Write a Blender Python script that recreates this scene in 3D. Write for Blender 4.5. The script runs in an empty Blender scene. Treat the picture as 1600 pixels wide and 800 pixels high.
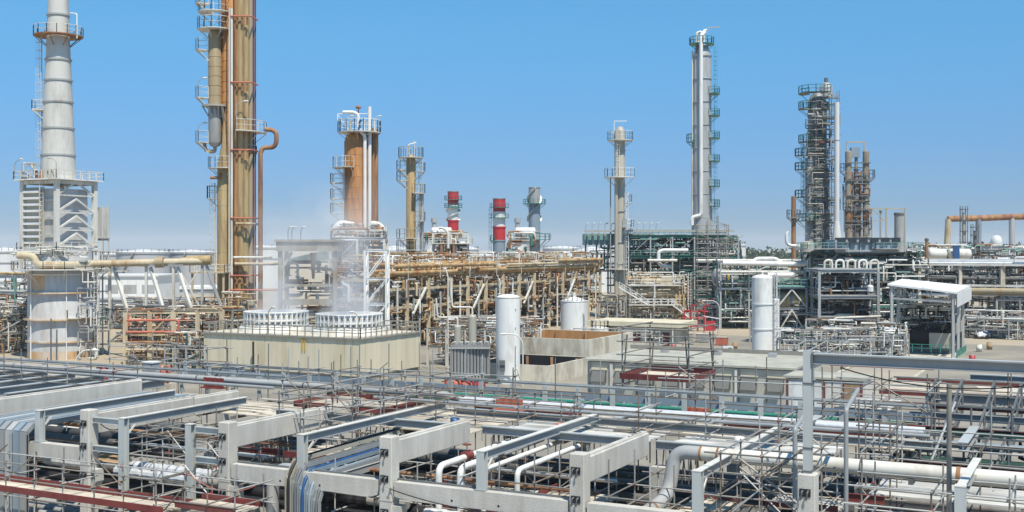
import bpy, math, random
from mathutils import Vector as V, Matrix
rnd = random.Random(11)
sc = bpy.context.scene
col = sc.collection
# ------------------------------------------------------------------ camera, sky, sun, exposure
F, CY, H = 1800.0, 388.0, 16.0          # focal length and horizon in photo pixels, eye height in metres
cam = bpy.data.cameras.new('camera'); co = bpy.data.objects.new('camera', cam); col.objects.link(co)
co.location = (0, 0, H); co.rotation_euler = (math.radians(90), 0, 0)
cam.sensor_width = 36; cam.lens = 36 * F / 1600; cam.shift_y = -12 / 1600
cam.clip_start = 0.5; cam.clip_end = 9000
sc.camera = co
SUN_EL, SUN_V = math.radians(61), V((0.40, -0.915, 0)).normalized()
world = bpy.data.worlds.new('World'); sc.world = world; world.use_nodes = True
wn = world.node_tree; bg = wn.nodes['Background']
sky = wn.nodes.new('ShaderNodeTexSky'); sky.sky_type = 'NISHITA'; sky.sun_disc = False
sky.sun_elevation = SUN_EL; sky.sun_rotation = math.atan2(SUN_V.x, SUN_V.y)
sky.altitude = 0; sky.air_density = 1.0; sky.dust_density = 0.35; sky.ozone_density = 2.2
tcw = wn.nodes.new('ShaderNodeTexCoord'); sxw = wn.nodes.new('ShaderNodeSeparateXYZ'); wn.links.new(tcw.outputs['Generated'], sxw.inputs[0])
rw = wn.nodes.new('ShaderNodeMapRange'); rw.interpolation_type = 'SMOOTHERSTEP'; rw.inputs[1].default_value = -0.02; rw.inputs[2].default_value = 0.30; wn.links.new(sxw.outputs[2], rw.inputs[0])
tint = wn.nodes.new('ShaderNodeMix'); tint.data_type = 'RGBA'; tint.inputs[6].default_value = (0.295, 0.455, 0.80, 1); tint.inputs[7].default_value = (0.43, 0.93, 1.10, 1); wn.links.new(rw.outputs[0], tint.inputs[0])
mulw = wn.nodes.new('ShaderNodeMix'); mulw.data_type = 'RGBA'; mulw.blend_type = 'MULTIPLY'; mulw.inputs[0].default_value = 1
wn.links.new(sky.outputs[0], mulw.inputs[6]); wn.links.new(tint.outputs[2], mulw.inputs[7])        # clear marine air: bluer towards the horizon
wn.links.new(mulw.outputs[2], bg.inputs[0]); bg.inputs[1].default_value = 0.118
sl = bpy.data.lights.new('sun', 'SUN'); sl.energy = 5.0; sl.angle = math.radians(0.5); sl.color = (1, 0.93, 0.80)
so = bpy.data.objects.new('sun', sl); col.objects.link(so)
sdir = V((SUN_V.x * math.cos(SUN_EL), SUN_V.y * math.cos(SUN_EL), math.sin(SUN_EL)))
so.rotation_euler = sdir.to_track_quat('Z', 'Y').to_euler(); so.location = (20, -40, 80)
sc.cycles.volume_bounces = 3
sc.view_settings.view_transform = 'Standard'; sc.view_settings.look = 'None'
sc.view_settings.exposure = 0.16; sc.view_settings.gamma = 1.0; sc.view_settings.use_curve_mapping = False

# ------------------------------------------------------------------ placing helpers
UP = V((0, 0, 1))
U = V((0.8894, -0.4572, 0)); W = V((0.4572, 0.8894, 0))       # the plant's own grid, seen at an angle
def at(px, py, Y): return V(((px - 800) / F * Y, Y, H - (py - CY) / F * Y))
def ax(px, Y): return (px - 800) / F * Y
def az(py, Y): return H - (py - CY) / F * Y
def R(s, t, z): return V((-3.6, 33.8, 0)) + U * s + W * t + UP * z     # rack coordinates
def rs(px, t):                                                  # the rack s under photo column px at depth t
    a = (px - 800) / F
    return (a * (33.8 + .8894 * t) + 3.6 - .4572 * t) / (.8894 + .4572 * a)
def pol(a, r): return V((math.cos(math.radians(a)) * r, math.sin(math.radians(a)) * r, 0))

# ------------------------------------------------------------------ materials
MATS = {}
def mat(name, c, rough=0.6, metal=0.0, var=0.14, scale=0.9, stain=None, amt=0.0, streak=0.25, bump=0.0, objvar=0.0, sscale=0.5, soft=0.12):
    m = bpy.data.materials.new(name); m.use_nodes = True; nt = m.node_tree; N = nt.nodes; L = nt.links
    b = N['Principled BSDF']; b.inputs['Roughness'].default_value = rough; b.inputs['Metallic'].default_value = metal
    g = N.new('ShaderNodeNewGeometry'); mp = N.new('ShaderNodeMapping'); mp.inputs['Scale'].default_value = (1, 1, streak)
    L.new(g.outputs['Position'], mp.inputs['Vector'])
    n1 = N.new('ShaderNodeTexNoise'); n1.inputs['Scale'].default_value = scale; n1.inputs['Detail'].default_value = 7; n1.inputs['Roughness'].default_value = 0.62
    L.new(mp.outputs[0], n1.inputs['Vector'])
    r1 = N.new('ShaderNodeMapRange'); r1.inputs[1].default_value = 0.3; r1.inputs[2].default_value = 0.7
    r1.inputs[3].default_value = 1 - var; r1.inputs[4].default_value = 1 + var; L.new(n1.outputs[0], r1.inputs[0])
    val = r1.outputs[0]
    if objvar:
        oi = N.new('ShaderNodeObjectInfo'); r2 = N.new('ShaderNodeMapRange'); r2.inputs[3].default_value = 1 - objvar; r2.inputs[4].default_value = 1 + objvar * .6
        L.new(oi.outputs['Random'], r2.inputs[0]); mu = N.new('ShaderNodeMath'); mu.operation = 'MULTIPLY'
        L.new(val, mu.inputs[0]); L.new(r2.outputs[0], mu.inputs[1]); val = mu.outputs[0]
    vm = N.new('ShaderNodeVectorMath'); vm.operation = 'SCALE'; vm.inputs[0].default_value = c; L.new(val, vm.inputs['Scale'])
    out = vm.outputs[0]
    if stain:
        n2 = N.new('ShaderNodeTexNoise'); n2.inputs['Scale'].default_value = sscale; n2.inputs['Detail'].default_value = 9; n2.inputs['Roughness'].default_value = 0.7
        L.new(mp.outputs[0], n2.inputs['Vector'])
        r3 = N.new('ShaderNodeMapRange'); r3.inputs[1].default_value = 0.62 - amt * .34 - soft / 2; r3.inputs[2].default_value = 0.62 - amt * .34 + soft
        L.new(n2.outputs[0], r3.inputs[0])
        mx = N.new('ShaderNodeMix'); mx.data_type = 'RGBA'; L.new(r3.outputs[0], mx.inputs[0]); L.new(out, mx.inputs[6]); mx.inputs[7].default_value = (*stain, 1)
        out = mx.outputs[2]
    L.new(out, b.inputs['Base Color'])
    if bump:
        bp = N.new('ShaderNodeBump'); bp.inputs['Strength'].default_value = bump; bp.inputs['Distance'].default_value = 0.05
        n3 = N.new('ShaderNodeTexNoise'); n3.inputs['Scale'].default_value = scale * 9; n3.inputs['Detail'].default_value = 4; L.new(g.outputs['Position'], n3.inputs['Vector'])
        L.new(n3.outputs[0], bp.inputs['Height']); L.new(bp.outputs[0], b.inputs['Normal'])
    MATS[name] = m; return m
RUST = (0.20, 0.085, 0.035)
mat('precast', (.57, .55, .505), .82, var=.10, scale=2.2, stain=(.37, .345, .30), amt=.36, bump=.2, streak=.22, sscale=1.6, soft=.3)
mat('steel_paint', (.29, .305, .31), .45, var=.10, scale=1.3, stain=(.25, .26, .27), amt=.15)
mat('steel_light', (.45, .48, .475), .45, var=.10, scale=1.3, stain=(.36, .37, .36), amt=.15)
mat('galv', (.29, .275, .25), .5, .15, var=.25, scale=3, objvar=.45, stain=(.22, .19, .16), amt=.25)
mat('galvlight', (.43, .43, .41), .45, .15, var=.2, scale=3, objvar=.3)
mat('galvbrown', (.21, .165, .125), .6, .0, var=.3, scale=3, objvar=.4)
mat('gantry', (.31, .285, .225), .6, var=.15, scale=.8, stain=(.2, .13, .08), amt=.25)
mat('towergrey', (.25, .27, .275), .55, .1, var=.2, scale=1, stain=(.1, .1, .1), amt=.3, streak=.1)
mat('alu', (.60, .61, .61), .38, .45, var=.10, scale=2, stain=(.42, .42, .41), amt=.2)
mat('white', (.74, .74, .72), .5, var=.06, scale=.7, stain=(.52, .50, .46), amt=.14)
mat('offwhite', (.64, .63, .58), .55, var=.08, scale=.8, stain=(.44, .38, .30), amt=.2)
mat('furnace', (.52, .53, .54), .6, var=.08, scale=.5, stain=(.40, .37, .33), amt=.22)
mat('stackgrey', (.58, .57, .53), .65, var=.08, scale=.5, stain=(.40, .39, .36), amt=.3)
mat('rustband', (.52, .34, .18), .7, var=.25, scale=1.2, stain=(.55, .5, .44), amt=.3)
mat('khaki', (.45, .35, .18), .55, var=.2, scale=1.4, sscale=1.2, stain=(.22, .10, .035), amt=.30, streak=.12, soft=.3)
mat('khakigrey', (.36, .31, .21), .55, var=.12, scale=.5, stain=(.34, .22, .10), amt=.25, streak=.08)
mat('orange', (.54, .26, .08), .6, var=.25, scale=1.5, sscale=1.3, stain=(.17, .055, .02), amt=.38, streak=.10, soft=.25)
mat('orangepale', (.50, .29, .12), .6, var=.25, scale=1.5, sscale=1.3, stain=(.20, .075, .025), amt=.45, streak=.05, soft=.2)
mat('beige', (.50, .43, .30), .7, var=.12, scale=.8, stain=(.33, .21, .10), amt=.25)
mat('beigepipe', (.50, .37, .19), .55, var=.2, scale=.8, stain=(.33, .14, .045), amt=.34, streak=1)
mat('rust', (.24, .11, .05), .8, var=.3, scale=1.5, stain=(.34, .2, .1), amt=.3)
mat('rustlight', (.36, .2, .1), .8, var=.3, scale=1.5, stain=(.2, .09, .05), amt=.4)
mat('redprimer', (.20, .04, .035), .65, var=.2, scale=2, objvar=.25, stain=(.16, .06, .05), amt=.25)
mat('red', (.34, .03, .03), .5, var=.1, scale=1)
mat('stackred', (.46, .03, .035), .5, var=.08, scale=.4)
mat('salmon', (.48, .14, .09), .6, var=.2, scale=1.5)
mat('green', (.03, .21, .165), .5, var=.2, scale=1.2)
mat('greendark', (.025, .075, .06), .5, var=.2, scale=1.2)
mat('greenlight', (.17, .32, .29), .5, var=.15, scale=1.2)
mat('grey', (.36, .37, .37), .55, var=.12, scale=.8, stain=(.28, .24, .2), amt=.2)
mat('greyvessel', (.42, .43, .43), .45, .2, var=.10, scale=.4, stain=(.33, .32, .3), amt=.25, streak=.1)
mat('greydark', (.12, .13, .135), .55, var=.2, scale=.8)
mat('bluegrey', (.22, .28, .33), .5, var=.15, scale=.8)
mat('blue', (.02, .075, .20), .45, var=.15, scale=2)
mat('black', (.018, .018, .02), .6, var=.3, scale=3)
mat('darkpipe', (.055, .056, .058), .5, var=.3, scale=2, objvar=.4)
mat('lagging', (.11, .11, .105), .6, var=.3, scale=2, objvar=.3)
mat('plank', (.58, .52, .42), .8, var=.2, scale=4, objvar=.28, streak=1, stain=(.36, .31, .25), amt=.25)
mat('plankgrey', (.60, .59, .55), .8, var=.15, scale=4, objvar=.2, streak=1, stain=(.38, .36, .33), amt=.25)
mat('timber', (.40, .27, .15), .8, var=.2, scale=4, objvar=.3, streak=1)
mat('cladding', (.65, .585, .435), .65, var=.05, scale=.8, objvar=.05, stain=(.50, .42, .26), amt=.15, streak=.08)
mat('capgrey', (.24, .23, .20), .7, var=.15, scale=1)
mat('concrete', (.60, .56, .46), .85, var=.10, scale=.6, stain=(.36, .31, .24), amt=.3, bump=.15, streak=.35)
mat('rustinner', (.42, .22, .09), .8, var=.2, scale=1)
mat('roofgrey', (.42, .41, .34), .85, var=.08, scale=.3, stain=(.32, .31, .28), amt=.3, streak=1)
mat('wallgrey', (.47, .46, .40), .8, var=.07, scale=.5, stain=(.36, .35, .31), amt=.2)
mat('sand', (.40, .33, .23), .95, var=.16, scale=.05, stain=(.36, .31, .24), amt=.4, streak=1, sscale=.02, bump=.2, soft=.3)
mat('paving', (.30, .27, .215), .9, var=.10, scale=.12, stain=(.19, .175, .15), amt=.42, streak=1, sscale=.09, soft=.2)
mat('road', (.38, .33, .25), .9, var=.10, scale=.1, stain=(.30, .28, .25), amt=.3, streak=1, sscale=.06, soft=.3)
mat('tank', (.38, .39, .41), .6, var=.05, scale=.2, stain=(.42, .43, .44), amt=.2, streak=.1)
mat('tankwhite', (.62, .63, .63), .6, var=.05, scale=.2, stain=(.58, .58, .57), amt=.2, streak=.1)
mat('awning', (.15, .15, .14), .7, var=.1)
mat('leaf', (.035, .06, .03), .9, var=.4, scale=.08, streak=1)
mat('glass', (.03, .04, .05), .12, var=.1)
mat('yellow', (.50, .34, .05), .5, var=.1)
mat('tan', (.40, .38, .32), .5, var=.08, scale=1, stain=(.33, .3, .24), amt=.2)
mat('insul', (.66, .67, .68), .42, .25, var=.15, scale=6, streak=1)

# ------------------------------------------------------------------ mesh builder
def frame_of(d, up=UP):
    d = d.normalized()
    if abs(d.dot(up)) > .98: up = V((0, 1, 0)) if abs(d.y) < .9 else V((1, 0, 0))
    x = up.cross(d).normalized(); y = d.cross(x).normalized()
    return x, y, d
def fillet(pts, r, k=4):
    pts = [V(p) for p in pts]; out = [pts[0]]
    for a, b, c in zip(pts, pts[1:], pts[2:]):
        d1, d2 = (a - b), (c - b); l = min(r, d1.length * .48, d2.length * .48)
        p, q = b + d1.normalized() * l, b + d2.normalized() * l
        for i in range(k + 1):
            w = i / k; out.append((p * (1 - w) + b * w) * (1 - w) + (b * (1 - w) + q * w) * w)
    out.append(pts[-1]); return out
class MB:
    def __init__(s): s.v = []; s.f = []; s.sm = []
    def add(s, vs, fs, smooth=False):
        o = len(s.v); s.v += [V(p) for p in vs]; s.f += [tuple(i + o for i in f) for f in fs]; s.sm += [smooth] * len(fs); return s
    def box(s, c, sx, sy, sz, x=V((1, 0, 0)), y=V((0, 1, 0)), z=UP):
        c = V(c); vs = [c + x * (sx * i / 2) + y * (sy * j / 2) + z * (sz * k / 2) for i in (-1, 1) for j in (-1, 1) for k in (-1, 1)]
        return s.add(vs, [(0, 1, 3, 2), (4, 6, 7, 5), (0, 4, 5, 1), (2, 3, 7, 6), (0, 2, 6, 4), (1, 5, 7, 3)])
    def beam(s, a, b, w, h, up=UP):
        a, b = V(a), V(b); x, y, d = frame_of(b - a, up)
        return s.box((a + b) / 2, w, h, (b - a).length, x, y, d)
    def ibeam(s, a, b, w, h, up=UP):
        a, b = V(a), V(b); x, y, d = frame_of(b - a, up); l = (b - a).length; m = (a + b) / 2; t = min(w, h) * .1
        s.box(m + y * (h / 2 - t / 2), w, t, l, x, y, d); s.box(m - y * (h / 2 - t / 2), w, t, l, x, y, d)
        return s.box(m, t, h - 2 * t - .002, l, x, y, d)
    def cbeam(s, a, b, w, h, c=.022, up=UP):                   # a bar with chamfered arrises
        a, b = V(a), V(b); x, y, d = frame_of(b - a, up); W2, H2 = w / 2, h / 2
        o = [(W2 - c, H2), (W2, H2 - c), (W2, c - H2), (W2 - c, -H2), (c - W2, -H2), (-W2, c - H2), (-W2, H2 - c), (c - W2, H2)]
        f = lambda p, k: [p + x * (i - math.copysign(k, i)) + y * (j - math.copysign(k, j)) for i, j in o]
        vs = f(a, c) + f(a + d * c, 0) + f(b - d * c, 0) + f(b, c)
        return s.add(vs, [(8 * r + k, 8 * r + (k + 1) % 8, 8 * r + 8 + (k + 1) % 8, 8 * r + 8 + k) for r in range(3) for k in range(8)] + [tuple(range(8))[::-1], tuple(range(24, 32))])
    def tube(s, pts, r, n=8, caps=True):
        pts = [V(p) for p in pts]; rr = r if isinstance(r, (list, tuple)) else [r] * len(pts)
        vs = []; x = None
        for i, p in enumerate(pts):
            d = (pts[min(i + 1, len(pts) - 1)] - pts[max(i - 1, 0)]).normalized()
            if x is None: x, y, _ = frame_of(d)
            x = (x - d * x.dot(d)).normalized(); y = d.cross(x)
            vs += [p + (x * math.cos(2 * math.pi * k / n) + y * math.sin(2 * math.pi * k / n)) * rr[i] for k in range(n)]
        fs = [(i * n + k, i * n + (k + 1) % n, (i + 1) * n + (k + 1) % n, (i + 1) * n + k) for i in range(len(pts) - 1) for k in range(n)]
        s.add(vs, fs, True)
        if caps: s.add(vs[:n], [tuple(range(n))[::-1]]); s.add(vs[-n:], [tuple(range(n))])
        return s
    def lathe(s, c, prof, n=24, a0=0, a1=360, smooth=True, caps=False):
        c = V(c); full = abs(a1 - a0) >= 360; m = n if full else n + 1
        vs = [c + pol(a0 + (a1 - a0) * k / n, r) + UP * z for r, z in prof for k in range(m)]
        fs = [(i * m + k, i * m + (k + 1) % m, (i + 1) * m + (k + 1) % m, (i + 1) * m + k) for i in range(len(prof) - 1) for k in range(n if not full else m)]
        s.add(vs, fs, smooth)
        if caps and full: s.add(vs[:m], [tuple(range(m))[::-1]]); s.add(vs[-m:], [tuple(range(m))])
        return s
    def cyl(s, c, r, z0, z1, n=20, r2=None, dome=0):
        r2 = r if r2 is None else r2
        s.lathe(c, [(r, z0), (r2, z1)], n)
        if dome: s.lathe(c, [(r2, z1)] + [(r2 * math.cos(q), z1 + dome * math.sin(q)) for q in (.35, .7, 1.05, 1.35, 1.56)], n)
        else: s.add([V(c) + pol(360 * k / n, r2) + UP * z1 for k in range(n)], [tuple(range(n))])
        return s
    def hcyl(s, a, b, r, n=16):                                # horizontal drum with dished ends
        a, b = V(a), V(b); d = (b - a).normalized()
        return s.tube([a - d * r * .35, a - d * r * .27, a - d * r * .12, a, b, b + d * r * .12, b + d * r * .27, b + d * r * .35], [r * .2, r * .6, r * .88, r, r, r * .88, r * .6, r * .2], n)
    def sector(s, c, z, ri, ro, a0, a1, th=.14, n=None):       # a flat curved slab
        n = n or max(4, int(abs(a1 - a0) / 15)); c = V(c); vs = []
        for k in range(n + 1):
            a = a0 + (a1 - a0) * k / n
            vs += [c + pol(a, ri) + UP * z, c + pol(a, ro) + UP * z, c + pol(a, ro) + UP * (z - th), c + pol(a, ri) + UP * (z - th)]
        fs = [(4 * k + j, 4 * k + 4 + j, 4 * k + 4 + (j + 1) % 4, 4 * k + (j + 1) % 4) for k in range(n) for j in range(4)]
        return s.add(vs, fs + [(0, 1, 2, 3), (4 * n + 3, 4 * n + 2, 4 * n + 1, 4 * n)])

OFF = {}
def _tag(o, label, cat, group, kind):
    if label: o['label'] = label
    if cat: o['category'] = cat
    if group: o['group'] = group
    if kind: o['kind'] = kind
def thing(name, label, cat, loc, group=None):
    o = bpy.data.objects.new(name, None); col.objects.link(o); o.empty_display_size = .3
    o.location = V(loc); OFF[o.name] = V(loc); _tag(o, label, cat, group, 'thing'); return o
def mesh_of(name, mb, m, off):
    me = bpy.data.meshes.new(name); me.from_pydata([tuple(p - off) for p in mb.v], [], mb.f)
    me.polygons.foreach_set('use_smooth', mb.sm); me.materials.append(MATS[m]); me.update(); return me
def part(name, mb, m, parent, label=None, kind=None):
    off = OFF[parent.name]; o = bpy.data.objects.new(name, mesh_of(name, mb, m, off)); col.objects.link(o)
    o.parent = parent; OFF[o.name] = off; _tag(o, label, None, None, kind); return o
def single(name, mb, m, label=None, cat=None, loc=(0, 0, 0), group=None, kind=None):
    loc = V(loc); o = bpy.data.objects.new(name, mesh_of(name, mb, m, loc)); col.objects.link(o); o.location = loc
    OFF[o.name] = loc; _tag(o, label, cat, group, kind); return o
UNIT = {}
def unit_mesh(kind, m):
    if (kind, m) not in UNIT:
        b = MB()
        if kind == 'rod': b.tube([(0, 0, 0), (0, 0, 1)], 1, 7)
        elif kind == 'bar': b.box((0, 0, .5), 1, 1, 1)
        else:
            b.box((0, .46, .5), 1, .08, 1); b.box((0, -.46, .5), 1, .08, 1); b.box((0, 0, .5), .09, .838, 1)
        UNIT[kind, m] = mesh_of(kind, b, m, V((0, 0, 0)))
    return UNIT[kind, m]
def member(kind, name, a, b, w, h, m, parent, up=UP, label=None):   # a straight bar, rod or I-section that shares its mesh
    a, b = V(a), V(b); x, y, d = frame_of(b - a, up)
    o = bpy.data.objects.new(name, unit_mesh(kind, m)); col.objects.link(o); o.parent = parent
    M = Matrix((x * w, y * h, d * (b - a).length)).transposed().to_4x4(); M.translation = a - OFF[parent.name]
    o.matrix_local = M; OFF[o.name] = OFF[parent.name]
    if label: o['label'] = label
    return o
def rod(name, a, b, r, m, parent): return member('rod', name, a, b, r, r, m, parent)
def bar(name, a, b, w, h, m, parent, up=UP): return member('bar', name, a, b, w, h, m, parent, up)
def ibar(name, a, b, w, h, m, parent, up=UP): return member('ibeam', name, a, b, w, h, m, parent, up)

# ------------------------------------------------------------------ plant vocabulary
def railing_mb(pts, h=1.1, r=.035, gap=1.4, mb=None, closed=False):
    mb = mb or MB(); pts = [V(p) for p in pts]; pts = pts + [pts[0]] if closed else pts
    for a, b in zip(pts, pts[1:]):
        l = (b - a).length; n = max(1, round(l / gap))
        for i in range(n + 1): p = a + (b - a) * (i / n); mb.beam(p, p + UP * h, r * 2, r * 2)
        mb.beam(a + UP * h, b + UP * h, r * 2, r * 2); mb.beam(a + UP * h * .5, b + UP * h * .5, r * 1.4, r * 1.4)
    return mb
def platform(root, c, z, ri, ro, a0, a1, mf, mr, h=1.15, r=.04, brackets=True):
    c = V((c[0], c[1], 0)); mb = MB().sector(c, z, ri, ro, a0, a1)
    if brackets:
        n = max(2, int(abs(a1 - a0) / 45))
        for k in range(n + 1):
            a = a0 + (a1 - a0) * k / n; mb.beam(c + pol(a, ro - .1) + UP * (z - .14), c + pol(a, ri) + UP * (z - .14 - (ro - ri) * .8), .1, .1)
    p = part('platform', mb, mf, root)
    n = max(3, int(abs(a1 - a0) / 24)); arc = [c + pol(a0 + (a1 - a0) * k / n, ro - .04) + UP * z for k in range(n + 1)]
    if abs(a1 - a0) < 350: arc = [c + pol(a0, ri + .1) + UP * z] + arc + [c + pol(a1, ri + .1) + UP * z]
    part('railing', railing_mb(arc, h, r), mr, p); return p
def slab(root, c, lx, ly, z, mf, mr, h=1.1, th=.18, x=U, y=W, sides='nsew', r=.045):
    c = V((c[0], c[1], 0)); p = part('platform', MB().box(c + UP * (z - th / 2), lx, ly, th, x, y), mf, root)
    q = [c + x * (lx / 2 * i) + y * (ly / 2 * j) + UP * z for i, j in ((-1, -1), (1, -1), (1, 1), (-1, 1))]; mb = MB()
    for k, d in enumerate('senw'):
        if d in sides: railing_mb([q[k], q[(k + 1) % 4]], h, r, mb=mb)
    if mb.v: part('railing', mb, mr, p, kind='stuff' if sides == 'ew' else None)
    return p
def ladder(root, p, z0, z1, a, m, cage=True, w=.5, r=.04):
    p = V((p[0], p[1], 0)); o = pol(a, 1); t = pol(a + 90, 1); mb = MB()
    for sgn in (-1, 1): mb.beam(p + t * (sgn * w / 2) + UP * z0, p + t * (sgn * w / 2) + UP * z1, r * 2, r * 2)
    n = int((z1 - z0) / .6)
    for i in range(1, n): mb.beam(p + t * (-w / 2) + UP * (z0 + i * .6), p + t * (w / 2) + UP * (z0 + i * .6), r * 1.3, r * 1.3)
    if cage:
        for i in range(2, n, 2):
            c = [p + t * (-w / 2), p + t * (-w * .8) + o * .4, p + o * .8, p + t * (w * .8) + o * .4, p + t * (w / 2)]
            for q, s in zip(c, c[1:]): mb.beam(q + UP * (z0 + i * .6), s + UP * (z0 + i * .6), r, r * 1.6)
        for q in (t * (-w * .8) + o * .4, o * .8, t * (w * .8) + o * .4): mb.beam(p + q + UP * (z0 + 1.4), p + q + UP * z1, r, r)
    return part('ladder', mb, m, root)
def pipe(root, pts, r, m, bend=None, name='pipe', n=10):
    return part(name, MB().tube(fillet(pts, bend if bend is not None else r * 3), r, n), m, root)
def lamp_post(root, p, h, d, m='grey', reach=1.2):
    p = V(p); mb = MB().tube(fillet([p, p + UP * h, p + UP * (h + .5) + d * reach], .5), .06, 6)
    l = part('lamp_arm', mb, m, root); e = p + UP * (h + .5) + d * reach
    part('lamp_head', MB().tube([e - d * .1, e + d * .25, e + d * .75], [.06, .16, .1], 8), 'offwhite', l)
def stair(root, a, b, w, m, side):
    a, b, side = V(a), V(b), V(side).normalized(); mb = MB()
    for k in (0, 1):
        o = side * (w * k); mb.beam(a + o, b + o, .09, .28)
        mb.beam(a + o + UP * 1.05, b + o + UP * 1.05, .07, .07); mb.beam(a + o + UP * .55, b + o + UP * .55, .05, .05)
        for i in range(6): p = a + (b - a) * (i / 5) + o; mb.beam(p, p + UP * 1.05, .06, .06)
    n = max(4, int(abs(b.z - a.z) / .3))
    for i in range(n): p = a + (b - a) * ((i + .5) / n); mb.box(p + side * (w / 2), .26, w, .04, (b - a - UP * (b - a).z).normalized(), side)
    return part('stair', mb, m, root)
def clutter(root, o, lx, lw, z0, z1, n, mats, r=(.05, .14), seed=1, x=U, y=W, name='small_piping'):
    """pipework too small to pick apart: short runs with elbows and risers, one mesh per colour"""
    q = random.Random(seed); o = V(o)
    for m in mats:
        mb = MB()
        for _ in range(max(1, n // len(mats))):
            p = o + x * q.uniform(0, lx) + y * q.uniform(0, lw) + UP * q.uniform(z0, z1); pts = [p]
            for _k in range(q.randint(1, 4)):
                k = q.random(); d = x * q.choice((-1, 1)) * q.uniform(.8, 5) if k < .45 else (y * q.choice((-1, 1)) * q.uniform(.6, 3) if k < .65 else UP * q.choice((-1, 1)) * q.uniform(.6, 3))
                t = pts[-1] + d; g = t - o
                t = o + x * min(max(g.dot(x), 0), lx) + y * min(max(g.dot(y), 0), lw) + UP * min(max(g.z, z0), z1)
                if (t - pts[-1]).length > .3: pts.append(t)
            if len(pts) > 1:
                rr = q.uniform(*r); mb.tube(fillet(pts, rr * 2.5, 2), rr, 6, False)
                if q.random() < .5: mb.lathe(pts[0] - UP * .15, [(.02, 0), (rr * 2.2, .02), (rr * 2.2, .12), (.02, .14)], 6, smooth=False)
        if mb.v: part(name, mb, m, root, kind='stuff')
def steel_frame(root, o, nu, du, nw, dw, levels, mc, mb_, cw=.35, bh=.4, brace=.3, seed=1, x=U, y=W, mbr=None, pedestal=0):
    q = random.Random(seed); o = V(o); top = levels[-1]
    P = lambda i, j, z: o + x * (i * du) + y * (j * dw) + UP * z
    for i in range(nu + 1):
        for j in range(nw + 1): ibar('column', P(i, j, pedestal), P(i, j, top), cw, cw, mc, root, up=y)
    for z in levels:
        for j in range(nw + 1):
            for i in range(nu): ibar('beam', P(i, j, z) + x * cw * .5, P(i + 1, j, z) - x * cw * .5, bh * .6, bh, mb_, root)
        for i in range(nu + 1):
            for j in range(nw): ibar('cross_beam', P(i, j, z - .02) + y * cw * .5, P(i, j + 1, z - .02) - y * cw * .5, bh * .5, bh * .9, mb_, root)
    zz = [pedestal] + list(levels)
    for a, b in zip(zz, zz[1:]):
        for j in (0, nw):
            for i in range(nu):
                if q.random() < brace: bar('brace', P(i, j, a) - y * .02, P(i + 1, j, b) - y * .02, .16, .16, mbr or mb_, root)
        for i in (0, nu):
            for j in range(nw):
                if q.random() < brace: bar('brace', P(i, j, a), P(i, j + 1, b), .16, .16, mbr or mb_, root)
    return P
# ------------------------------------------------------------------ the ground, far land, wood
g = MB(); n = 24
g.add([V((-4500 + 9000 * i / n, -60 + 8000 * j / n, 0)) for j in range(n + 1) for i in range(n + 1)], [(j * (n + 1) + i, j * (n + 1) + i + 1, (j + 1) * (n + 1) + i + 1, (j + 1) * (n + 1) + i) for j in range(n) for i in range(n)])
single('ground', g, 'sand', kind='structure')
def flat(name, pts, z, m):
    b = MB(); b.add([V((p[0], p[1], z)) for p in pts], [tuple(range(len(pts)))]); return single(name, b, m, kind='structure')
def quad(o, l, w): o = V(o); return [o, o + U * l, o + U * l + W * w, o + W * w]
flat('yard_paving', quad(R(-90, -12, 0), 150, 190), .004, 'paving')
flat('service_road', quad(V((27, 118, 0)), 9, 170), .008, 'road')
flat('yard_road', quad(V((62, 108, 0)), 60, 70), .008, 'road')
for k in range(5):
    q = quad(V((66 + k * 4.4, 112, 0)), 1.0, 44); flat('shadow_stripe', q, .012, 'greydark' if k % 2 else 'roofgrey')  # stripes painted on the road to imitate diagonal shadows
hl = MB(); hr = random.Random(3); N_ = 60
hl.add([V((-300 + 2200 * i / N_, 1500 + 260 * j, (0, 10 + 5 * math.sin(i * .5) + 4 * math.sin(i * 1.3), 0)[j])) for j in range(3) for i in range(N_ + 1)], [(j * (N_ + 1) + i, j * (N_ + 1) + i + 1, (j + 1) * (N_ + 1) + i + 1, (j + 1) * (N_ + 1) + i) for j in range(2) for i in range(N_)], True)
single('hills', hl, 'leaf', kind='structure')
wd = MB()
for i in range(520):
    X_ = 190 + hr.random() * 760; Y_ = 900 + hr.random() * 240; h = hr.uniform(14, 23); r = hr.uniform(4, 8)
    if X_ < 300: h *= .8
    wd.tube([(X_, Y_, 0), (X_, Y_, h * .6)], .3, 4, False)
    for _ in range(26):
        a = hr.random() * 6.28; e = hr.uniform(-1, 1); rr = r * hr.random() ** .4
        c = V((X_ + math.cos(a) * rr * math.sqrt(1 - e * e), Y_ + math.sin(a) * rr * math.sqrt(1 - e * e), h * .5 + e * h * .46)); s = hr.uniform(.8, 1.7)
        d1 = V((hr.uniform(-1, 1), hr.uniform(-1, 1), hr.uniform(-1, 1))).normalized(); x, y, _d = frame_of(d1)
        wd.add([c + x * s, c + y * s, c - x * s, c - y * s], [(0, 1, 2, 3)])
single('distant_wood', wd, 'leaf', 'far-off wood of dark trees along the horizon on the right', 'wood', kind='stuff')

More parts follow.
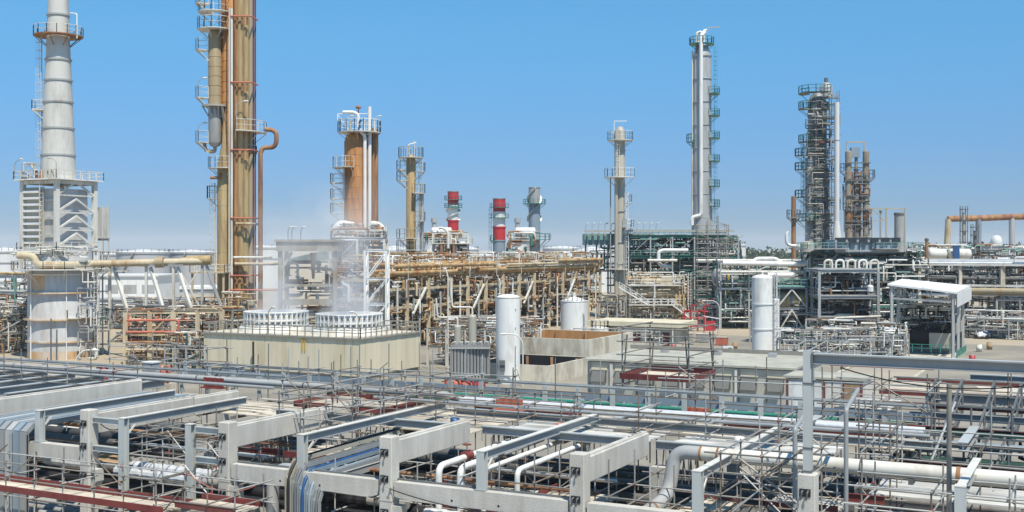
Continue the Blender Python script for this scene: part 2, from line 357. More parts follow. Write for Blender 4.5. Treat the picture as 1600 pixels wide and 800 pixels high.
# ------------------------------------------------------------------ storage tanks
def tank(px, w, top, Y, m, label, roof=.12, stairs=True, group='storage tanks behind the plant'):
    c = V((ax(px, Y), Y, 0)); r = w / 2 / F * Y; h = az(top, Y); t = thing('storage_tank', label, 'storage tank', c, group)
    part('shell', MB().lathe(c, [(r, 0), (r, h)], 40), m, t)
    part('roof', MB().lathe(c, [(r * 1.01, h), (r * .97, h + .25), (r * .5, h + r * roof * .62), (.01, h + r * roof)], 40), 'tankwhite', t)
    rg = MB()
    for z in (h - .5, h * .72): rg.lathe(c, [(r, z - .15), (r + .3, z - .15), (r + .3, z + .15), (r, z + .15)], 40, smooth=False)
    part('wind_girder', rg, 'grey', t)
    if stairs:
        mb = MB(); a0 = hr.uniform(215, 255)
        for k in range(20): mb.beam(c + pol(a0 + k * 2.6, r + .5) + UP * (h * k / 20), c + pol(a0 + k * 2.6 + 2.6, r + .5) + UP * (h * (k + 1) / 20), .9, .35)
        part('stairway', mb, 'grey', t)
    part('railing', railing_mb([c + pol(k * 18, r * .98) + UP * h for k in range(20)], 1.2, .06, 3, closed=True), 'grey', t, kind='stuff')
tank(224, 80, 394, 460, 'tank', 'large pale grey storage tank behind the pipe bridge, left of its twin')
tank(300, 72, 394, 480, 'tank', 'large pale grey storage tank beside the tall brown column')
tank(172, 30, 397, 520, 'tank', 'grey storage tank just right of the furnace, mostly hidden')
tank(6, 62, 392, 420, 'tankwhite', 'white storage tank at the left edge of the photo', .2)
tank(40, 60, 404, 560, 'tankwhite', 'white tank half hidden behind the left of the furnace')
tank(616, 70, 391, 480, 'tankwhite', 'white domed tank behind the slender ochre column', .2)
tank(412, 60, 386, 470, 'tankwhite', 'white tank showing through the steam of the left fan')
tank(722, 52, 389, 560, 'tankwhite', 'white coned tank between the two red and white stacks', .25)
tank(757, 58, 399, 520, 'tank', 'low grey tank in front of the coned tank by the middle stack')
tank(878, 60, 388, 560, 'tankwhite', 'white tank right of the grey spiral stack', .14)
tank(925, 62, 393, 430, 'tankwhite', 'white coned tank left of the slim grey column', .25)
tank(1146, 38, 382, 470, 'tankwhite', 'bright white tank left of the far wood', .03)
tank(930, 74, 399, 620, 'tank', 'far grey tank farther back beyond the white coned one')
def shed(name, label, cat, px0, px1, ytop, Y, depth, m, mr, roof='flat', grey_bands=0):
    a, b = ax(px0, Y), ax(px1, Y); h = az(ytop, Y); t = thing(name, label, cat, ((a + b) / 2, Y, 0)); mid = V(((a + b) / 2, Y + depth / 2, 0))
    part('wall', MB().box(mid + UP * h / 2, b - a, depth, h), m, t)
    if roof == 'arch':
        mb = MB(); vs = []
        for k in range(13):
            q = math.pi * k / 12
            for y in (Y - .5, Y + depth + .5): vs.append(V((mid.x - math.cos(q) * (b - a) * .52, y, h + math.sin(q) * h * .5)))
        part('roof', mb.add(vs, [(2 * k, 2 * k + 1, 2 * k + 3, 2 * k + 2) for k in range(12)] + [tuple(range(0, 26, 2)), tuple(range(1, 26, 2))], False), mr, t)
    else: part('roof', MB().box(mid + UP * (h + .2), b - a + 1, depth + 1, .4), mr, t)
    for k in range(grey_bands): part('window', MB().box(V((a + (b - a) * (k + .5) / grey_bands, Y - .04, h * .55)), (b - a) / grey_bands * .7, .12, h * .3), 'grey', t)  # grey bands colour in the shade under the shed eaves
shed('storage_shed', 'long white shed with grey bands painted as eave shade behind the pipe bridge', 'shed', 132, 246, 432, 330, 22, 'white', 'tankwhite', grey_bands=4)
shed('arched_shed', 'white shed with a low arched roof under the grey tank', 'shed', 250, 345, 452, 400, 20, 'tank', 'white', 'arch', 3)
shed('white_hall', 'white hall at far left behind the furnace', 'hall', -40, 46, 440, 330, 20, 'white', 'tankwhite', grey_bands=3)
shed('dark_hall', 'dark grey industrial hall on the right skyline below the brown duct', 'hall', 1546, 1610, 384, 420, 40, 'grey', 'greydark')
shed('low_workshop', 'pale low workshop at the right edge beyond the road', 'workshop', 1580, 1640, 458, 270, 14, 'tank', 'grey', grey_bands=2)
t = thing('water_tower', 'small white round water tower on the right horizon', 'water tower', at(1557, 388, 700)); c = V((ax(1557, 700), 700, 0))
part('stem', MB().lathe(c, [(2.4, 0), (1.6, 16)], 16), 'tankwhite', t); part('bowl', MB().lathe(c, [(1.6, 15), (3.2, 18), (3.3, 21), (2.2, 23.4), (.1, 24)], 20), 'tankwhite', t)
mast = thing('radio_mast', 'thin grey far-off mast right of the tall grey column', 'mast', (ax(1133, 600), 600, 0)); c = V((ax(1133, 600), 600, 0))
part('shaft', MB().lathe(c, [(1.3, 0), (1.1, 22)], 10), 'greyvessel', mast); part('tip', MB().lathe(c, [(.5, 22), (.3, 28)], 8), 'grey', mast)

# ------------------------------------------------------------------ furnace with its stack, left
Y0 = 170.0; c = V((ax(97, Y0), Y0, 0)); Z = lambda y: az(y, Y0)
fu = thing('furnace', 'tall pale grey furnace with a tapered concrete stack, leftmost tower', 'furnace', c)
r = 4.75
part('shell', MB().lathe(c, [(r, 0), (r, 12.5), (4.2, 13.4), (4.2, 15.8)], 48), 'furnace', fu)
for z0, z1, ra in ((9.9, 12.4, .02), (.0, 1.1, .03)):
    part('scorched_band', MB().lathe(c, [(r + ra, z0), (r + ra, z1)], 48, 170, 262 if z0 > 5 else 350), 'rustband', fu)
for y in (428, 456, 497, 531):
    z = Z(y); part('stiffener_ring', MB().lathe(c, [(r, z - .12), (r + (.6 if 440 < y < 510 else .28), z - .12), (r + (.6 if 440 < y < 510 else .28), z + .1), (r, z + .1)], 48, smooth=False), 'rustband' if y > 450 else 'offwhite', fu)
for a in (-125, -62, -100, -20):
    if a in (-125, -62): part('conduit', MB().tube([c + pol(a, r + .3), c + pol(a, r + .3) + UP * 13], .09, 6), 'white', fu)
for a in (-84, -76): part('burner_pipe', MB().tube([c + pol(a, r + .8), c + pol(a, r + .8) + UP * (6 if a == -84 else 4.4)], .11, 6), 'greydark', fu)
platform(fu, c, 13.0, r + .1, r + 2.2, 150, 390, 'offwhite', 'offwhite')
platform(fu, c, 6.0, r + .05, r + 1.5, -62, 20, 'offwhite', 'offwhite')
ladder(fu, c + pol(-25, r + 1.9), 0, 15.5, -60, 'white'); ladder(fu, c + pol(-134, r + .5), 10, 15.8, -120, 'white')
clutter(fu, c + V((-5.5, -4.9, 0)), 11, .8, 14.7, 16.2, 24, ['offwhite', 'stackgrey', 'tan', 'white'], (.06, .12), 91, V((1, 0, 0)), V((0, 1, 0)))
clutter(fu, c + V((4.2, -5.6, 0)), 2.6, 1.6, .3, 12.6, 34, ['offwhite', 'white', 'grey'], (.06, .12), 92, V((1, 0, 0)), V((0, 1, 0)))
# the convection box in its steel frame
k0 = V((-65.6, 166, 0)); hb = 7.0; mid = k0 - U * 3.5 + W * 3.5; zb, zt = 15.8, Z(283)
part('convection_box', MB().box(mid + UP * ((zb + zt) / 2 - .4), 5.6, 5.6, zt - zb - 1.6, U, W), 'furnace', fu)
for (i, j) in ((0, 0), (-1, 0), (0, 1), (-1, 1)): bar('frame_post', k0 + U * (i * hb) + W * (j * hb) + UP * 13.2, k0 + U * (i * hb) + W * (j * hb) + UP * zt, .62, .62, 'offwhite', fu, up=W)
for z in (zb + .2, zt - .3):
    for a, b in ((k0, k0 - U * hb), (k0, k0 + W * hb), (k0 - U * hb, k0 - U * hb + W * hb), (k0 + W * hb, k0 - U * hb + W * hb)):
        d = (b - a).normalized(); bar('frame_beam', a + d * .32 + UP * z, b - d * .32 + UP * z, .4, .5, 'offwhite', fu)
hz = (zt - zb) / 4
for k in range(4):                                              # zigzag bracing on the right face
    z = zb + .2 + k * hz; a, m_, b = k0 + U * .05, k0 + W * 3.5 + U * .05, k0 + W * hb + U * .05
    bar('brace', a + UP * (z + .2), m_ + UP * (z + hz * .85), .26, .26, 'offwhite', fu); bar('brace', m_ + UP * (z + hz * .85), b + UP * (z + .1), .26, .26, 'offwhite', fu)
    bar('rail', a + W * .4 + UP * (z + hz * .05), b - W * .4 + UP * (z + hz * .05), .2, .2, 'offwhite', fu)
for k in range(9):                                              # ribbed header box on the left face
    bar('header_rib', k0 - U * 6.6 - W * .1 + UP * (zb + 1.0 + k * .93), k0 - U * 3.4 - W * .1 + UP * (zb + 1.0 + k * .93), .5, .34, 'white', fu)
part('header_box', MB().box(k0 - U * 5 + W * .45 + UP * (zb + 4.8), 3.2, .7, 8.6, U, W), 'tan', fu)
for k in range(3): bar('wall_rib', k0 - U * .6 + W * .55 + UP * (zb + 2 + k * 2.6), k0 - U * 3 + W * .55 + UP * (zb + 2 + k * 2.6), .3, .4, 'stackgrey', fu)
slab(fu, mid, 8.8, 8.8, zt + .2, 'white', 'offwhite', h=1.2)
slab(fu, mid, 8.2, 8.2, zb, 'offwhite', 'offwhite', h=1.1, sides='sew')
ladder(fu, k0 - U * 2.7 - W * .4, 13.2, zt, -70, 'offwhite', cage=False)
# the stack
c2 = V((ax(91, Y0), Y0, 0))
part('stack_cone', MB().lathe(c2, [(2.5, zt + .2), (2.45, zt + 2), (1.62, Z(62)), (1.42, Z(0)), (1.3, Z(-70))], 36), 'stackgrey', fu)
for y in (243, 201, 160, 126, 94, 24):
    z = Z(y); f = (z - zt) / (Z(0) - zt); rr = 2.5 - 1.08 * f; part('stack_ring', MB().lathe(c2, [(rr - .05, z - .12), (rr + .14, z - .12), (rr + .14, z + .12), (rr - .05, z + .12)], 36, smooth=False), 'grey', fu)
platform(fu, c2, Z(56), 1.7, 3.5, 0, 360, 'rustlight', 'offwhite', h=1.3)
platform(fu, c2, Z(172), 2.0, 3.7, 150, 215, 'offwhite', 'offwhite', h=1.3)
ladder(fu, c2 + pol(188, 2.35), zt, Z(56), 190, 'offwhite')
pipe(fu, [c2 + pol(-20, 3.4) + UP * Z(62), c2 + pol(-20, 3.4) + UP * Z(24), c2 + pol(-20, 2.2) + UP * Z(22)], .09, 'white')
for q, w in ((2.1, .34), (1.2, .24), (-.2, .3), (-1.2, .3)): part('valve', MB().tube([c2 + U * q - W * 2.9 + UP * (zt + .2), c2 + U * q - W * 2.9 + UP * (zt + 1.5)], [w, w * .6], 8), 'rustlight' if q < 0 else 'tan', fu)
clutter(fu, c2 - U * 3.6 - W * 4, 3, 1, zt + .3, zt + 2.6, 14, ['tan', 'offwhite'], seed=3)
for i, j in ((-1, -1), (1, -1)): lamp_post(fu, mid + U * (4.3 * i) + W * (4.3 * j) + UP * (zt + .2), 2.4, U * (-i) * .9, 'grey')
# stair tower at the furnace's right shoulder
st = thing('stair_tower', 'narrow grey stair tower hugging the right side of the furnace', 'stair tower', (ax(155, 174), 174, 0)); o = V((ax(151, 174), 174, 0))
for i in (0, 1):
    for j in (0, 1): bar('post', o + U * (i * 1.2) + W * (j * 1.2), o + U * (i * 1.2) + W * (j * 1.2) + UP * az(322, 174), .16, .16, 'stackgrey', st)
part('cabin', MB().box(o + U * .6 + W * .6 + UP * (az(350, 174)), 1.0, 1.0, 5, U, W), 'stackgrey', st)
for k in range(9): part('landing', MB().box(o + U * .6 + W * .6 + UP * (1.5 + k * 2), 1.6, 1.6, .1, U, W), 'grey', st)
ladder(st, o + U * .6 - W * .3, 0, 17, -60, 'offwhite', cage=False)
# pipe bridge from the furnace to the brown column
pb = thing('pipe_bridge', 'long beige duct carried on raking white trestle legs from furnace to column', 'pipe bridge', at(230, 500, 168))
Yb = 165.0; zp = az(410, Yb)
part('duct', MB().tube(fillet([V((ax(28, Yb), Yb, az(399, Yb))), V((ax(52, Yb), Yb, az(400, Yb))), V((ax(58, Yb), Yb, az(414, Yb))), V((ax(75, Yb), Yb, az(414, Yb))), V((ax(322, Yb + 6), Yb + 6, az(408, Yb + 6)))], .9, 6), .52, 14), 'beige', pb)
part('duct_collar', MB().tube([V((ax(243, Yb + 4), Yb + 4, az(410, Yb + 4))), V((ax(256, Yb + 4), Yb + 4, az(409.6, Yb + 4)))], .8, 12), 'khakigrey', pb)
part('duct_end', MB().tube([V((ax(282, Yb + 6), Yb + 6, az(409, Yb + 6))), V((ax(300, Yb + 6), Yb + 6, az(407, Yb + 6))), V((ax(330, Yb + 6), Yb + 6, az(406, Yb + 6)))], [.55, .72, .72], 12), 'khaki', pb)
for px in (168, 225, 268):
    a = V((ax(px, Yb + 3), Yb + 4, zp - .6)); bar('leg', a - UP * (a.z - 7.2), a, .34, .34, 'offwhite', pb)
    b = a + V((ax(px + 34, Yb) - ax(px, Yb), -2, 0)); bar('raking_leg', V((b.x, b.y, 7.2)), a + V((.6, 0, -.2)), .42, .42, 'offwhite', pb)
    bar('saddle', a - U * 1.2 + UP * .1, a + U * 1.6 + UP * .1, .5, .3, 'grey', pb)
a = V((ax(316, Yb + 6), Yb + 6, 7.2)); bar('leg', a, a + UP * 6.6, .34, .34, 'grey', pb); bar('raking_leg', a + V((2.6, 1, 0)), a + V((.5, 0, 6.6)), .42, .42, 'grey', pb)
for p0, p1 in ((272, 312), (312, 280)): bar('brace', V((ax(p0, Yb + 5), Yb + 5, 7.4)), V((ax(p1, Yb + 5), Yb + 5, 12.9)), .16, .16, 'offwhite', pb)
bar('walkway_tie', V((ax(100, Yb + 3), Yb + 3, 12.7)), V((ax(200, Yb + 3), Yb + 3, 12.7)), .9, .12, 'offwhite', pb)
# rust-red structure under it
ru = thing('steel_structure', 'low rusty steel structure with red pipework left of the cooling tower', 'steel structure', at(200, 540, 158))
o = V((ax(196, 158), 158, 0))
steel_frame(ru, o, 4, 3.2, 2, 5, [4.2, 7.2], 'beige', 'beige', cw=.6, bh=.45, brace=.35, seed=5, x=V((.97, .22, 0)), y=V((-.22, .97, 0)))
clutter(ru, o, 13, 10, .5, 7.6, 260, ['rustlight', 'tan', 'beige', 'galv', 'offwhite', 'greydark', 'darkpipe', 'salmon', 'khakigrey'], (.05, .16), 8, V((.97, .22, 0)), V((-.22, .97, 0)))
for z, m in ((4.6, 'salmon'), (6.2, 'salmon'), (3.2, 'rustlight'), (2.2, 'beige')): pipe(ru, [o - W * .8 + U * 1 + UP * z, o - W * .8 + U * 7 + W * 3.6 + UP * z, o - W * .8 + U * 7 + W * 3.6 + UP * .6], .16, m)
# left pipe racks
lr = thing('pipe_rack', 'grey and green pipe rack at the left edge beside the furnace', 'pipe rack', at(10, 520, 185)); o = V((ax(-30, 185), 185, 0))
steel_frame(lr, o, 3, 4, 1, 6, [6, 9, 11.5], 'greenlight', 'grey', cw=.3, brace=.4, seed=6)
for k in range(8): pipe(lr, [o + W * (k * .7) + UP * (6.4 + (k % 3) * 2.8), o + U * 12 + W * (k * .7) + UP * (6.4 + (k % 3) * 2.8)], .22, ('grey', 'offwhite', 'beigepipe', 'greenlight')[k % 4])
clutter(lr, o, 12, 6, 1, 11.5, 170, ['grey', 'offwhite', 'rustlight', 'greenlight'], (.06, .14), 9)
mr_ = thing('pipe_rack', 'low rack of silver pipes crossing behind the pipe bridge legs', 'pipe rack', at(240, 480, 235)); o = V((ax(150, 230), 230, 0))
steel_frame(mr_, o, 6, 4, 1, 7, [3, 5.4], 'grey', 'grey', cw=.3, brace=.2, seed=7)
for k in range(9): pipe(mr_, [o + W * (k * .75) + UP * 5.9, o + U * 24 + W * (k * .75) + UP * 5.9], .25, ('alu', 'offwhite', 'grey')[k % 3])
clutter(mr_, o, 24, 7, .5, 5.8, 200, ['grey', 'offwhite', 'beigepipe', 'green'], (.06, .15), 10)
# red pump sets seen over the barrier
for k, (px, m, lab) in enumerate(((168, 'red', 'red pump set below the ladder at the right of the furnace'), (246, 'salmon', 'salmon red valve manifold left of the cooling tower base'), (715, 'salmon', 'orange red barrier pile under the finned vaporiser'), (735, 'red', 'red pump skid below the finned vaporiser'))):
    Yp = 132 if px < 300 else 128; p = V((ax(px, Yp), Yp, 0)); t = thing('pump_skid', lab, 'pump', p); zt_ = az(568 if px < 300 else 588, Yp)
    part('base', MB().box(p + UP * .3, 4, 2, .6, U, W), 'concrete', t)
    part('casing', MB().hcyl(p - U * 1.2 + UP * (zt_ - .9), p + U * .2 + UP * (zt_ - .9), .5), m, t); part('motor', MB().hcyl(p + U * .7 + UP * (zt_ - 1), p + U * 1.7 + UP * (zt_ - 1), .4), m, t)
    part('stand', MB().box(p + UP * (zt_ / 2 - .5), 2.6, .9, max(.3, zt_ - 2), U, W), m, t)
    for q in (-1.6, -.4, 1.0): pipe(t, [p + U * q + UP * .6, p + U * q + UP * (zt_ - .3), p + U * (q + 1.5) - W * .7 + UP * (zt_ - .2)], .14, m)

# ------------------------------------------------------------------ brown reactor column
Yr = 190.0; k_ = Yr / F
rc = thing('reactor_column', 'tallest brown and khaki column streaked with rust and wrapped in pipes', 'process column', (ax(368, Yr), Yr, 0))
zr = lambda y: az(y, Yr)
cA = V((ax(353, Yr), Yr - .6, 0)); cB = V((ax(367, Yr + 1), Yr + 1, 0)); cD = V((ax(337, Yr), Yr - .5, 0))
part('vessel', MB().lathe(cB, [(2.25, 0), (2.25, zr(-60)), (1.2, zr(-75)), (.1, zr(-80))], 32), 'orange', rc)
part('side_vessel', MB().lathe(cA, [(1.25, 0), (1.25, zr(262)), (.5, zr(222)), (.3, zr(190))], 24), 'khaki', rc)
part('drum', MB().lathe(cD, [(.1, zr(46)), (.9, zr(50)), (1.08, zr(56)), (1.08, zr(168))], 24), 'khakigrey', rc)
part('drum_foot', MB().lathe(cD, [(1.06, zr(168)), (1.06, zr(222)), (.8, zr(228)), (.2, zr(231))], 24), 'greyvessel', rc)
for y in range(0, 480, 16): part('weld_band', MB().lathe(cB, [(2.25, zr(y) - .04), (2.285, zr(y)), (2.25, zr(y) + .04)], 28), 'orange', rc)
for z in (60, 75, 90, 105, 120, 135, 150): part('drum_band', MB().lathe(cD, [(1.1, zr(z) - .06), (1.13, zr(z)), (1.1, zr(z) + .06)], 24), 'khaki', rc)
for y in range(250, 480, 24): part('weld_band', MB().lathe(cA, [(1.24, zr(y) - .05), (1.28, zr(y)), (1.24, zr(y) + .05)], 24), 'khakigrey', rc)
for px, dy, r, m, y0 in ((362, -2.4, .22, 'offwhite', 18), (369, -1.9, .36, 'orangepale', -60), (376, -1.7, .5, 'khaki', -60), (384, -1.2, .48, 'khaki', -60), (391, -.3, .42, 'khakigrey', -60), (396, .8, .16, 'redprimer', -60), (399, 1, .12, 'redprimer', -60)):
    p = V((ax(px, Yr + dy), Yr + dy, 0)); part('riser', MB().tube([p, p + UP * zr(y0)], r, 12), m, rc)
for y in (30, 132, 236, 341, 430):
    z = zr(y); a = V((ax(360, Yr - 2.6), Yr - 2.7, z)); part('pipe_clamp', MB().tube(fillet([a, V((ax(392, Yr - 2.6), Yr - 2.6, z)), V((ax(401, Yr), Yr + .8, z))], .4), .13, 6), 'salmon', rc)
    for k in range(3): part('clamp_bolt', MB().box(V((ax(370 + 8 * k, Yr - 2.6), Yr - 2.45, z - .8)), .3, .2, 1.2), 'rust', rc)
p = V((ax(407, Yr), Yr, 0))
part('bypass_pipe', MB().tube(fillet([p, p + UP * zr(238), V((ax(411, Yr), Yr, zr(231))), V((ax(428, Yr), Yr, zr(230))), V((ax(432, Yr), Yr, zr(222))), V((ax(432, Yr), Yr, zr(208))), V((ax(426, Yr), Yr, zr(203))), V((ax(414, Yr), Yr, zr(202)))], .5, 5), .38, 12), 'rustlight', rc)
platform(rc, cB, zr(206), 2.1, 5.2, -75, 20, 'offwhite', 'offwhite', h=1.8)
platform(rc, cB, zr(238), 2.1, 3.6, -40, 20, 'rustlight', 'offwhite')
for y, w in ((20, 2.7), (47, 2.8)): platform(rc, cD, zr(y), .6, w, 120, 400, 'offwhite', 'offwhite', h=1.9)
for y in (8, 80, 154, 223): platform(rc, cD, zr(y), 1.1, 3.1, 165, 225, 'offwhite', 'offwhite', h=1.8)
platform(rc, cA, zr(263), 1.25, 2.7, 170, 300, 'offwhite', 'offwhite', h=1.8)
part('support_bracket', MB().sector(cD, zr(165), 1.0, 2.1, 160, 380, .3), 'tan', rc)
for a in (200, 250, 300, 350): bar('bracket_leg', cD + pol(a, 2.0) + UP * zr(167), cD + pol(a + 15, 1.0) + UP * zr(184), .3, .2, 'tan', rc)
bar('bracket_leg', cD + pol(-40, 1.9) + UP * zr(168), cB + pol(-130, 2) + UP * zr(194), .35, .3, 'tan', rc)
pipe(rc, [cD + UP * zr(229), cD + UP * zr(238), cD + V((-1.6, 0, zr(236))), cD + V((-1.7, 0, zr(225)))], .3, 'khakigrey'); pipe(rc, [cA + V((-.4, -1.2, zr(272))), cA + V((-.5, -1.6, zr(279))), cA + V((-2, -1.6, zr(279)))], .25, 'rust')
for y in (120, 190): lamp_post(rc, cD + V((-2.8, 0, zr(y + 28))), 2.2, V((.9, 0, 0)), 'grey', 1)
lamp_post(rc, cB + V((1.2, -4, zr(206))), 4.2, V((1, 0, 0)), 'grey')
platform(rc, cA, zr(310), 1.25, 2.9, 165, 205, 'grey', 'grey', h=2); ladder(rc, cA + pol(178, 1.7), zr(480), zr(286), 180, 'offwhite')
pipe(rc, [V((ax(361, Yr - 2), Yr - 3.2, zr(500))), V((ax(361, Yr - 2), Yr - 3.2, zr(18)))], .1, 'offwhite')
pipe(rc, [V((ax(352, Yr), Yr - 2, zr(470))), V((ax(352, Yr), Yr - 2.6, zr(456))), V((ax(366, Yr), Yr - 2.6, zr(455)))], .2, 'beige')
for k, (y, x0, x1, m, r) in enumerate(((350, 375, 398, 'beige', .2), (402, 372, 420, 'offwhite', .2), (412, 374, 430, 'beige', .26), (452, 366, 440, 'salmon', .14))): pipe(rc, [V((ax(x0, Yr), Yr - 3, zr(y))), V((ax(x1, Yr), Yr - 3, zr(y))), V((ax(x1, Yr), Yr + 2, zr(y)))], r, m)
pl = slab(rc, (ax(330, 186), 186), 5.5, 5, zr(424), 'beige', 'offwhite', h=1.2, x=V((1, 0, 0)), y=V((0, 1, 0)))
for i in (-1, 1): bar('post', V((ax(330, 186) + i * 2.5, 184, 0)), V((ax(330, 186) + i * 2.5, 184, zr(426))), .3, .3, 'beige', rc)
clutter(rc, V((ax(340, 186), 183.5, 0)), 5, 4, 2, 9, 30, ['beige', 'rustlight', 'offwhite'], (.08, .2), 4)

# ------------------------------------------------------------------ orange column
Yo = 210.0; zo = lambda y: az(y, Yo); c = V((ax(559, Yo), Yo, 0))
oc = thing('distillation_column', 'rust orange column crowned by a white railed platform, above the cooling tower', 'process column', c)
part('vessel', MB().lathe(c, [(2.45, 0), (2.45, zo(222)), (2.1, zo(212)), (.2, zo(206))], 32), 'orange', oc)
part('back_vessel', MB().lathe(c + V((2.6, 2.2, 0)), [(.9, 0), (.9, zo(200))], 16), 'rustlight', oc)
for px, dy, r, y0, m in ((570, -2.4, .32, 214, 'white'), (577.5, -1.4, .34, 168, 'white'), (583, .3, .3, 200, 'rust')):
    p = V((ax(px, Yo + dy), Yo + dy, 0)); part('riser', MB().tube(fillet([p, p + UP * zo(y0)] + ([p + V((-1, 0, zo(y0 - 9)))] if px == 570 else []), .5), r, 10), m, oc)
for y in range(226, 420, 17): part('weld_band', MB().lathe(c, [(2.45, zo(y) - .05), (2.49, zo(y)), (2.45, zo(y) + .05)], 28), 'orangepale', oc)
platform(oc, c + V((.3, 0, 0)), zo(207), 1.2, 3.9, 0, 360, 'offwhite', 'white', h=2.2, r=.06)
platform(oc, c, zo(262), 2.45, 4.6, 150, 262, 'offwhite', 'white', h=1.9)
for y in (286, 310, 332): platform(oc, c + V((-1.2, 0, 0)), zo(y), 1.6, 3.8, 155, 215, 'offwhite', 'offwhite', h=1.7)
platform(oc, c, zo(366), 2.45, 4.8, 150, 290, 'offwhite', 'white', h=1.8)
ladder(oc, c + pol(205, 2.7), zo(368), zo(262), 200, 'white'); ladder(oc, c + pol(-62, 2.7), zo(480), zo(350), -60, 'white')
for x in (-3.6, 3.2):                                          # lifting frame above the top platform
    bar('davit_post', c + V((x, -.4, zo(207))), c + V((x, -.4, zo(178 if x < 0 else 190))), .14, .14, 'white', oc)
bar('davit_beam', c + V((-3.6, -.4, zo(178))), c + V((1.9, -.4, zo(178))), .14, .14, 'white', oc); bar('davit_post', c + V((1.9, -.4, zo(207))), c + V((1.9, -.4, zo(178.5))), .14, .14, 'white', oc)
bar('brace', c + V((-3.5, -.4, zo(180))), c + V((-1.6, -.4, zo(204))), .1, .1, 'white', oc)
pipe(oc, [c + V((-2.6, -.8, zo(176))), c + V((-.6, -.8, zo(176))), c + V((.2, -.8, zo(180))), c + V((.2, -.8, zo(200)))], .3, 'white')
part('vent_cap', MB().lathe(c + V((.1, 0, zo(170))), [(.1, -.9), (.12, 0), (.55, .1), (.4, .5), (.02, .7)], 12), 'rustlight', oc)
for q in (-1.2, .4, 1.3): part('relief_valve', MB().tube([c + V((q, -.9, zo(207))), c + V((q, -.9, zo(192))), c + V((q + .3, -.9, zo(188)))], .24, 8), ('blue', 'offwhite', 'tan')[int(q) % 3], oc)
for x in (-1.7, 3.3): lamp_post(oc, c + V((x, -2.5, zo(207))), 2.2, V((.8, 0, 0)), 'offwhite', .9)
part('outlet_duct', MB().tube(fillet([c + V((2.4, -.6, zo(350))), c + V((3.6, -.6, zo(350))), c + V((4.6, -.6, zo(356))), c + V((4.6, -.6, zo(405)))], 1, 5), .55, 12), 'offwhite', oc)
part('inlet_duct', MB().tube(fillet([c + V((-.5, -2.6, zo(354))), c + V((-2.6, -3.4, zo(350))), c + V((-3.7, -3.4, zo(360))), c + V((-3.7, -3.4, zo(395)))], 1.2, 5), .75, 14), 'white', oc)
part('insulated_elbow', MB().tube(fillet([c + V((2.2, -.6, zo(386))), c + V((3.2, -.6, zo(384))), c + V((4, -.6, zo(392))), c + V((4, -.6, zo(410)))], .8), .5, 10), 'rustlight', oc)
# ------------------------------------------------------------------ steel around it, behind the cooling tower
ga = thing('portal_gantry', 'beige steel gantry in the steam between the two tallest brown columns', 'gantry', at(480, 500, 178)); Yg = 178
for px in (438, 524):
    for dy in (0, 5): bar('post', V((ax(px, Yg), Yg + dy, 0)), V((ax(px, Yg), Yg + dy, az(391, Yg))), .6, .6, 'gantry', ga)
part('girder', MB().beam(V((ax(433, Yg), Yg + 2, az(385, Yg))), V((ax(529, Yg), Yg + 2, az(385, Yg))), 5.6, 1.5), 'gantry', ga)
part('top_flange', MB().beam(V((ax(431, Yg), Yg + 2, az(376, Yg))), V((ax(531, Yg), Yg + 2, az(376, Yg))), 6.2, .35), 'gantry', ga)
for a, b in ((438, 456), (524, 506)): bar('knee_brace', V((ax(a, Yg), Yg, az(425, Yg))), V((ax(b, Yg), Yg, az(394, Yg))), .4, .4, 'tan', ga)
for y in (446, 472): bar('tie_beam', V((ax(438, Yg), Yg + .5, az(y, Yg))), V((ax(524, Yg), Yg + .5, az(y, Yg))), .5, .9 if y == 472 else .4, 'gantry', ga)
part('crane_hook', MB().tube([V((ax(486, Yg), Yg + 2, az(395, Yg))), V((ax(486, Yg), Yg + 2, az(436, Yg)))], [.5, .2], 8), 'rust', ga)
clutter(ga, V((ax(442, Yg), Yg + 1, 1)), 10, 4, 2, az(420, Yg), 70, ['rust', 'beige', 'offwhite', 'black'], (.1, .3), 12, V((1, 0, 0)), V((0, 1, 0)))
for px in (450, 456, 470): lamp_post(ga, V((ax(px, Yg), Yg, az(376, Yg))), 1.6, V((.6, 0, 0)), 'greydark', .5)
tw = thing('truss_tower', 'white cross-braced steel tower in the steam right of the orange column', 'steel tower', at(585, 500, 172)); o = at(570, 0, 172); o.z = 0
steel_frame(tw, o, 1, 3.2, 1, 3.4, [4, 7.6, 11.4, az(392, 172)], 'white', 'white', cw=.32, bh=.3, brace=1, seed=2, x=V((1, 0, 0)), y=V((0, 1, 0)))
pu = thing('process_unit', 'grey exchanger structure veiled by steam below the orange column', 'process unit', at(540, 500, 188)); o = at(516, 0, 188); o.z = 0
steel_frame(pu, o, 2, 4.4, 1, 5, [4.5, 9, 13, 17.5], 'offwhite', 'grey', cw=.35, brace=.5, seed=13, x=V((1, 0, 0)), y=V((0, 1, 0)))
for k in range(4): slab(pu, o + V((4.4, 2.5, 0)), 8.6, 5, (4.5, 9, 13, 17.5)[k] + .3, 'grey', 'offwhite', x=V((1, 0, 0)), y=V((0, 1, 0)))
clutter(pu, o, 8.8, 5, 1, 20, 240, ['offwhite', 'white', 'rustlight', 'grey'], (.08, .25), 14, V((1, 0, 0)), V((0, 1, 0)))
part('exchanger', MB().hcyl(o + V((1, -.5, 10.6)), o + V((7.5, -.5, 10.6)), .8), 'tan', pu); part('exchanger', MB().hcyl(o + V((1, -.5, 6.2)), o + V((7.5, -.5, 6.2)), .8), 'beige', pu)
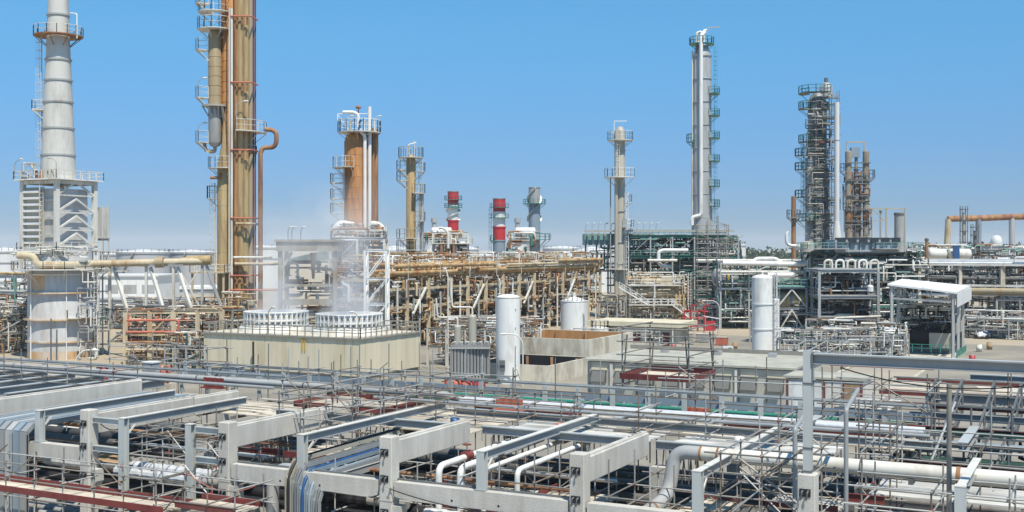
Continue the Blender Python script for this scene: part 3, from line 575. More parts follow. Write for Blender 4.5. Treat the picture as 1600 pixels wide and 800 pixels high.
# ------------------------------------------------------------------ slender ochre column
Ys = 230.0; zs = lambda y: az(y, Ys); c = V((ax(642, Ys), Ys, 0))
s1 = thing('distillation_column', 'slender ochre column with rust streaks, left of the red and white stacks', 'process column', c)
part('vessel', MB().lathe(c, [(.95, 0), (.95, zs(250)), (.5, zs(243)), (.05, zs(241))], 20), 'khaki', s1)
part('riser', MB().tube([c + V((2.1, .8, 0)), c + V((2.1, .8, zs(300)))], .42, 10), 'greyvessel', s1)
platform(s1, c, zs(246), .7, 2.5, 0, 360, 'offwhite', 'beige', h=2)
for y, a0, a1 in ((265, 150, 230), (282, 150, 230), (268, -40, 30), (302, -70, 40), (372, 150, 300), (390, 140, 320), (345, -40, 40)): platform(s1, c, zs(y), .95, 2.9, a0, a1, 'offwhite', 'beige', h=1.8)
ladder(s1, c + pol(-15, 1.7), zs(372), zs(246), -10, 'offwhite'); ladder(s1, c + pol(-35, 1.5), zs(430), zs(300), -30, 'offwhite')
pipe(s1, [c + V((-.5, 0, zs(243))), c + V((-.5, 0, zs(226))), c + V((1.1, 0, zs(223)))], .14, 'white'); bar('davit', c + V((.7, 0, zs(246))), c + V((.7, 0, zs(219))), .1, .1, 'offwhite', s1)
# ------------------------------------------------------------------ three round stacks and boiler houses
def stack(px, w, bands, label, spiral, top, Y=330.0):
    c = V((ax(px, Y), Y, 0)); r = w / 2 / F * Y; t = thing('chimney_stack', label, 'chimney stack', c)
    for y0, y1, m in bands: part('stack_band', MB().cyl(c, r, az(y1, Y), az(y0, Y), 28), m, t)
    for y0, y1, m in bands[1:]: part('flange', MB().lathe(c, [(r, az(y0, Y) - .2), (r + .16, az(y0, Y) - .2), (r + .16, az(y0, Y) + .2), (r, az(y0, Y) + .2)], 28, smooth=False), m, t)
    part('rim', MB().lathe(c, [(r - .1, az(top, Y) + .02), (r + .06, az(top, Y) + .02), (r + .06, az(top, Y) - .3)], 28), 'greydark', t)
    if spiral:
        for ph in (0, 180):
            vs = []; n = 36; y0, y1 = spiral
            for k in range(n + 1):
                z = az(y0, Y) + (az(y1, Y) - az(y0, Y)) * k / n
                for q in (r, r + .55): vs.append(c + pol(ph - 200 + 300 * k / n, q) + UP * z)
                for q in (r + .55, r): vs.append(c + pol(ph - 200 + 300 * k / n, q) + UP * (z + .12))
            part('spiral_strake', MB().add(vs, [(4 * k + j, 4 * k + 4 + j, 4 * k + 4 + (j + 1) % 4, 4 * k + (j + 1) % 4) for k in range(n) for j in range(4)]), 'offwhite', t)
    return t, c, r
t, c, r = stack(708, 17, [(299, 321, 'stackred'), (321, 345, 'white'), (345, 366, 'stackred'), (366, 425, 'bluegrey')], 'red and white banded stack with spiral strakes, left one of the red pair', (345, 322), 299)
for y in (312, 324): platform(t, c, az(y, 330), r, r + 1.0, 0, 360, 'green', 'green', h=1.1, r=.035, brackets=False)
t, c, r = stack(780, 19.5, [(310, 332, 'stackred'), (332, 355, 'white'), (355, 376, 'stackred'), (376, 408, 'bluegrey'), (408, 430, 'tankwhite')], 'plain red and white banded stack, right one of the red pair', None, 310)
for y in (324, 340): platform(t, c, az(y, 330), r, r + 1.0, 0, 360, 'green', 'bluegrey', h=1.1, r=.035, brackets=False)
ladder(t, c + pol(185, r + .5), az(400, 330), az(324, 330), 185, 'green')
platform(t, c, az(376, 330), r, r + .9, 150, 230, 'green', 'green', h=1.4, r=.06)
t, c, r = stack(835, 18, [(293, 318, 'greyvessel'), (318, 362, 'bluegrey'), (362, 405, 'grey')], 'unpainted grey stack with a spiral fin, right of the red and white pair', (346, 294), 293)
for y in (318,): platform(t, c, az(y, 330), r, r + 1.6, 0, 360, 'green', 'green', h=1.2, r=.045)
platform(t, c, az(374, 330), r, r + 3, 0, 360, 'green', 'green', h=1.6, r=.06)
def boiler(px, label, Y=315.0):
    c = V((ax(px, Y), Y, 0)); t = thing('boiler_house', label, 'boiler', c); X_ = V((1, 0, 0))
    vs = [c + V((x, y, z)) for y in (-4, 4) for x, z in ((-3, 0), (2.6, 0), (2.6, az(372, Y)), (-.6, az(372, Y)), (-3, az(402, Y)))]
    part('casing', MB().add(vs, [(0, 1, 2, 3, 4), (5, 6, 7, 8, 9)] + [(k, (k + 1) % 5, 5 + (k + 1) % 5, 5 + k) for k in range(5)]), 'white', t)
    for k in range(5): z = 3 + k * 3.0; bar('casing_rib', c + V((-2.8, -4.15, z)), c + V((2.6, -4.15, z)), .3, .3, 'tankwhite', t)
    part('header', MB().hcyl(c + V((-1, -2, az(361, Y))), c + V((4, -2, az(361, Y))), .95), 'white', t)
    p = c + V((-.6, -1, 0)); part('vent_pipe', MB().cyl(p, .6, 8, az(348, Y), 14), 'greyvessel', t); part('vent_head', MB().cyl(p, .85, az(348, Y), az(341, Y), 14), 'greyvessel', t)
    for q in (-2.6, 2.4): ladder(t, c + V((q, -4.6, 0)), 0, az(372, Y), -90, 'grey', cage=False)
    bar('inclined_duct', c + V((-3.6, -3, az(395, Y))), c + V((-2.0, -3, az(362, Y))), .6, .6, 'white', t)
    slab(t, c + V((.6, -1, 0)), 6.4, 7, az(374, Y), 'grey', 'greenlight', x=X_, y=V((0, 1, 0)))
    clutter(t, c + V((-3.4, -5, 0)), 7.5, 2, 8, az(362, Y), 60, ['offwhite', 'green', 'rustlight'], (.12, .3), px, X_, V((0, 1, 0)))
boiler(812, 'white boiler house with sloping front between the right two stacks')
boiler(682, 'white boiler house half hidden by rusty manifold, below the left red stack')
mf = thing('manifold_unit', 'white and rusty pipe manifold tower in front of the left red stack', 'manifold', at(692, 430, 262)); o = V((ax(676, 262), 262, 0)); X_ = V((1, 0, 0)); Y_ = V((0, 1, 0))
steel_frame(mf, o, 2, 4, 1, 4, [11, 14.5, 17, 19.5], 'offwhite', 'offwhite', cw=.3, brace=.2, seed=8, x=X_, y=Y_)
clutter(mf, o, 8, 4, 8, 20, 140, ['offwhite', 'white', 'rust', 'beigepipe'], (.12, .3), 21, X_, Y_)
for q in (2, 3.4, 4.8): part('riser', MB().tube([o + V((q, -.6, 6)), o + V((q, -.6, 18))], .35, 8), 'rust', mf)
pipe(mf, [o + V((1.4, -1, 20.6)), o + V((2.6, -1, 20.6)), o + V((3.6, -1, 19.6)), o + V((3.6, -1, 16))], .3, 'offwhite', 1.0); slab(mf, o + V((4, 2, 0)), 10, 6, 17.2, 'offwhite', 'offwhite', x=X_, y=Y_)
# ------------------------------------------------------------------ cooling tower with two steaming fans
k0 = V((-18.2, 138, 0)); LU, LW, HT = 24.4, 13.6, 5.0
ct = thing('cooling_tower', 'long cream cooling tower box with two round white fan stacks on its roof', 'cooling tower', k0)
part('basin_wall', MB().box(k0 - U * LU / 2 + W * LW / 2 + UP * (HT / 2 - .1), LU - .3, LW - .3, HT - .2, U, W), 'capgrey', ct)
n = 22
for i in range(n): bar('cladding_panel', k0 - U * (LU * i / n + .02) + W * .06 + UP * (.5 + .0), k0 - U * (LU * i / n + .02) + W * .06 + UP * HT, .001, .001, 'cladding', ct) if False else part('panel', MB().box(k0 - U * (LU * (i + .5) / n) + W * .06 + UP * (HT / 2 + .3), LU / n - .035, .16 + .02 * (i % 2), HT - .6, U, W), 'cladding', ct)
n = 12
for i in range(n): part('panel', MB().box(k0 + W * (LW * (i + .5) / n) - U * .06 + UP * (HT / 2 + .3), .16 + .02 * (i % 2), LW / n - .035, HT - .6, U, W), 'cladding', ct)
part('roof_deck', MB().box(k0 - U * LU / 2 + W * LW / 2 + UP * (HT + .09), LU + .5, LW + .5, .18, U, W), 'capgrey', ct)
part('deck_surface', MB().box(k0 - U * LU / 2 + W * LW / 2 + UP * (HT + .2), LU, LW, .04, U, W), 'concrete', ct)
q = [k0 + U * .1 - W * .1, k0 - U * (LU + .1) - W * .1, k0 - U * (LU + .1) + W * (LW + .1), k0 + U * .1 + W * (LW + .1)]
part('roof_railing', railing_mb([p + UP * (HT + .18) for p in q], 1.25, .065, 1.15, closed=True), 'capgrey', ct)
for sU, sW in ((17.9, 6.6), (6.2, 6.6)):
    c = k0 - U * sU + W * sW + UP * HT
    fs_ = part('fan_stack', MB().lathe(c, [(4.25, .2), (4.1, .7), (3.95, 1.2), (4.02, 2.0), (4.2, 2.75), (4.05, 2.75), (3.85, 2.0), (3.8, .3)], 56), 'white', ct)
    part('fan_base', MB().lathe(c, [(4.9, .2), (4.7, .75), (4.1, .8)], 48), 'offwhite', ct)
    rb = MB()
    for k in range(36): rb.box(c + pol(k * 360 / 36, 4.16) + UP * 1.75, .13, .2, 1.9, pol(k * 360 / 54, 1), pol(k * 360 / 54 + 90, 1))
    part('stack_rib', rb, 'white', fs_, kind='stuff')
    vn = MB()
    for zz in (1.32, 2.22):
        for k in range(36): a = (k + .5) * 360 / 36; vn.box(c + pol(a, 4.08 if zz > 2 else 3.99) + UP * zz, .1, .3, .36 if zz > 2 else .2, pol(a, 1), pol(a + 90, 1))
    part('vent', vn, 'greydark', fs_, kind='stuff')
    for zz in (.95, 1.72, 2.68): part('hoop', MB().lathe(c, [(4.1, zz - .05), (4.26, zz - .05), (4.26, zz + .05), (4.1, zz + .05)], 56, smooth=False), 'white', fs_)
    for k in range(6): bar('fan_blade', c + UP * 1.0 + pol(k * 60, .4), c + UP * 1.0 + pol(k * 60, 3.6), .6, .08, 'bluegrey', ct)
    part('hub', MB().cyl(c, .5, .3, 1.3, 14), 'grey', ct)
for q_, w in ((1.6, .9),): lamp_post(ct, k0 - U * .4 + W * .2 + UP * (HT + .2), 2.6, -U * .8, 'khakigrey', .8)
lamp_post(ct, k0 - U * 14 + W * .2 + UP * (HT + .2), 2.9, U * .7, 'khakigrey', .8)
for q_ in (8.1, 8.5): part('drain_pipe', MB().tube([k0 - U * q_ - W * .12 + UP * 3.4, k0 - U * q_ - W * .12 + UP * 5], .07, 6), 'yellow', ct)
part('standpipe', MB().tube([k0 - U * 15.6 - W * .8, k0 - U * 15.6 - W * .8 + UP * 4.3], .13, 8), 'black', ct)

# steam from the two fans
def steam(c, h, r0, r1, drift, dens, name_label, seed):
    m = bpy.data.materials.new('steam'); m.use_nodes = True; nt = m.node_tree; nt.nodes.remove(nt.nodes['Principled BSDF'])
    pv = nt.nodes.new('ShaderNodeVolumePrincipled'); pv.inputs['Color'].default_value = (.97, .97, .98, 1); pv.inputs['Anisotropy'].default_value = .1
    tc = nt.nodes.new('ShaderNodeTexCoord'); mp = nt.nodes.new('ShaderNodeMapping'); mp.inputs['Location'].default_value = (seed, 0, 0); nz = nt.nodes.new('ShaderNodeTexNoise')
    nz.inputs['Scale'].default_value = .28; nz.inputs['Detail'].default_value = 4; nt.links.new(tc.outputs['Object'], mp.inputs[0]); nt.links.new(mp.outputs[0], nz.inputs['Vector'])
    sx = nt.nodes.new('ShaderNodeSeparateXYZ'); nt.links.new(tc.outputs['Object'], sx.inputs[0])
    def M(op, a, b=None, c_=None):
        n_ = nt.nodes.new('ShaderNodeMath'); n_.operation = op; n_.use_clamp = op == 'MAXIMUM' and False
        for i, x in enumerate((a, b, c_)):
            if x is None: continue
            if isinstance(x, (int, float)): n_.inputs[i].default_value = x
            else: nt.links.new(x, n_.inputs[i])
        return n_.outputs[0]
    zf = M('DIVIDE', sx.outputs[2], h)
    dx = M('SUBTRACT', sx.outputs[0], M('MULTIPLY', zf, drift.x)); dy = M('SUBTRACT', sx.outputs[1], M('MULTIPLY', zf, drift.y))
    rad = M('SQRT', M('ADD', M('MULTIPLY', dx, dx), M('MULTIPLY', dy, dy)))
    rr = M('ADD', r0, M('MULTIPLY', zf, r1 - r0)); e = M('MAXIMUM', M('SUBTRACT', 1, M('DIVIDE', rad, rr)), 0)
    fade = M('MAXIMUM', M('SUBTRACT', 1, zf), 0)
    nn = M('MAXIMUM', M('MULTIPLY', M('SUBTRACT', nz.outputs[0], .36), 4), 0)
    nt.links.new(M('MULTIPLY', M('MULTIPLY', M('MULTIPLY', M('POWER', e, .8), M('POWER', fade, 1.2)), nn), dens), pv.inputs['Density'])
    nt.links.new(pv.outputs[0], nt.nodes['Material Output'].inputs['Volume']); MATS['steam%d' % seed] = m
    mb = MB(); n_ = 10; vs = []
    mb.tube([V(c) + drift * (k / n_) + UP * (h * k / n_) for k in range(n_ + 1)], [r0 + (r1 - r0) * k / n_ for k in range(n_ + 1)], 20)
    single('steam_plume', mb, 'steam%d' % seed, name_label, 'steam', c, kind='stuff')
steam(k0 - U * 17.9 + W * 6.6 + UP * (HT + 2.4), 15, 4.0, 6.5, V((1.6, 1, 0)), .4, 'thin white steam rising from the left cooling fan', 1)
steam(k0 - U * 6.2 + W * 6.6 + UP * (HT + 2.4), 18, 4.2, 7.5, V((-1.4, 1, 0)), .42, 'white steam rising from the right cooling fan past the orange column', 2)

# ------------------------------------------------------------------ rusty beige pipe rack running away behind
mo = V((ax(600, 178), 178, 0)); pr = thing('pipe_rack', 'long beige concrete pipe rack loaded with rust-stained pipes, running away behind the white silo', 'pipe rack', mo)
nb, bl, dw = 13, 6.6, 9.0
for i in range(nb + 1):
    for j in (0, 1):
        p = mo + W * (i * bl) + (-U) * (j * dw); bar('column', p, p + UP * 11.2, .62, .62, 'beige', pr)
    for z in (5.2, 8.0, 11.0): bar('cross_beam', mo + W * (i * bl) - U * .33 + UP * z, mo + W * (i * bl) - U * (dw - .33) + UP * z, .45, .5, 'beige', pr)
    if i < nb:
        for z in (6.6, 9.5): bar('side_beam', mo + W * (i * bl + .33) + UP * z, mo + W * (i * bl + bl - .33) + UP * z, .35, .4, 'beige', pr)
        p = mo + W * (i * bl + bl * .5) + U * .35
        bar('mid_post', p, p + UP * (10.4 - (i % 3) * .8), .28, .28, ('offwhite', 'grey', 'greyvessel')[i % 3], pr)
        if i % 3 == 1: bar('brace', mo + W * (i * bl + 1) + U * .5 + UP * 5.5, mo + W * (i * bl + 5) + U * .5 + UP * 9.6, .3, .3, 'offwhite', pr)
ml = ['beigepipe', 'beige', 'rustlight', 'grey', 'beigepipe', 'offwhite', 'rust']
q = random.Random(5)
for z in (5.6, 8.4, 11.45):
    for k in range(11):
        r = q.uniform(.12, .34); a = q.uniform(0, 12) if k % 3 == 0 else 0; b = nb * bl - (q.uniform(0, 25) if k % 4 == 1 else 0); m = q.choice(ml); y = -U * (.5 + k * .78)
        pts = [mo + y + W * a + UP * (z + r), mo + y + W * b + UP * (z + r)]
        if k % 3 == 0: pts = [pts[0] - UP * q.uniform(1, 2.2)] + pts
        part('pipe', MB().tube(fillet(pts, r * 3), r, 9), m, pr)
# the big looped lines on its near edge, the top layer
for off, z, a, b, r, m in ((.3, 12.1, -2, 22, .33, 'beigepipe'), (.4, 13.2, 2, 36, .30, 'beigepipe'), (.2, 12.2, 30, 82, .36, 'beigepipe'), (.6, 13.0, 40, 84, .26, 'beige'), (.9, 13.6, 62, 85, .34, 'beigepipe')):
    pts = [mo + U * off + W * a + UP * z, mo + U * off + W * b + UP * z, mo + U * (off - .1) + W * b + UP * (z + 1.4 if z < 12.15 else z - 1.6), mo - U * 3 + W * b + UP * (z + 1.4 if z < 12.15 else z - 1.6)]
    part('expansion_loop', MB().tube(fillet(pts, 1.0, 5), r, 12), m, pr)
for z in (12.4, 13.4): part('header_pipe', MB().tube([mo - U * 2 + W * 0 + UP * z, mo - U * 2 + W * 60 + UP * z], .3, 10), 'beigepipe', pr)
clutter(pr, mo - U * dw, dw + .6, nb * bl, .6, 11, 1300, ['rust', 'beige', 'offwhite', 'grey', 'rustlight', 'beigepipe', 'greyvessel', 'darkpipe'], (.07, .2), 31)
clutter(pr, mo - U * dw, dw, nb * bl, 11.2, 15.2, 460, ['beige', 'rustlight', 'offwhite', 'beigepipe', 'rust', 'white'], (.06, .17), 32)
for i in range(0, nb, 2): part('valve_box', MB().box(mo + W * (i * bl + 3) - U * 4 + UP * 2, 4.5, 3.0, 3.4, U, W), 'rust' if i % 4 else 'greydark', pr)
for i in range(6): slab(pr, mo + W * (10 + i * 12) - U * (4.5 + (i % 2) * 2), 3, 8, 13.3 + .3 * (i % 3), 'beige', 'offwhite', h=1.2)
for i in range(8): lamp_post(pr, mo + W * (6 + i * 10) + U * .6 + UP * 11, 3, U * .6, 'offwhite', .7)
# clutter on the ground before the rack
sk = thing('equipment_skid', 'cluttered white piping skid between the cooling tower and the white silo', 'piping skid', at(700, 540, 160)); o = V((ax(668, 158), 158, 0))
steel_frame(sk, o, 4, 3, 2, 5, [2.6, 5], 'offwhite', 'tan', cw=.22, bh=.25, brace=.2, seed=3)
clutter(sk, o, 12, 12, .3, 6.4, 420, ['offwhite', 'white', 'rust', 'grey', 'tan', 'rustlight'], (.05, .13), 33)
for px, w, y0, y1, lab in ((715, 11, 508, 540, 'short tan pressure vessel behind the finned vaporiser'), (738, 13, 492, 535, 'taller tan pressure vessel beside its shorter twin behind the vaporiser')):
    Yv = 150; c = V((ax(px, Yv), Yv, 0)); t = thing('pressure_vessel', lab, 'vessel', c); r = w / 2 / F * Yv
    part('shell', MB().cyl(c, r, 1.4, az(y0 + 3, Yv), 18, dome=.3), 'tan', t)
    for a in (0, 120, 240): bar('leg', c + pol(a, r * .8), c + pol(a, r * .8) + UP * 1.6, .12, .12, 'tan', t)
    pipe(t, [c + UP * az(y0 + 3, Yv), c + UP * (az(y0, Yv) + 1), c + V((-2.6, 0, az(y0, Yv) + 1)), c + V((-2.8, 0, az(y0, Yv) + 3.5))], .12, 'offwhite')
# finned vaporiser
Yv = 136.0; t = thing('ambient_vaporiser', 'bank of tall grey finned tubes left of the white silo', 'vaporiser', at(733, 590, Yv))
for j in range(2):
    for i in range(12):
        p = V((ax(706 + i * 5.1, Yv) + .1 * j, Yv + j * .55 + .04 * i, 0)); zt = az(538, Yv)
        mb = MB().tube([p + UP * .6, p + UP * zt], .06, 6)
        for a in (0, 45, 90, 135): mb.box(p + UP * (zt / 2 + .4), .30, .02, zt - .9, pol(a, 1), pol(a + 90, 1))
        part('finned_tube', mb, 'greyvessel', t)
        if i % 2 == 0: part('return_bend', MB().tube(fillet([p + UP * (zt - .1), p + UP * (zt + .25), p + V((.39, 0, zt + .25)), p + V((.39, 0, zt - .1))], .15), .06, 6), 'greyvessel', t)
for z in (1, 4.2): part('tie_frame', MB().box(V((ax(733, Yv), Yv + .3, z)), 4.9, 1.0, .12), 'grey', t)
# white silo
Yv = 137.0; c = V((ax(794, Yv), Yv, 0)); r = 1.42; t = thing('storage_silo', 'tall plain white cylinder standing nearest the camera, in front of the basins', 'silo', c); zt = az(465, Yv)
part('shell', MB().cyl(c, r, .3, zt, 40, dome=.42), 'white', t)
part('base_skirt', MB().lathe(c, [(r + .03, 0), (r + .03, .5)], 40), 'white', t)
part('seam', MB().lathe(c, [(r, zt - .05), (r + .025, zt - .02), (r + .025, zt + .06), (r, zt + .08)], 40), 'tan', t)
for k in range(4): part('lifting_lug', MB().box(c + pol(-52, r + .03) + UP * (2.2 + k * 2.2), .12, .12, .18), 'tan', t)
pipe(t, [c + pol(-70, r + .5) + UP * .2, c + pol(-70, r + .5) + UP * 1.6, c + pol(-64, r + .9) + UP * 1.9, c + pol(-50, r + 1.0) + UP * .2], .06, 'offwhite')
part('control_box', MB().box(c + pol(-115, r + .5) + UP * 2.2, .9, .5, 1.3), 'greydark', t)
def street_lamp(p, h, d, label, m='offwhite', reach=2.0):
    p = V(p); t = thing('street_lamp', label, 'street lamp', p); part('pole', MB().tube(fillet([p, p + UP * (h - .8), p + UP * h + d * .8, p + UP * h + d * reach], 1.2, 6), [.09] * 9 if False else .075, 8), m, t)
    e = p + UP * h + d * reach; part('lamp_head', MB().tube([e - d * .2, e + d * .15, e + d * .65], [.05, .15, .08], 8), m, t)
street_lamp((ax(817, 133), 133, 0), az(522, 133), V((-1, 0, 0)), 'thin white gooseneck lamp in front of the white silo')
street_lamp((ax(700, 140), 140, 0), az(420, 140), V((-.4, 0, 0)), 'tall thin pole before the beige pipe rack left of the silo', reach=.6)
street_lamp((ax(1124, 200), 200, 0), az(470, 200), V((-1, 0, 0)), 'grey gooseneck lamp by the road in front of the green plant', reach=2.4)
street_lamp((ax(118, 112), 112, 0), az(547, 112), V((1, 0, 0)), 'white gooseneck lamp at the foot of the furnace', reach=1.6)
# white tank behind the basins
Yv = 205.0; c = V((ax(897, Yv), Yv, 0)); r = 2.4; t = thing('white_tank', 'wide white upright tank with a railed cone roof behind the basins', 'tank', c); zt = az(470, Yv)
part('shell', MB().lathe(c, [(r, 0), (r, zt)], 36), 'white', t); part('roof', MB().lathe(c, [(r + .08, zt - .05), (r + .08, zt + .08), (.4, zt + .7), (.01, zt + .75)], 36), 'white', t)
part('railing', railing_mb([c + pol(k * 20, r) + UP * zt for k in range(18)], 1.1, .045, closed=True), 'offwhite', t); part('vent', MB().cyl(c, .3, zt + .6, zt + 1.5, 10), 'offwhite', t)
pipe(t, [c + pol(-50, r + .2) + UP * .2, c + pol(-50, r + .2) + UP * (zt - 2.4), c + pol(-50, r - .1) + UP * (zt - 1.9)], .16, 'greyvessel')
Yv = 188.0; c = V((ax(937, Yv), Yv, 0)); t = thing('small_tank', 'small low white tank with a railing right of the tall white tank', 'tank', c)
part('shell', MB().cyl(c, 1.45, 0, az(512, Yv), 28, dome=.2), 'white', t); part('railing', railing_mb([c + pol(k * 30, 1.4) + UP * az(512, Yv) for k in range(12)], 1.2, .045, closed=True), 'offwhite', t)
# concrete basins
def basin(o, lu, lw, h, wall, label, inner, ribs=True, water=True):
    o = V(o); t = thing('concrete_basin', label, 'basin', o)      # o is the near right-hand corner
    def wl(a, b, nm='wall'): part(nm, MB().beam(a + UP * h / 2, b + UP * h / 2, wall, h), 'concrete', t)
    c0, c1, c2, c3 = o, o - U * lu, o - U * lu + W * lw, o + W * lw; hw = wall / 2
    wl(c0 + W * hw, c1 + W * hw); wl(c3 - W * hw, c2 - W * hw); wl(c0 - U * hw + W * wall, c3 - U * hw - W * wall); wl(c1 + U * hw + W * wall, c2 + U * hw - W * wall)
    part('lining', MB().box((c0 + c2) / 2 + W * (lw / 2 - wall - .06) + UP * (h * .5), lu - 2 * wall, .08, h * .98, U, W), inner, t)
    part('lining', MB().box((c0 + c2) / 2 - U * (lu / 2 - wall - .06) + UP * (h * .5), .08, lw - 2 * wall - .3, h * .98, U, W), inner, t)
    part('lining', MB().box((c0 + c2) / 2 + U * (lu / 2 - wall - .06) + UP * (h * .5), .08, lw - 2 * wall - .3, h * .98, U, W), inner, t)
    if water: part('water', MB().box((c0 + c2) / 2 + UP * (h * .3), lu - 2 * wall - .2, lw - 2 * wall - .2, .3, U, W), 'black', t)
    if ribs:
        for k in range(3): p = c2 + U * (lu * (k + .5) / 3) - W * (wall + .2); bar('stiffener', p + UP * .2, p + UP * (h - .2), .35, .3, 'rustlight', t)
    return t
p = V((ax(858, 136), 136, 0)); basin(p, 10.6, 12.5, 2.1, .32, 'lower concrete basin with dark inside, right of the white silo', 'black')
p = V((ax(921, 149), 149, 0)); basin(p, 14, 15.5, 4.15, .4, 'higher concrete basin with an orange rusted inside, behind the lower one', 'rustinner', water=False)
# low grey building with propped windows
o = V((ax(918, 121), 121, 0)); BL, BW, BH = 21.5, 13.0, 4.35
gb = thing('control_building', 'low grey flat-roofed building with open awning windows behind the barrier', 'building', o)
part('wall', MB().box(o + U * BL / 2 + W * BW / 2 + UP * (BH / 2 - .1), BL, BW, BH - .2, U, W), 'wallgrey', gb)
part('roof', MB().box(o + U * BL / 2 + W * BW / 2 + UP * BH, BL + .6, BW + .6, .2, U, W), 'roofgrey', gb)
part('parapet', MB().box(o + U * BL / 2 + W * (BW + .2) + UP * (BH + .32), BL + .6, .2, .44, U, W), 'capgrey', gb)
for k in range(8):
    p = o + U * (1.4 + k * 2.65) - W * .05
    w_ = part('window', MB().box(p + UP * 2.7, 1.5, .14, 1.3, U, W), 'greydark', gb)
    part('frame', MB().box(p - W * .1 + UP * 3.42, 1.7, .26, .22, U, W), 'cladding', w_)
    d = (-W * .45 - UP * .9).normalized(); part('awning', MB().box(p - W * .42 + UP * 2.75, 1.5, 1.35, .05, U, d, U.cross(d)), 'awning', w_)
    if k in (0, 3, 5): part('pilaster', MB().box(o + U * (2.75 + k * 2.65) - W * .1 + UP * 2.05, .3, .2, 4.1, U, W), 'offwhite', gb)
    if k % 2 == 0: part('downpipe', MB().tube([o + U * (.3 + k * 2.65) - W * .2, o + U * (.3 + k * 2.65) - W * .2 + UP * 4.1], .06, 6), 'greydark', gb)
for k in range(3): part('roof_vent', MB().box(o + U * (5 + k * 6) + W * 10 + UP * (BH + .3), .8, .8, .5, U, W), 'grey', gb)
ac = thing('roof_unit', 'white air conditioning box behind the grey building near the road', 'air conditioner', at(1135, 545, 138)); c = V((ax(1137, 140), 140, 0))
part('case', MB().box(c + UP * 3.6, 1.3, .7, 1.0), 'offwhite', ac); part('fan_grille', MB().tube([c + V((.2, -.36, 3.6)), c + V((.2, -.4, 3.6))], .38, 14), 'greydark', ac); part('stand', MB().box(c + UP * 1.55, 1.0, .6, 3.1), 'tan', ac)
# annex with the long cream roof edge
o = V((ax(922, 190), 190, 0)); an = thing('annex_building', 'low cream annex with an overhanging flat roof in front of the beige exchangers', 'building', o)
part('wall', MB().box(o + U * 8 + W * 4 + UP * 1.6, 13, 7, 3.2, U, W), 'concrete', an); part('roof', MB().box(o + U * 7.6 + W * 4 + UP * 3.75, 16, 9, .75, U, W), 'cladding', an)
for k in range(5): p = o + U * (3 + k * 2.5) + W * .45; part('window' if k % 2 else 'door', MB().box(p + UP * (1.7 if k % 2 else 1.3), 1.2, .12, 1.3 if k % 2 else 2.4, U, W), 'greydark' if k % 2 else 'redprimer', an)
for k in range(4): bar('canopy_post', o + U * (.6 + k * 4.6) - W * .3, o + U * (.6 + k * 4.6) - W * .3 + UP * 3.38, .18, .18, 'offwhite', an)
clutter(an, o - W * 9, 15, 7, .3, 3.2, 60, ['offwhite', 'tan', 'grey'], (.05, .1), 3)
part('yard_wall', MB().beam(o - W * 12 + U * 2 + UP * .9, o - W * 12 + U * 16 + UP * .9, .3, 1.8), 'concrete', an)
# ------------------------------------------------------------------ slim grey column
Ys = 262.0; zs = lambda y: az(y, Ys); c = V((ax(969, Ys), Ys, 0))
s2 = thing('distillation_column', 'slim grey twin-pipe column with white platforms in front of the green plant', 'process column', c)
part('vessel', MB().lathe(c, [(1.1, 0), (1.1, zs(206)), (.7, zs(199)), (.05, zs(197))], 22), 'tan', s2)
part('riser', MB().tube([c + V((-1.0, -1.2, 0)), c + V((-1.0, -1.2, zs(205)))], .42, 10), 'tan', s2); part('riser', MB().tube([c + V((-2.2, 0, 0)), c + V((-2.2, 0, zs(275)))], .14, 6), 'grey', s2)
for y in (235, 290, 330, 378, 412): part('band', MB().lathe(c, [(1.25, zs(y) - .12), (1.36, zs(y)), (1.25, zs(y) + .12)], 22), 'grey', s2)
platform(s2, c, zs(219), 1.2, 2.9, 0, 360, 'offwhite', 'white', h=2); platform(s2, c, zs(277), 1.2, 3.6, 90, 330, 'white', 'white', h=2); platform(s2, c, zs(355), 1.2, 3.2, -70, 30, 'white', 'white', h=1.8)
platform(s2, c, zs(316), 1.2, 2.7, -40, 40, 'white', 'white', h=1.8); platform(s2, c, zs(420), 1.2, 3, 180, 300, 'offwhite', 'offwhite', h=1.6); platform(s2, c, zs(485), 1.3, 4.5, 150, 390, 'offwhite', 'white', h=2)
ladder(s2, c + pol(-45, 1.6), zs(485), zs(300), -45, 'white'); ladder(s2, c + pol(-110, 1.8), zs(277), zs(219), -110, 'white')
bar('davit', c + V((-1.4, -.5, zs(219))), c + V((-1.4, -.5, zs(189))), .16, .16, 'white', s2); bar('davit_arm', c + V((-1.4, -.5, zs(189.5))), c + V((1.5, -.5, zs(189.5))), .16, .16, 'white', s2)
# ------------------------------------------------------------------ tall grey column
Yt = 300.0; zt_ = lambda y: az(y, Yt); c = V((ax(1097, Yt), Yt, 0))
tc_ = thing('distillation_column', 'tallest grey column with green platforms and a long white riser, right of centre', 'process column', c)
part('vessel', MB().lathe(c, [(2.75, 0), (2.75, zt_(355)), (2.45, zt_(300)), (2.35, zt_(95)), (2.0, zt_(80)), (1.4, zt_(72)), (.1, zt_(68))], 32), 'greyvessel', tc_)
for y in range(88, 350, 36): part('band', MB().lathe(c, [(2.4, zt_(y) - .15), (2.62, zt_(y)), (2.4, zt_(y) + .15)], 32), 'grey', tc_)
part('riser', MB().tube(fillet([c + V((-3, -2.4, zt_(352))), c + V((-3, -2.4, zt_(339))), c + V((-.7, -2.7, zt_(338))), c + V((-.7, -2.7, zt_(58))), c + V((.4, -1.5, zt_(52)))], 1.2, 5), .5, 12), 'white', tc_)
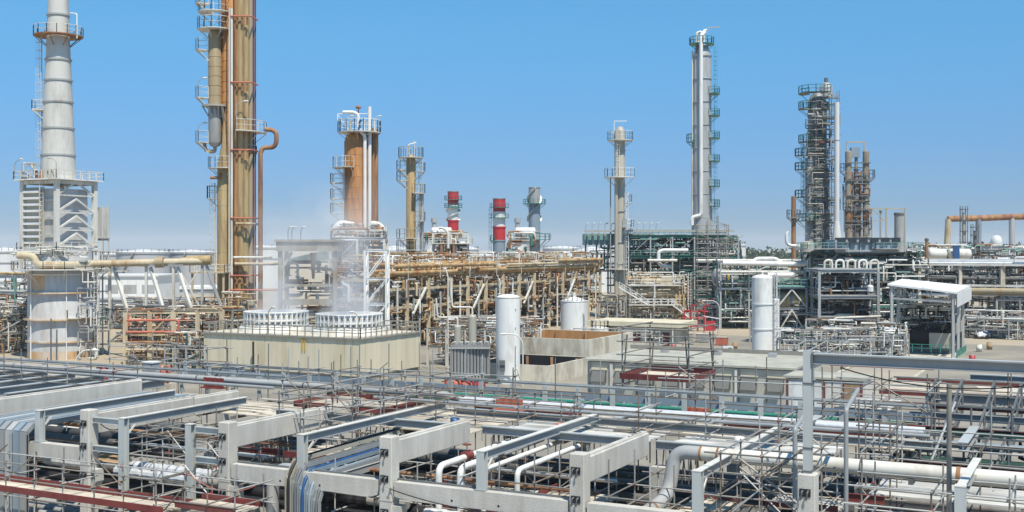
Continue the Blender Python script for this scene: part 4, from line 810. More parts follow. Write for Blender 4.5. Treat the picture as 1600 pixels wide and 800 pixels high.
part('riser', MB().tube([c + V((-2.6, -.5, 0)), c + V((-2.6, -.5, zt_(80)))], .24, 8), 'offwhite', tc_); part('riser', MB().tube(fillet([c + V((-1.9, -1.2, 0)), c + V((-1.9, -1.2, zt_(75))), c + V((-.3, 0, zt_(60)))], 1), .26, 8), 'greyvessel', tc_)
platform(tc_, c + V((-.1, 0, 0)), zt_(69), 1.4, 3.2, 0, 360, 'green', 'green', h=1.7, r=.06)
for y in (147, 181, 216, 252, 291, 322): platform(tc_, c, zt_(y), 2.4, 4.6, -55, 30, 'green', 'green', h=1.6, r=.055)
platform(tc_, c, zt_(222), 2.4, 4, 170, 215, 'green', 'green', h=2, r=.06)
for y0, y1 in ((181, 147), (216, 181), (252, 216), (291, 252), (322, 291), (355, 322), (147, 80)): ladder(tc_, c + pol(-20 + (y0 % 3) * 9, 3.1), zt_(y0), zt_(y1 - 8), -10, 'green', cage=y0 % 2 == 1)
pipe(tc_, [c + V((-1.5, -.5, zt_(69))), c + V((-1.5, -.5, zt_(52))), c + V((-.2, -.5, zt_(50))), c + V((.2, -.5, zt_(60)))], .4, 'offwhite'); pipe(tc_, [c + V((.4, 0, zt_(68))), c + V((.4, 0, zt_(48))), c + V((1.2, 0, zt_(47)))], .35, 'white')
bar('davit', c + V((1.4, 0, zt_(69))), c + V((1.4, 0, zt_(43))), .2, .2, 'greyvessel', tc_); bar('davit_arm', c + V((1.4, 0, zt_(43.5))), c + V((4.6, 0, zt_(42))), .25, .3, 'greyvessel', tc_)
# ------------------------------------------------------------------ green process unit
X_ = V((1, 0, 0)); Y_ = V((0, 1, 0))
gp = thing('process_unit', 'dense dark green process structure under the tallest grey column', 'process unit', at(1080, 500, 262)); o = V((ax(982, 262), 262, 0))
P = steel_frame(gp, o, 5, 5.0, 2, 6, [5, 9.5, 14, 18.6], 'grey', 'green', cw=.3, bh=.3, brace=.6, seed=14, x=X_, y=Y_, mbr='galv')
for z, i, l in ((5, 3.4, 14), (9.5, 3.6, 12), (14, 1.8, 18), (18.6, 2.2, 22)): slab(gp, o + X_ * (i * 5) + Y_ * 6, l, 12.4, z + .45, 'greendark', 'greenlight' if z > 12 else 'green', x=X_, y=Y_)
clutter(gp, o, 26, 12, .5, 19, 1100, ['greendark', 'green', 'offwhite', 'galv', 'grey', 'galv', 'greydark', 'greenlight', 'tan'], (.06, .18), 41, X_, Y_)
for k in range(6): part('shadow_vessel' if False else 'exchanger', MB().hcyl(o + X_ * (2 + (k % 3) * 8) + Y_ * 5 + UP * (3.2 + 4.4 * (k // 2)), o + X_ * (7.5 + (k % 3) * 8) + Y_ * 5 + UP * (3.2 + 4.4 * (k // 2)), 1.3), ('greydark', 'grey', 'bluegrey')[k % 3], gp)
ma = 'alu'; zz = az(361, 262); part('roof_beam', MB().beam(o - X_ * 10 + UP * zz, o + X_ * 24 + UP * zz, .8, .35), 'tan', gp)
pipe(gp, [V((ax(1075, 258), 258, az(391, 258))), V((ax(1035, 258), 258, az(391, 258))), V((ax(1029, 258), 258, az(394, 258))), V((ax(1029, 258), 258, az(415, 258))), V((ax(1050, 258), 258, az(417, 258)))], .42, 'white', 1.2)
pipe(gp, [V((ax(1012, 257), 257, az(407, 257))), V((ax(1058, 257), 257, az(407, 257)))], .35, 'offwhite'); pipe(gp, [V((ax(1088, 257), 257, az(407, 257))), V((ax(1118, 257), 257, az(407, 257)))], .35, 'offwhite')
bank = part('air_cooler_bank', MB().box(V((ax(968, 264), 268, az(374, 264))), 16, 9, 2.6), 'greenlight', gp); rb = MB()
for k in range(12): part('cooler_rib', MB().box(V((ax(918 + 9 * k, 263), 263.2, az(374, 263))), .35, .4, 3.0), 'grey', bank)
for px in (915, 932, 950, 990, 1005): bar('support_leg', V((ax(px, 264), 264, 0)), V((ax(px, 264), 264, az(380, 264))), .35, .35, 'greydark', gp)
clutter(gp, V((ax(915, 264), 264, 0)), 16, 6, 4, 17, 90, ['greydark', 'offwhite', 'grey', 'green'], (.1, .25), 44, X_, Y_)
for px in range(915, 1035, 10): lamp_post(gp, V((ax(px, 264), 264, az(366, 264))), 2.0, V((.6, 0, 0)), 'greyvessel', .5)
# scaffold stair tower before it
stw = thing('scaffold_tower', 'galvanised scaffold stair tower against the green plant', 'scaffold', at(1105, 500, 248)); o2 = V((ax(1090, 248), 248, 0))
for i in range(4):
    for j in range(2): rod('standard', o2 + X_ * (i * 2.2) + Y_ * (j * 2), o2 + X_ * (i * 2.2) + Y_ * (j * 2) + UP * (21.0 + (i * 7 % 3)), .09, 'galv', stw)
for k in range(21):
    z = 1 + k; rod('ledger', o2 - X_ * .4 + UP * z, o2 + X_ * 7 + UP * z, .07, 'galv', stw)
    if k % 2 == 0:
        bar('deck', o2 + X_ * .1 + Y_ * 1 + UP * (z + .1), o2 + X_ * 6.6 + Y_ * 1 + UP * (z + .1), 1.8, .1, 'grey', stw); rod('brace', o2 + X_ * (0 if k % 4 else 6.6) + UP * z, o2 + X_ * (6.6 if k % 4 else 0) + UP * (z + 2), .07, 'galv', stw)
tr2 = thing('scaffold_tower', 'tall scaffold of many lifts between the stair tower and the road', 'scaffold', at(1125, 520, 240)); o2 = V((ax(1106, 240), 240, 0))
for i in range(3):
    for j in range(2): rod('standard', o2 + X_ * (i * 2) + Y_ * (j * 2), o2 + X_ * (i * 2) + Y_ * (j * 2) + UP * 12, .09, 'galv', tr2)
for k in range(14): rod('ledger', o2 - X_ * .3 + UP * (.8 + k * .8), o2 + X_ * 4.3 + UP * (.8 + k * .8), .07, 'galv', tr2); bar('deck', o2 + X_ * .1 + Y_ + UP * (.9 + k * .8), o2 + X_ * 4 + Y_ + UP * (.9 + k * .8), 1.6, .06, 'grey', tr2) if k % 3 == 0 else None
# right wing of the green unit: drum, deck
gr = thing('process_unit', 'green steel deck with a grey drum banded yellow, left of the right-hand white tank', 'process unit', at(1150, 500, 236)); o = V((ax(1122, 236), 236, 0))
steel_frame(gr, o, 2, 5, 1, 6, [4.4, 8.6], 'greendark', 'greendark', cw=.4, bh=.6, brace=.6, seed=15, x=X_, y=Y_, mbr='offwhite')
slab(gr, o + V((5, 3, 0)), 11.5, 7, 9.0, 'greendark', 'green', x=X_, y=Y_)
dr = part('drum', MB().hcyl(V((ax(1119, 236), 237, az(434, 236))), V((ax(1150, 236), 237, az(434, 236))), 1.9), 'greyvessel', gr)
part('drum_band', MB().tube([V((ax(1134, 236), 237, az(434, 236))), V((ax(1141, 236), 237, az(434, 236)))], 1.94, 20), 'yellow', dr)
pipe(gr, [V((ax(1138, 234), 234.5, az(440, 234))), V((ax(1138, 234), 234.5, az(462, 234)))], .3, 'yellow')
clutter(gr, o, 11, 6, .5, 13.5, 420, ['greendark', 'offwhite', 'galv', 'green', 'black', 'white'], (.07, .2), 45, X_, Y_)
stair(gr, o + V((1, -1.5, 8.6)), o + V((7.5, -1.5, .2)), 1.0, 'galv', Y_)
# beige exchanger stack
be = thing('exchanger_stack', 'beige horizontal exchangers on a white frame right of the slim grey column', 'heat exchanger', at(1020, 510, 240)); o = V((ax(984, 240), 240, 0))
steel_frame(be, o, 2, 5, 1, 5, [4.2, 8.2], 'offwhite', 'offwhite', cw=.35, bh=.35, brace=.3, seed=16, x=X_, y=Y_)
for z, m, r, l in ((6.8, 'beige', 1.1, 12), (9.2, 'beige', .7, 9), (3.0, 'khakigrey', 1.0, 10), (9.6, 'beigepipe', .55, 7)):
    e = part('exchanger', MB().hcyl(o + V((-.3, .8 if r > 1 else 2.8, z)), o + V((l, .8 if r > 1 else 2.8, z)), r), m, be)
    if r > 1: part('girth_flange', MB().tube([o + V((l - 1.2, .8, z)), o + V((l - .9, .8, z))], r + .25, 20), 'rustlight', e)
slab(be, o + V((5, -1.6, 0)), 11, 1.6, 4.4, 'offwhite', 'white', x=X_, y=Y_); slab(be, o + V((5, 2, 0)), 11, 7, 8.4, 'offwhite', 'white', x=X_, y=Y_)
stair(be, o + V((-2.4, -2.4, 8)), o + V((3.4, -2.4, 4.4)), 1.0, 'white', Y_); stair(be, o + V((8.5, -2.4, 4.4)), o + V((14, -2.4, .3)), 1.0, 'white', Y_)
for k in range(3): pipe(be, [o + V((9.5 + k * .8, -.9, 6.5)), o + V((9.5 + k * .8, -.9, 3.5 - k)), o + V((8.2 + k, -.9, 2.4 - k * .5))], .26, 'beigepipe')
ladder(be, o + V((12.2, -2, 0)), .3, 11, -90, 'offwhite'); clutter(be, o - Y_ * 1.5, 12, 6, .5, 11, 200, ['offwhite', 'white', 'tan', 'beige', 'offwhite'], (.05, .14), 47, X_, Y_)
part('red_end_frame', MB().box(o + V((12.2, .6, 7.0)), .3, 2.8, 2.8), 'red', be)
for px, py, w, lab in ((1082, 470, 7, 'red fire-fighting pipe manifold at the foot of the green plant'), (1110, 497, 4, 'small red hose cabinet beside the white canopy')):
    Yv = 222; p = V((ax(px, Yv), Yv, 0)); t = thing('fire_manifold', lab, 'fire equipment', p)
    if w > 5:
        for i in range(4): pipe(t, [p + V((-1.6 + i * 1.3, 0, 0)), p + V((-1.6 + i * 1.3, 0, 4 + (i % 2))), p + V((-.6 + i * 1.3, -.5, 4 + (i % 2)))], .16, 'red')
        for z in (1, 2.6, 3.8): pipe(t, [p + V((-2, 0, z)), p + V((3, 0, z))], .14, 'red')
    else: part('cabinet', MB().box(p + UP * 1.0, 1.9, .8, 2), 'red', t); part('door', MB().box(p + V((0, -.42, 1)), 1.6, .05, 1.6), 'stackred', t); part('plinth', MB().box(p + UP * .06, 2.3, 1.1, .12), 'concrete', t)
cp = thing('sun_canopy', 'small white sloping canopy by the road under the gooseneck lamp', 'canopy', at(1112, 510, 212)); Yv = 212; d = (X_ * .96 - UP * .16 - Y_ * .2).normalized()
part('sheet', MB().box(V((ax(1112, Yv), Yv, az(496, Yv))), 3.2, 2.4, .08, d, Y_, d.cross(Y_)), 'white', cp)
for i in (-1.3, 1.3):
    for j in (-.9, .9): bar('post', V((ax(1112, Yv) + i, Yv + j, 0)), V((ax(1112, Yv) + i, Yv + j, az(496, Yv) - i * .16 - .1)), .1, .1, 'grey', cp)
for k, (px, Yv, s) in enumerate(((1062, 205, 1.5), (1075, 200, 1.1), (1098, 196, 1.3), (1128, 190, 1.2), (1042, 185, 1.2))):
    p = V((ax(px, Yv), Yv, 0)); t = thing('material_crate', ('brown crate on the road edge nearest the exchangers', 'low tan crate lying beside the red manifold', 'grey crate in the yard before the canopy', 'salmon crate at the left kerb of the road', 'pale crate by the annex corner')[k], 'crate', p)
    part('body', MB().box(p + UP * (s * .5 + .12), s * 1.5, s, s, U, W), ('timber', 'tan', 'grey', 'salmon', 'offwhite')[k], t); part('lid', MB().box(p + UP * (s + .16), s * 1.6, s * 1.08, .08, U, W), 'plank', t)
    for q_ in (-.5, .5): part('skid', MB().box(p + U * (q_ * s) + UP * .06, .15, s, .12, U, W), 'timber', t)
# ------------------------------------------------------------------ white tank on the right with its slim twin
Yv = 172.0; c = V((ax(1191, Yv), Yv, 0)); r = 1.55; t = thing('storage_silo', 'white upright tank with a caged ladder, left of the cross-braced drum frame', 'tank', c); zt = az(434, Yv)
part('shell', MB().cyl(c, r, 0, zt, 36, dome=.5), 'white', t)
for z in (az(475, Yv), az(514, Yv)): part('band', MB().lathe(c, [(r, z - .1), (r + .1, z - .1), (r + .1, z + .1), (r, z + .1)], 36, smooth=False), 'tankwhite', t)
part('side_tube', MB().cyl(c + V((2.0, -.2, 0)), .5, 0, az(468, Yv), 18, dome=.2), 'white', t); ladder(t, c + pol(-25, r + .25), .4, zt + .6, -25, 'greyvessel')
pipe(t, [c + UP * zt, c + UP * (zt + .9), c + V((2.2, .3, zt + .9)), c + V((2.2, .3, zt - 3))], .12, 'offwhite')
# ------------------------------------------------------------------ cross-braced frame with yellow stained drum
dfm = thing('drum_frame', 'cross-braced white frame carrying a drum with yellow rust stripes', 'steel structure', at(1240, 540, 192)); o = V((ax(1214, 192), 192, 0))
wd_ = ax(1260, 192) - ax(1214, 192)
steel_frame(dfm, o, 1, wd_, 1, 5, [az(524, 192), az(482, 192), az(450, 192)], 'greyvessel', 'greyvessel', cw=.35, bh=.35, brace=0, seed=1, x=X_, y=Y_)
for y0, y1 in ((548, 526), (522, 484), (480, 452)):
    for a, b in ((1214, 1237), (1260, 1237)): bar('brace', V((ax(a, 192), 191.85, az(y0, 192))), V((ax(b, 192), 191.85, az(y1, 192))), .2, .2, 'offwhite', dfm)
e = part('drum', MB().hcyl(V((ax(1216, 193), 194, az(468, 193))), V((ax(1266, 193), 194, az(468, 193))), 1.35), 'tan', dfm)
for k in range(6): part('rust_stripe', MB().tube([V((ax(1220 + 7 * k, 193), 194, az(468, 193))), V((ax(1222.5 + 7 * k, 193), 194, az(468, 193)))], 1.375, 20), 'yellow' if k % 2 else 'khaki', e)
slab(dfm, o + V((wd_ / 2, 2.5, 0)), wd_ + .8, 6, az(447, 192), 'greenlight', 'greenlight', x=X_, y=Y_); clutter(dfm, o + V((0, .8, 0)), wd_ + 1, 5, .4, 9, 160, ['greydark', 'offwhite', 'greendark', 'grey'], (.06, .18), 51, X_, Y_)
# overhead white pipes between the units
ob = thing('pipe_rack', 'overhead rack of white pipes between the two green plants', 'pipe rack', at(1180, 500, 226)); o = V((ax(1126, 228), 228, 0))
steel_frame(ob, o, 4, 5.6, 1, 4, [8, 11, 13.2], 'grey', 'offwhite', cw=.3, brace=.2, seed=17, x=X_, y=Y_)
for k in range(8): pipe(ob, [o + Y_ * (k * .55) + UP * (11.4 + (k % 2) * 2.2), o + X_ * 22 + Y_ * (k * .55) + UP * (11.4 + (k % 2) * 2.2)], .2 + .04 * (k % 3), ('white', 'offwhite', 'alu')[k % 3])
z0 = az(408, 226); pipe(ob, [V((ax(1173, 226), 226, az(412, 226))), V((ax(1182, 226), 226, az(404, 226))), V((ax(1212, 226), 226, az(404, 226))), V((ax(1222, 226), 226, az(412, 226)))], .38, 'white', .6)
pipe(ob, [V((ax(1130, 225), 225.5, az(411, 225))), V((ax(1264, 225), 225.5, az(413, 225))), V((ax(1267, 225), 225.5, az(395, 225))), V((ax(1288, 225), 225.5, az(393, 225)))], .5, 'white', 1.2)
pipe(ob, [V((ax(1200, 224), 224.5, az(430, 224))), V((ax(1243, 224), 224.5, az(430, 224)))], .55, 'white'); clutter(ob, o, 22, 4, 1, 13, 420, ['white', 'offwhite', 'grey', 'greendark', 'greenlight'], (.07, .2), 52, X_, Y_)
vs = thing('process_drum', 'grey domed vessel on legs left of the scaffolded tower foot', 'vessel', at(1261, 420, 250)); c = V((ax(1261, 250), 250, 0)); r = 1.5
part('shell', MB().cyl(c, r, 9, az(381, 250), 24, dome=.6), 'tan', vs)
for a in (45, 135, 225, 315): bar('leg', c + pol(a, r * .9), c + pol(a, r * .9) + UP * 9.2, .25, .25, 'grey', vs)
pipe(vs, [V((ax(1232, 249), 249, az(362, 249))), V((ax(1229, 249), 249, az(366, 249))), V((ax(1229, 249), 249, az(383, 249))), V((ax(1250, 249), 249, az(385, 249)))], .35, 'white', 1)
# ------------------------------------------------------------------ scaffolded tower and its neighbours
Yk = 285.0; zk = lambda y: az(y, Yk); c = V((ax(1277, Yk), Yk, 0))
sk_ = thing('process_column', 'dark grey tower wrapped in scaffold lattice with green side platforms', 'process column', c)
part('vessel', MB().lathe(c, [(2.9, 0), (2.9, zk(270)), (2.3, zk(255)), (2.3, zk(160)), (1.5, zk(148)), (.1, zk(143))], 28), 'towergrey', sk_)
part('side_vessel', MB().cyl(V((ax(1263, Yk), Yk - 1.4, 0)), 1.15, 0, zk(250), 18, dome=.7), 'greyvessel', sk_)
part('head', MB().lathe(c + V((2.2, 0, zk(152))), [(1.6, 0), (1.6, 2.4), (1.2, 3.3), (.1, 3.8)], 16), 'greyvessel', sk_); part('vent', MB().cyl(c + V((2.2, 0, zk(130))), .5, 0, 1.3, 10), 'greydark', sk_)
sx0, sx1 = ax(1270, Yk), ax(1306, Yk)
for i in range(4):
    for j in range(2): rod('standard', V((sx0 + (sx1 - sx0) * i / 3, Yk - 3 + j * 2, 0)), V((sx0 + (sx1 - sx0) * i / 3, Yk - 3 + j * 2, zk(150 - (i * 5 % 9)))), .11, 'galv', sk_)
for k in range(27):
    z = zk(366) + k * 1.28; rod('ledger', V((sx0 - (3 if k % 3 == 0 else .3), Yk - 3.05, z)), V((sx1 + .4, Yk - 3.05, z)), .09, 'galv', sk_)
    if k % 2 == 0: bar('deck', V((sx0, Yk - 2, z + .12)), V((sx1, Yk - 2, z + .12)), 1.9, .12, 'greendark' if k % 4 else 'grey', sk_)
    if k % 3: rod('brace', V((sx0 if k % 4 == 1 else sx1, Yk - 3.1, z)), V((sx1 if k % 4 == 1 else sx0, Yk - 3.1, z + 2.5)), .08, 'galv', sk_)
for y, a0, a1 in ((146, 130, 300), (170, 150, 235), (222, 150, 235), (243, 165, 215), (265, 165, 215), (308, 165, 215), (345, 150, 250)): platform(sk_, c, zk(y), 2.2, 4.6 if y < 230 else 5.4, a0, a1, 'greendark', 'green', h=1.7, r=.07)
ladder(sk_, c + pol(185, 3.4), zk(345), zk(225), 185, 'green'); clutter(sk_, c + V((-3.4, -3.8, 0)), 8, 1.8, 6, zk(160), 240, ['greydark', 'grey', 'galv', 'greendark', 'towergrey'], (.07, .18), 53, X_, Y_)
part('red_deck', MB().box(c + V((1.4, -3.4, zk(224))), 3.4, .6, .5), 'redprimer', sk_)
t = thing('exhaust_pipe', 'thin pale exhaust pipe standing right against the scaffolded tower', 'chimney pipe', (ax(1307.5, 278), 278, 0)); c = V((ax(1307.5, 278), 278, 0))
part('shaft', MB().cyl(c, .62, 0, az(160, 278), 18), 'tankwhite', t); part('foot', MB().lathe(c, [(1.1, 0), (1.1, az(372, 278)), (.62, az(345, 278))], 18), 'tankwhite', t); part('flange', MB().lathe(c, [(.62, az(220, 278)), (.75, az(219, 278)), (.62, az(218, 278))], 18), 'grey', t)
Yk = 262.0; zk = lambda y: az(y, Yk)
tn = thing('twin_columns', 'pair of rusty grey columns joined by a portal frame at the top', 'process column', (ax(1339, Yk), Yk, 0))
for px in (1325.5, 1353):
    c = V((ax(px, Yk), Yk, 0)); part('vessel', MB().cyl(c, .72, 0, zk(237), 18, dome=.2), 'gantry', tn); part('rust_band', MB().lathe(c, [(.735, zk(352)), (.735, zk(330))], 18), 'rust', tn)
    for y in (255, 285, 318): part('ring', MB().lathe(c, [(.72, zk(y) - .1), (.85, zk(y)), (.72, zk(y) + .1)], 18), 'greydark', tn)
c = V((ax(1339, Yk), Yk + .6, 0)); part('core_pipe', MB().lathe(c, [(.9, 0), (.9, zk(290)), (.4, zk(262)), (.35, zk(244))], 14), 'towergrey', tn)
for x0, x1 in ((1332, 1336), (1344, 1347)): part('riser', MB().tube([V((ax(x0, Yk), Yk - .4, 0)), V((ax(x0, Yk), Yk - .4, zk(270)))], .2, 8), 'rustlight', tn)
for y in (255, 282, 306, 328, 346): bar('tie_beam', V((ax(1320, Yk), Yk - .9, zk(y))), V((ax(1358, Yk), Yk - .9, zk(y))), .3, .25, 'greydark', tn)
for px in (1323.5, 1351): bar('frame_post', V((ax(px, Yk), Yk + .1, zk(238))), V((ax(px, Yk), Yk + .1, zk(222))), .25, .25, 'tan', tn)
bar('frame_beam', V((ax(1323, Yk), Yk + .1, zk(222))), V((ax(1351.5, Yk), Yk + .1, zk(222))), .35, .35, 'tan', tn); part('cooler_box', MB().box(V((ax(1337, Yk), Yk + .5, zk(238))), 2.0, 1.4, 2.2), 'bluegrey', tn)
platform(tn, V((ax(1353, Yk), Yk, 0)), zk(278), .7, 2.0, -50, 50, 'grey', 'galv', h=1.8); platform(tn, V((ax(1325.5, Yk), Yk, 0)), zk(268), .7, 1.9, 150, 220, 'grey', 'galv', h=1.8)
clutter(tn, V((ax(1318, Yk), Yk - 1, 0)), 6, 1.5, 7, zk(262), 170, ['rust', 'greydark', 'gantry', 'greydark'], (.06, .16), 55, X_, Y_)
t = thing('exhaust_pipe', 'short rusty exhaust pipe left of the scaffolded tower', 'chimney pipe', (ax(1240, 270), 270, 0)); c = V((ax(1240, 270), 270, 0))
part('shaft', MB().cyl(c, .55, 0, az(307, 270), 14), 'rustlight', t); platform(t, c, az(340, 270), .5, 1.6, 0, 360, 'grey', 'galv', h=1.8)
pt = thing('pipe_portal', 'slim grey portal frame on the skyline right of the rusty twin columns', 'steel structure', (ax(1385, 262), 262, 0))
for px in (1362, 1385, 1414): bar('post', V((ax(px, 262), 262, 0)), V((ax(px, 262), 262, az(326, 262))), .3, .3, 'tan', pt)
bar('beam', V((ax(1358, 262), 262, az(326, 262))), V((ax(1416, 262), 262, az(326, 262))), .3, .35, 'tan', pt); bar('brace', V((ax(1364, 262), 262, az(328, 262))), V((ax(1384, 262), 262, az(346, 262))), .2, .2, 'tan', pt); bar('tie', V((ax(1362, 262), 262, az(345, 262))), V((ax(1385, 262), 262, az(345, 262))), .2, .2, 'tan', pt)
for px, w, y0, m, lab in ((1376, 3, 328, 'greyvessel', 'slim lattice-like pipe under the grey portal frame'), (1405, 15, 332, 'grey', 'short grey vent stack right of the portal frame'), (1448, 5, 372, 'rust', 'thin dark pipe on the skyline near the right')):
    t = thing('vent_stack', lab, 'vent stack', (ax(px, 268), 268, 0)); c = V((ax(px, 268), 268, 0)); r = w / 2 / F * 268; part('shaft', MB().cyl(c, r, 0, az(y0, 268), 16), m, t); part('rim', MB().lathe(c, [(r, az(y0, 268) - .6), (r + .12, az(y0, 268) - .6), (r + .12, az(y0, 268) - .2), (r, az(y0, 268) - .2)], 16, smooth=False), 'greydark', t)
# ------------------------------------------------------------------ unit on the right: air coolers above, white portal frames before
ru2 = thing('process_unit', 'right-hand green process structure topped by a long blue-grey air cooler', 'process unit', at(1340, 520, 222)); o = V((ax(1268, 222), 222, 0))
steel_frame(ru2, o, 4, 5.2, 1, 7, [6, 10.5, az(396, 222)], 'greendark', 'greendark', cw=.4, bh=.5, brace=.3, seed=18, x=X_, y=Y_, mbr='offwhite')
ac_ = part('air_cooler', MB().box(V((ax(1353, 222), 225, az(385, 222))), ax(1401, 222) - ax(1305, 222), 7, 2.6), 'bluegrey', ru2)
part('cooler_lip', MB().box(V((ax(1353, 222), 221.4, az(377, 222))), 12.4, .4, .3), 'greyvessel', ac_); part('cooler_lip', MB().box(V((ax(1353, 222), 221.4, az(392, 222))), 12.4, .4, .3), 'greyvessel', ac_)
for k in range(6): part('fan_bay', MB().box(V((ax(1313 + k * 17, 222), 222, az(375, 222))), 1.4, 2.5, .9), 'glass', ac_); part('divider', MB().box(V((ax(1305 + k * 19, 222), 221.4, az(385, 222))), .2, .3, 2.4), 'grey', ac_)
slab(ru2, V((ax(1400, 221), 223, 0)), 9, 8, az(388, 222), 'grey', 'greenlight', x=X_, y=Y_); slab(ru2, V((ax(1290, 221), 223, 0)), 8, 8, az(388, 222), 'grey', 'greenlight', x=X_, y=Y_)
clutter(ru2, o, 21, 6, .5, 15, 800, ['greendark', 'black', 'offwhite', 'white', 'galv', 'green', 'darkpipe'], (.08, .25), 57, X_, Y_)
clutter(ru2, o + Y_ * -2 + UP * 0, 22, 3, 9.5, 14, 120, ['white', 'offwhite', 'greenlight', 'greydark'], (.08, .2), 58, X_, Y_)
for k in range(5): pipe(ru2, [V((ax(1288 + k * 18, 219), 219, az(424, 219))), V((ax(1288 + k * 18, 219), 219, az(407, 219))), V((ax(1300 + k * 18, 219), 219, az(406, 219))), V((ax(1300 + k * 18, 219), 219, az(424, 219)))], .22, 'white' if k % 2 else 'offwhite', .7)
for k in range(7): bar('raking_strut', V((ax(1398 + k * 5, 224), 222 + k, az(415, 222))), V((ax(1412 + k * 5, 224), 222 + k, az(392, 222))), .3, .3, 'offwhite', ru2)
part('exchanger', MB().hcyl(V((ax(1330, 220), 223, 6.5)), V((ax(1375, 220), 223, 6.5)), 1.4), 'greydark', ru2); part('exchanger', MB().hcyl(V((ax(1326, 220), 223, 11.8)), V((ax(1350, 220), 223, 11.8)), 1.1), 'black', ru2)
wf = thing('steel_structure', 'white portal-framed equipment deck in front of the right-hand plant', 'steel structure', at(1325, 545, 186)); o = V((ax(1280, 186), 186, 0))
wl = ax(1372, 186) - ax(1280, 186)
zz = [az(498, 186), az(465, 186), az(424, 186)]
steel_frame(wf, o, 1, wl, 2, 4.5, zz, 'greyvessel', 'greyvessel', cw=.42, bh=.42, brace=.1, seed=19, x=X_, y=Y_)
for z in zz: slab(wf, o + V((wl / 2, 4.5, 0)), wl + .5, 9.4, z + .4, 'grey', 'greyvessel', x=X_, y=Y_, sides='ew' if z < 10 else '')
clutter(wf, o + Y_ * 1.2 + X_ * .6, wl - 1.2, 8, .5, 11.5, 330, ['black', 'greydark', 'white', 'offwhite', 'rust', 'darkpipe'], (.08, .22), 60, X_, Y_)
part('compressor_body', MB().hcyl(o + V((3, 4, 5.6)), o + V((8, 4, 5.6)), 1.0), 'greydark', wf); part('compressor_body', MB().hcyl(o + V((2.2, 4, 9.4)), o + V((7, 4, 9.4)), 1.2), 'black', wf); part('valve_head', MB().cyl(o + V((8.4, .5, 9)), .5, 0, .8, 12, dome=.3), 'white', wf)
pipe(wf, [V((ax(1378, 178), 178, az(494, 178))), V((ax(1306, 178), 178, az(497, 178))), V((ax(1303, 178), 178, az(500, 178))), V((ax(1303, 178), 178, az(512, 178))), V((ax(1338, 178), 178, az(512, 178)))], .16, 'offwhite', .5)
pipe(wf, [V((ax(1345, 177), 177, az(505, 177))), V((ax(1405, 177), 177, az(507, 177))), V((ax(1408, 177), 177, az(520, 177)))], .18, 'offwhite', .4); stair(wf, o + V((8.6, -2, 4.6)), o + V((3.2, -2, .4)), 1.0, 'galv', Y_)
gp2 = thing('pipe_skid', 'low skid of white pipes and railings before the portal-framed deck', 'piping skid', at(1300, 560, 160)); o = V((ax(1225, 160), 160, 0))
steel_frame(gp2, o, 5, 3, 1, 4, [1.6, 3.2], 'grey', 'greyvessel', cw=.16, bh=.18, brace=.3, seed=4, x=X_, y=Y_); clutter(gp2, o, 17, 6, .3, 4.6, 150, ['white', 'offwhite', 'grey', 'greendark', 'galv'], (.05, .12), 62, X_, Y_)
t = thing('process_drum', 'small pale upright drum at the left post of the shelter', 'vessel', (ax(1404, 168), 168, 0)); c = V((ax(1404, 168), 168, 0)); part('shell', MB().cyl(c, .5, .5, az(515, 168), 16, dome=.15), 'offwhite', t); part('pedestal', MB().box(c + UP * .25, 1.2, 1.2, .5), 'concrete', t)
# shelter
Yh = 170.0; sh = thing('machine_shelter', 'open steel shelter with a white sloping roof, far right', 'shelter', (ax(1445, Yh), Yh, 0)); z0 = az(446, Yh)
A, B = V((ax(1393, Yh), Yh, 0)), V((ax(1489, Yh - 4), Yh - 4, 0)); d = (B - A).normalized(); nrm = V((-d.y, d.x, 0)); L_ = (B - A).length; DP = 12
hA, hB = az(446, Yh), az(459, Yh - 4)
roof = MB(); q0, q1 = A - d * .5 - nrm * .5 + UP * hA, B + d * .5 - nrm * .5 + UP * hB; q2, q3 = B + d * 1.0 + nrm * DP + UP * (hB + .6), A - d * .5 + nrm * DP + UP * (hA + .45)
roof.add([q0, q1, q2, q3, q0 + UP * .25, q1 + UP * .25, q2 + UP * .25, q3 + UP * .25], [(0, 1, 2, 3), (7, 6, 5, 4), (0, 1, 5, 4), (1, 2, 6, 5), (2, 3, 7, 6), (3, 0, 4, 7)]); part('roof', roof, 'white', sh)
gw = MB(); e = d * .1; gw.add([q1 + e, q2 + e, q2 + e - UP * 1.9, q1 + e - UP * 1.9, q1 + e * 2, q2 + e * 2, q2 + e * 2 - UP * 1.9, q1 + e * 2 - UP * 1.9], [(0, 1, 2, 3), (7, 6, 5, 4), (0, 1, 5, 4), (1, 2, 6, 5), (2, 3, 7, 6), (3, 0, 4, 7)]); part('gable_sheet', gw, 'tankwhite', sh)
for i in (0, 1):
    for j in (0, .5, 1): p = A + d * (L_ * i) + nrm * (DP * j * .95); bar('post', p, p + UP * ((hA if i == 0 else hB) - .05 + j * .4), .38, .38, 'greyvessel', sh)
bar('tie_beam', A + d * .2 + UP * (hA - 1.9), B - d * .2 + UP * (hB - 1.2), .3, .3, 'greyvessel', sh)
for a, b in ((0, .18), (.36, .18), (.36, .52), (.7, .52)): bar('truss_brace', A + d * (L_ * a) + UP * (hA - (1.8 if a in (0, .7) or a == .36 else .2)), A + d * (L_ * b) + UP * (hA - .25), .16, .16, 'greyvessel', sh)
bar('truss_post', A + d * (L_ * .36) + UP * (hA - 1.8), A + d * (L_ * .36) + UP * (hA - .1), .16, .16, 'greyvessel', sh)
part('floor', MB().box((A + B) / 2 + nrm * 6 + UP * .12, L_ + 1, DP + 1, .24, d, nrm), 'concrete', sh)
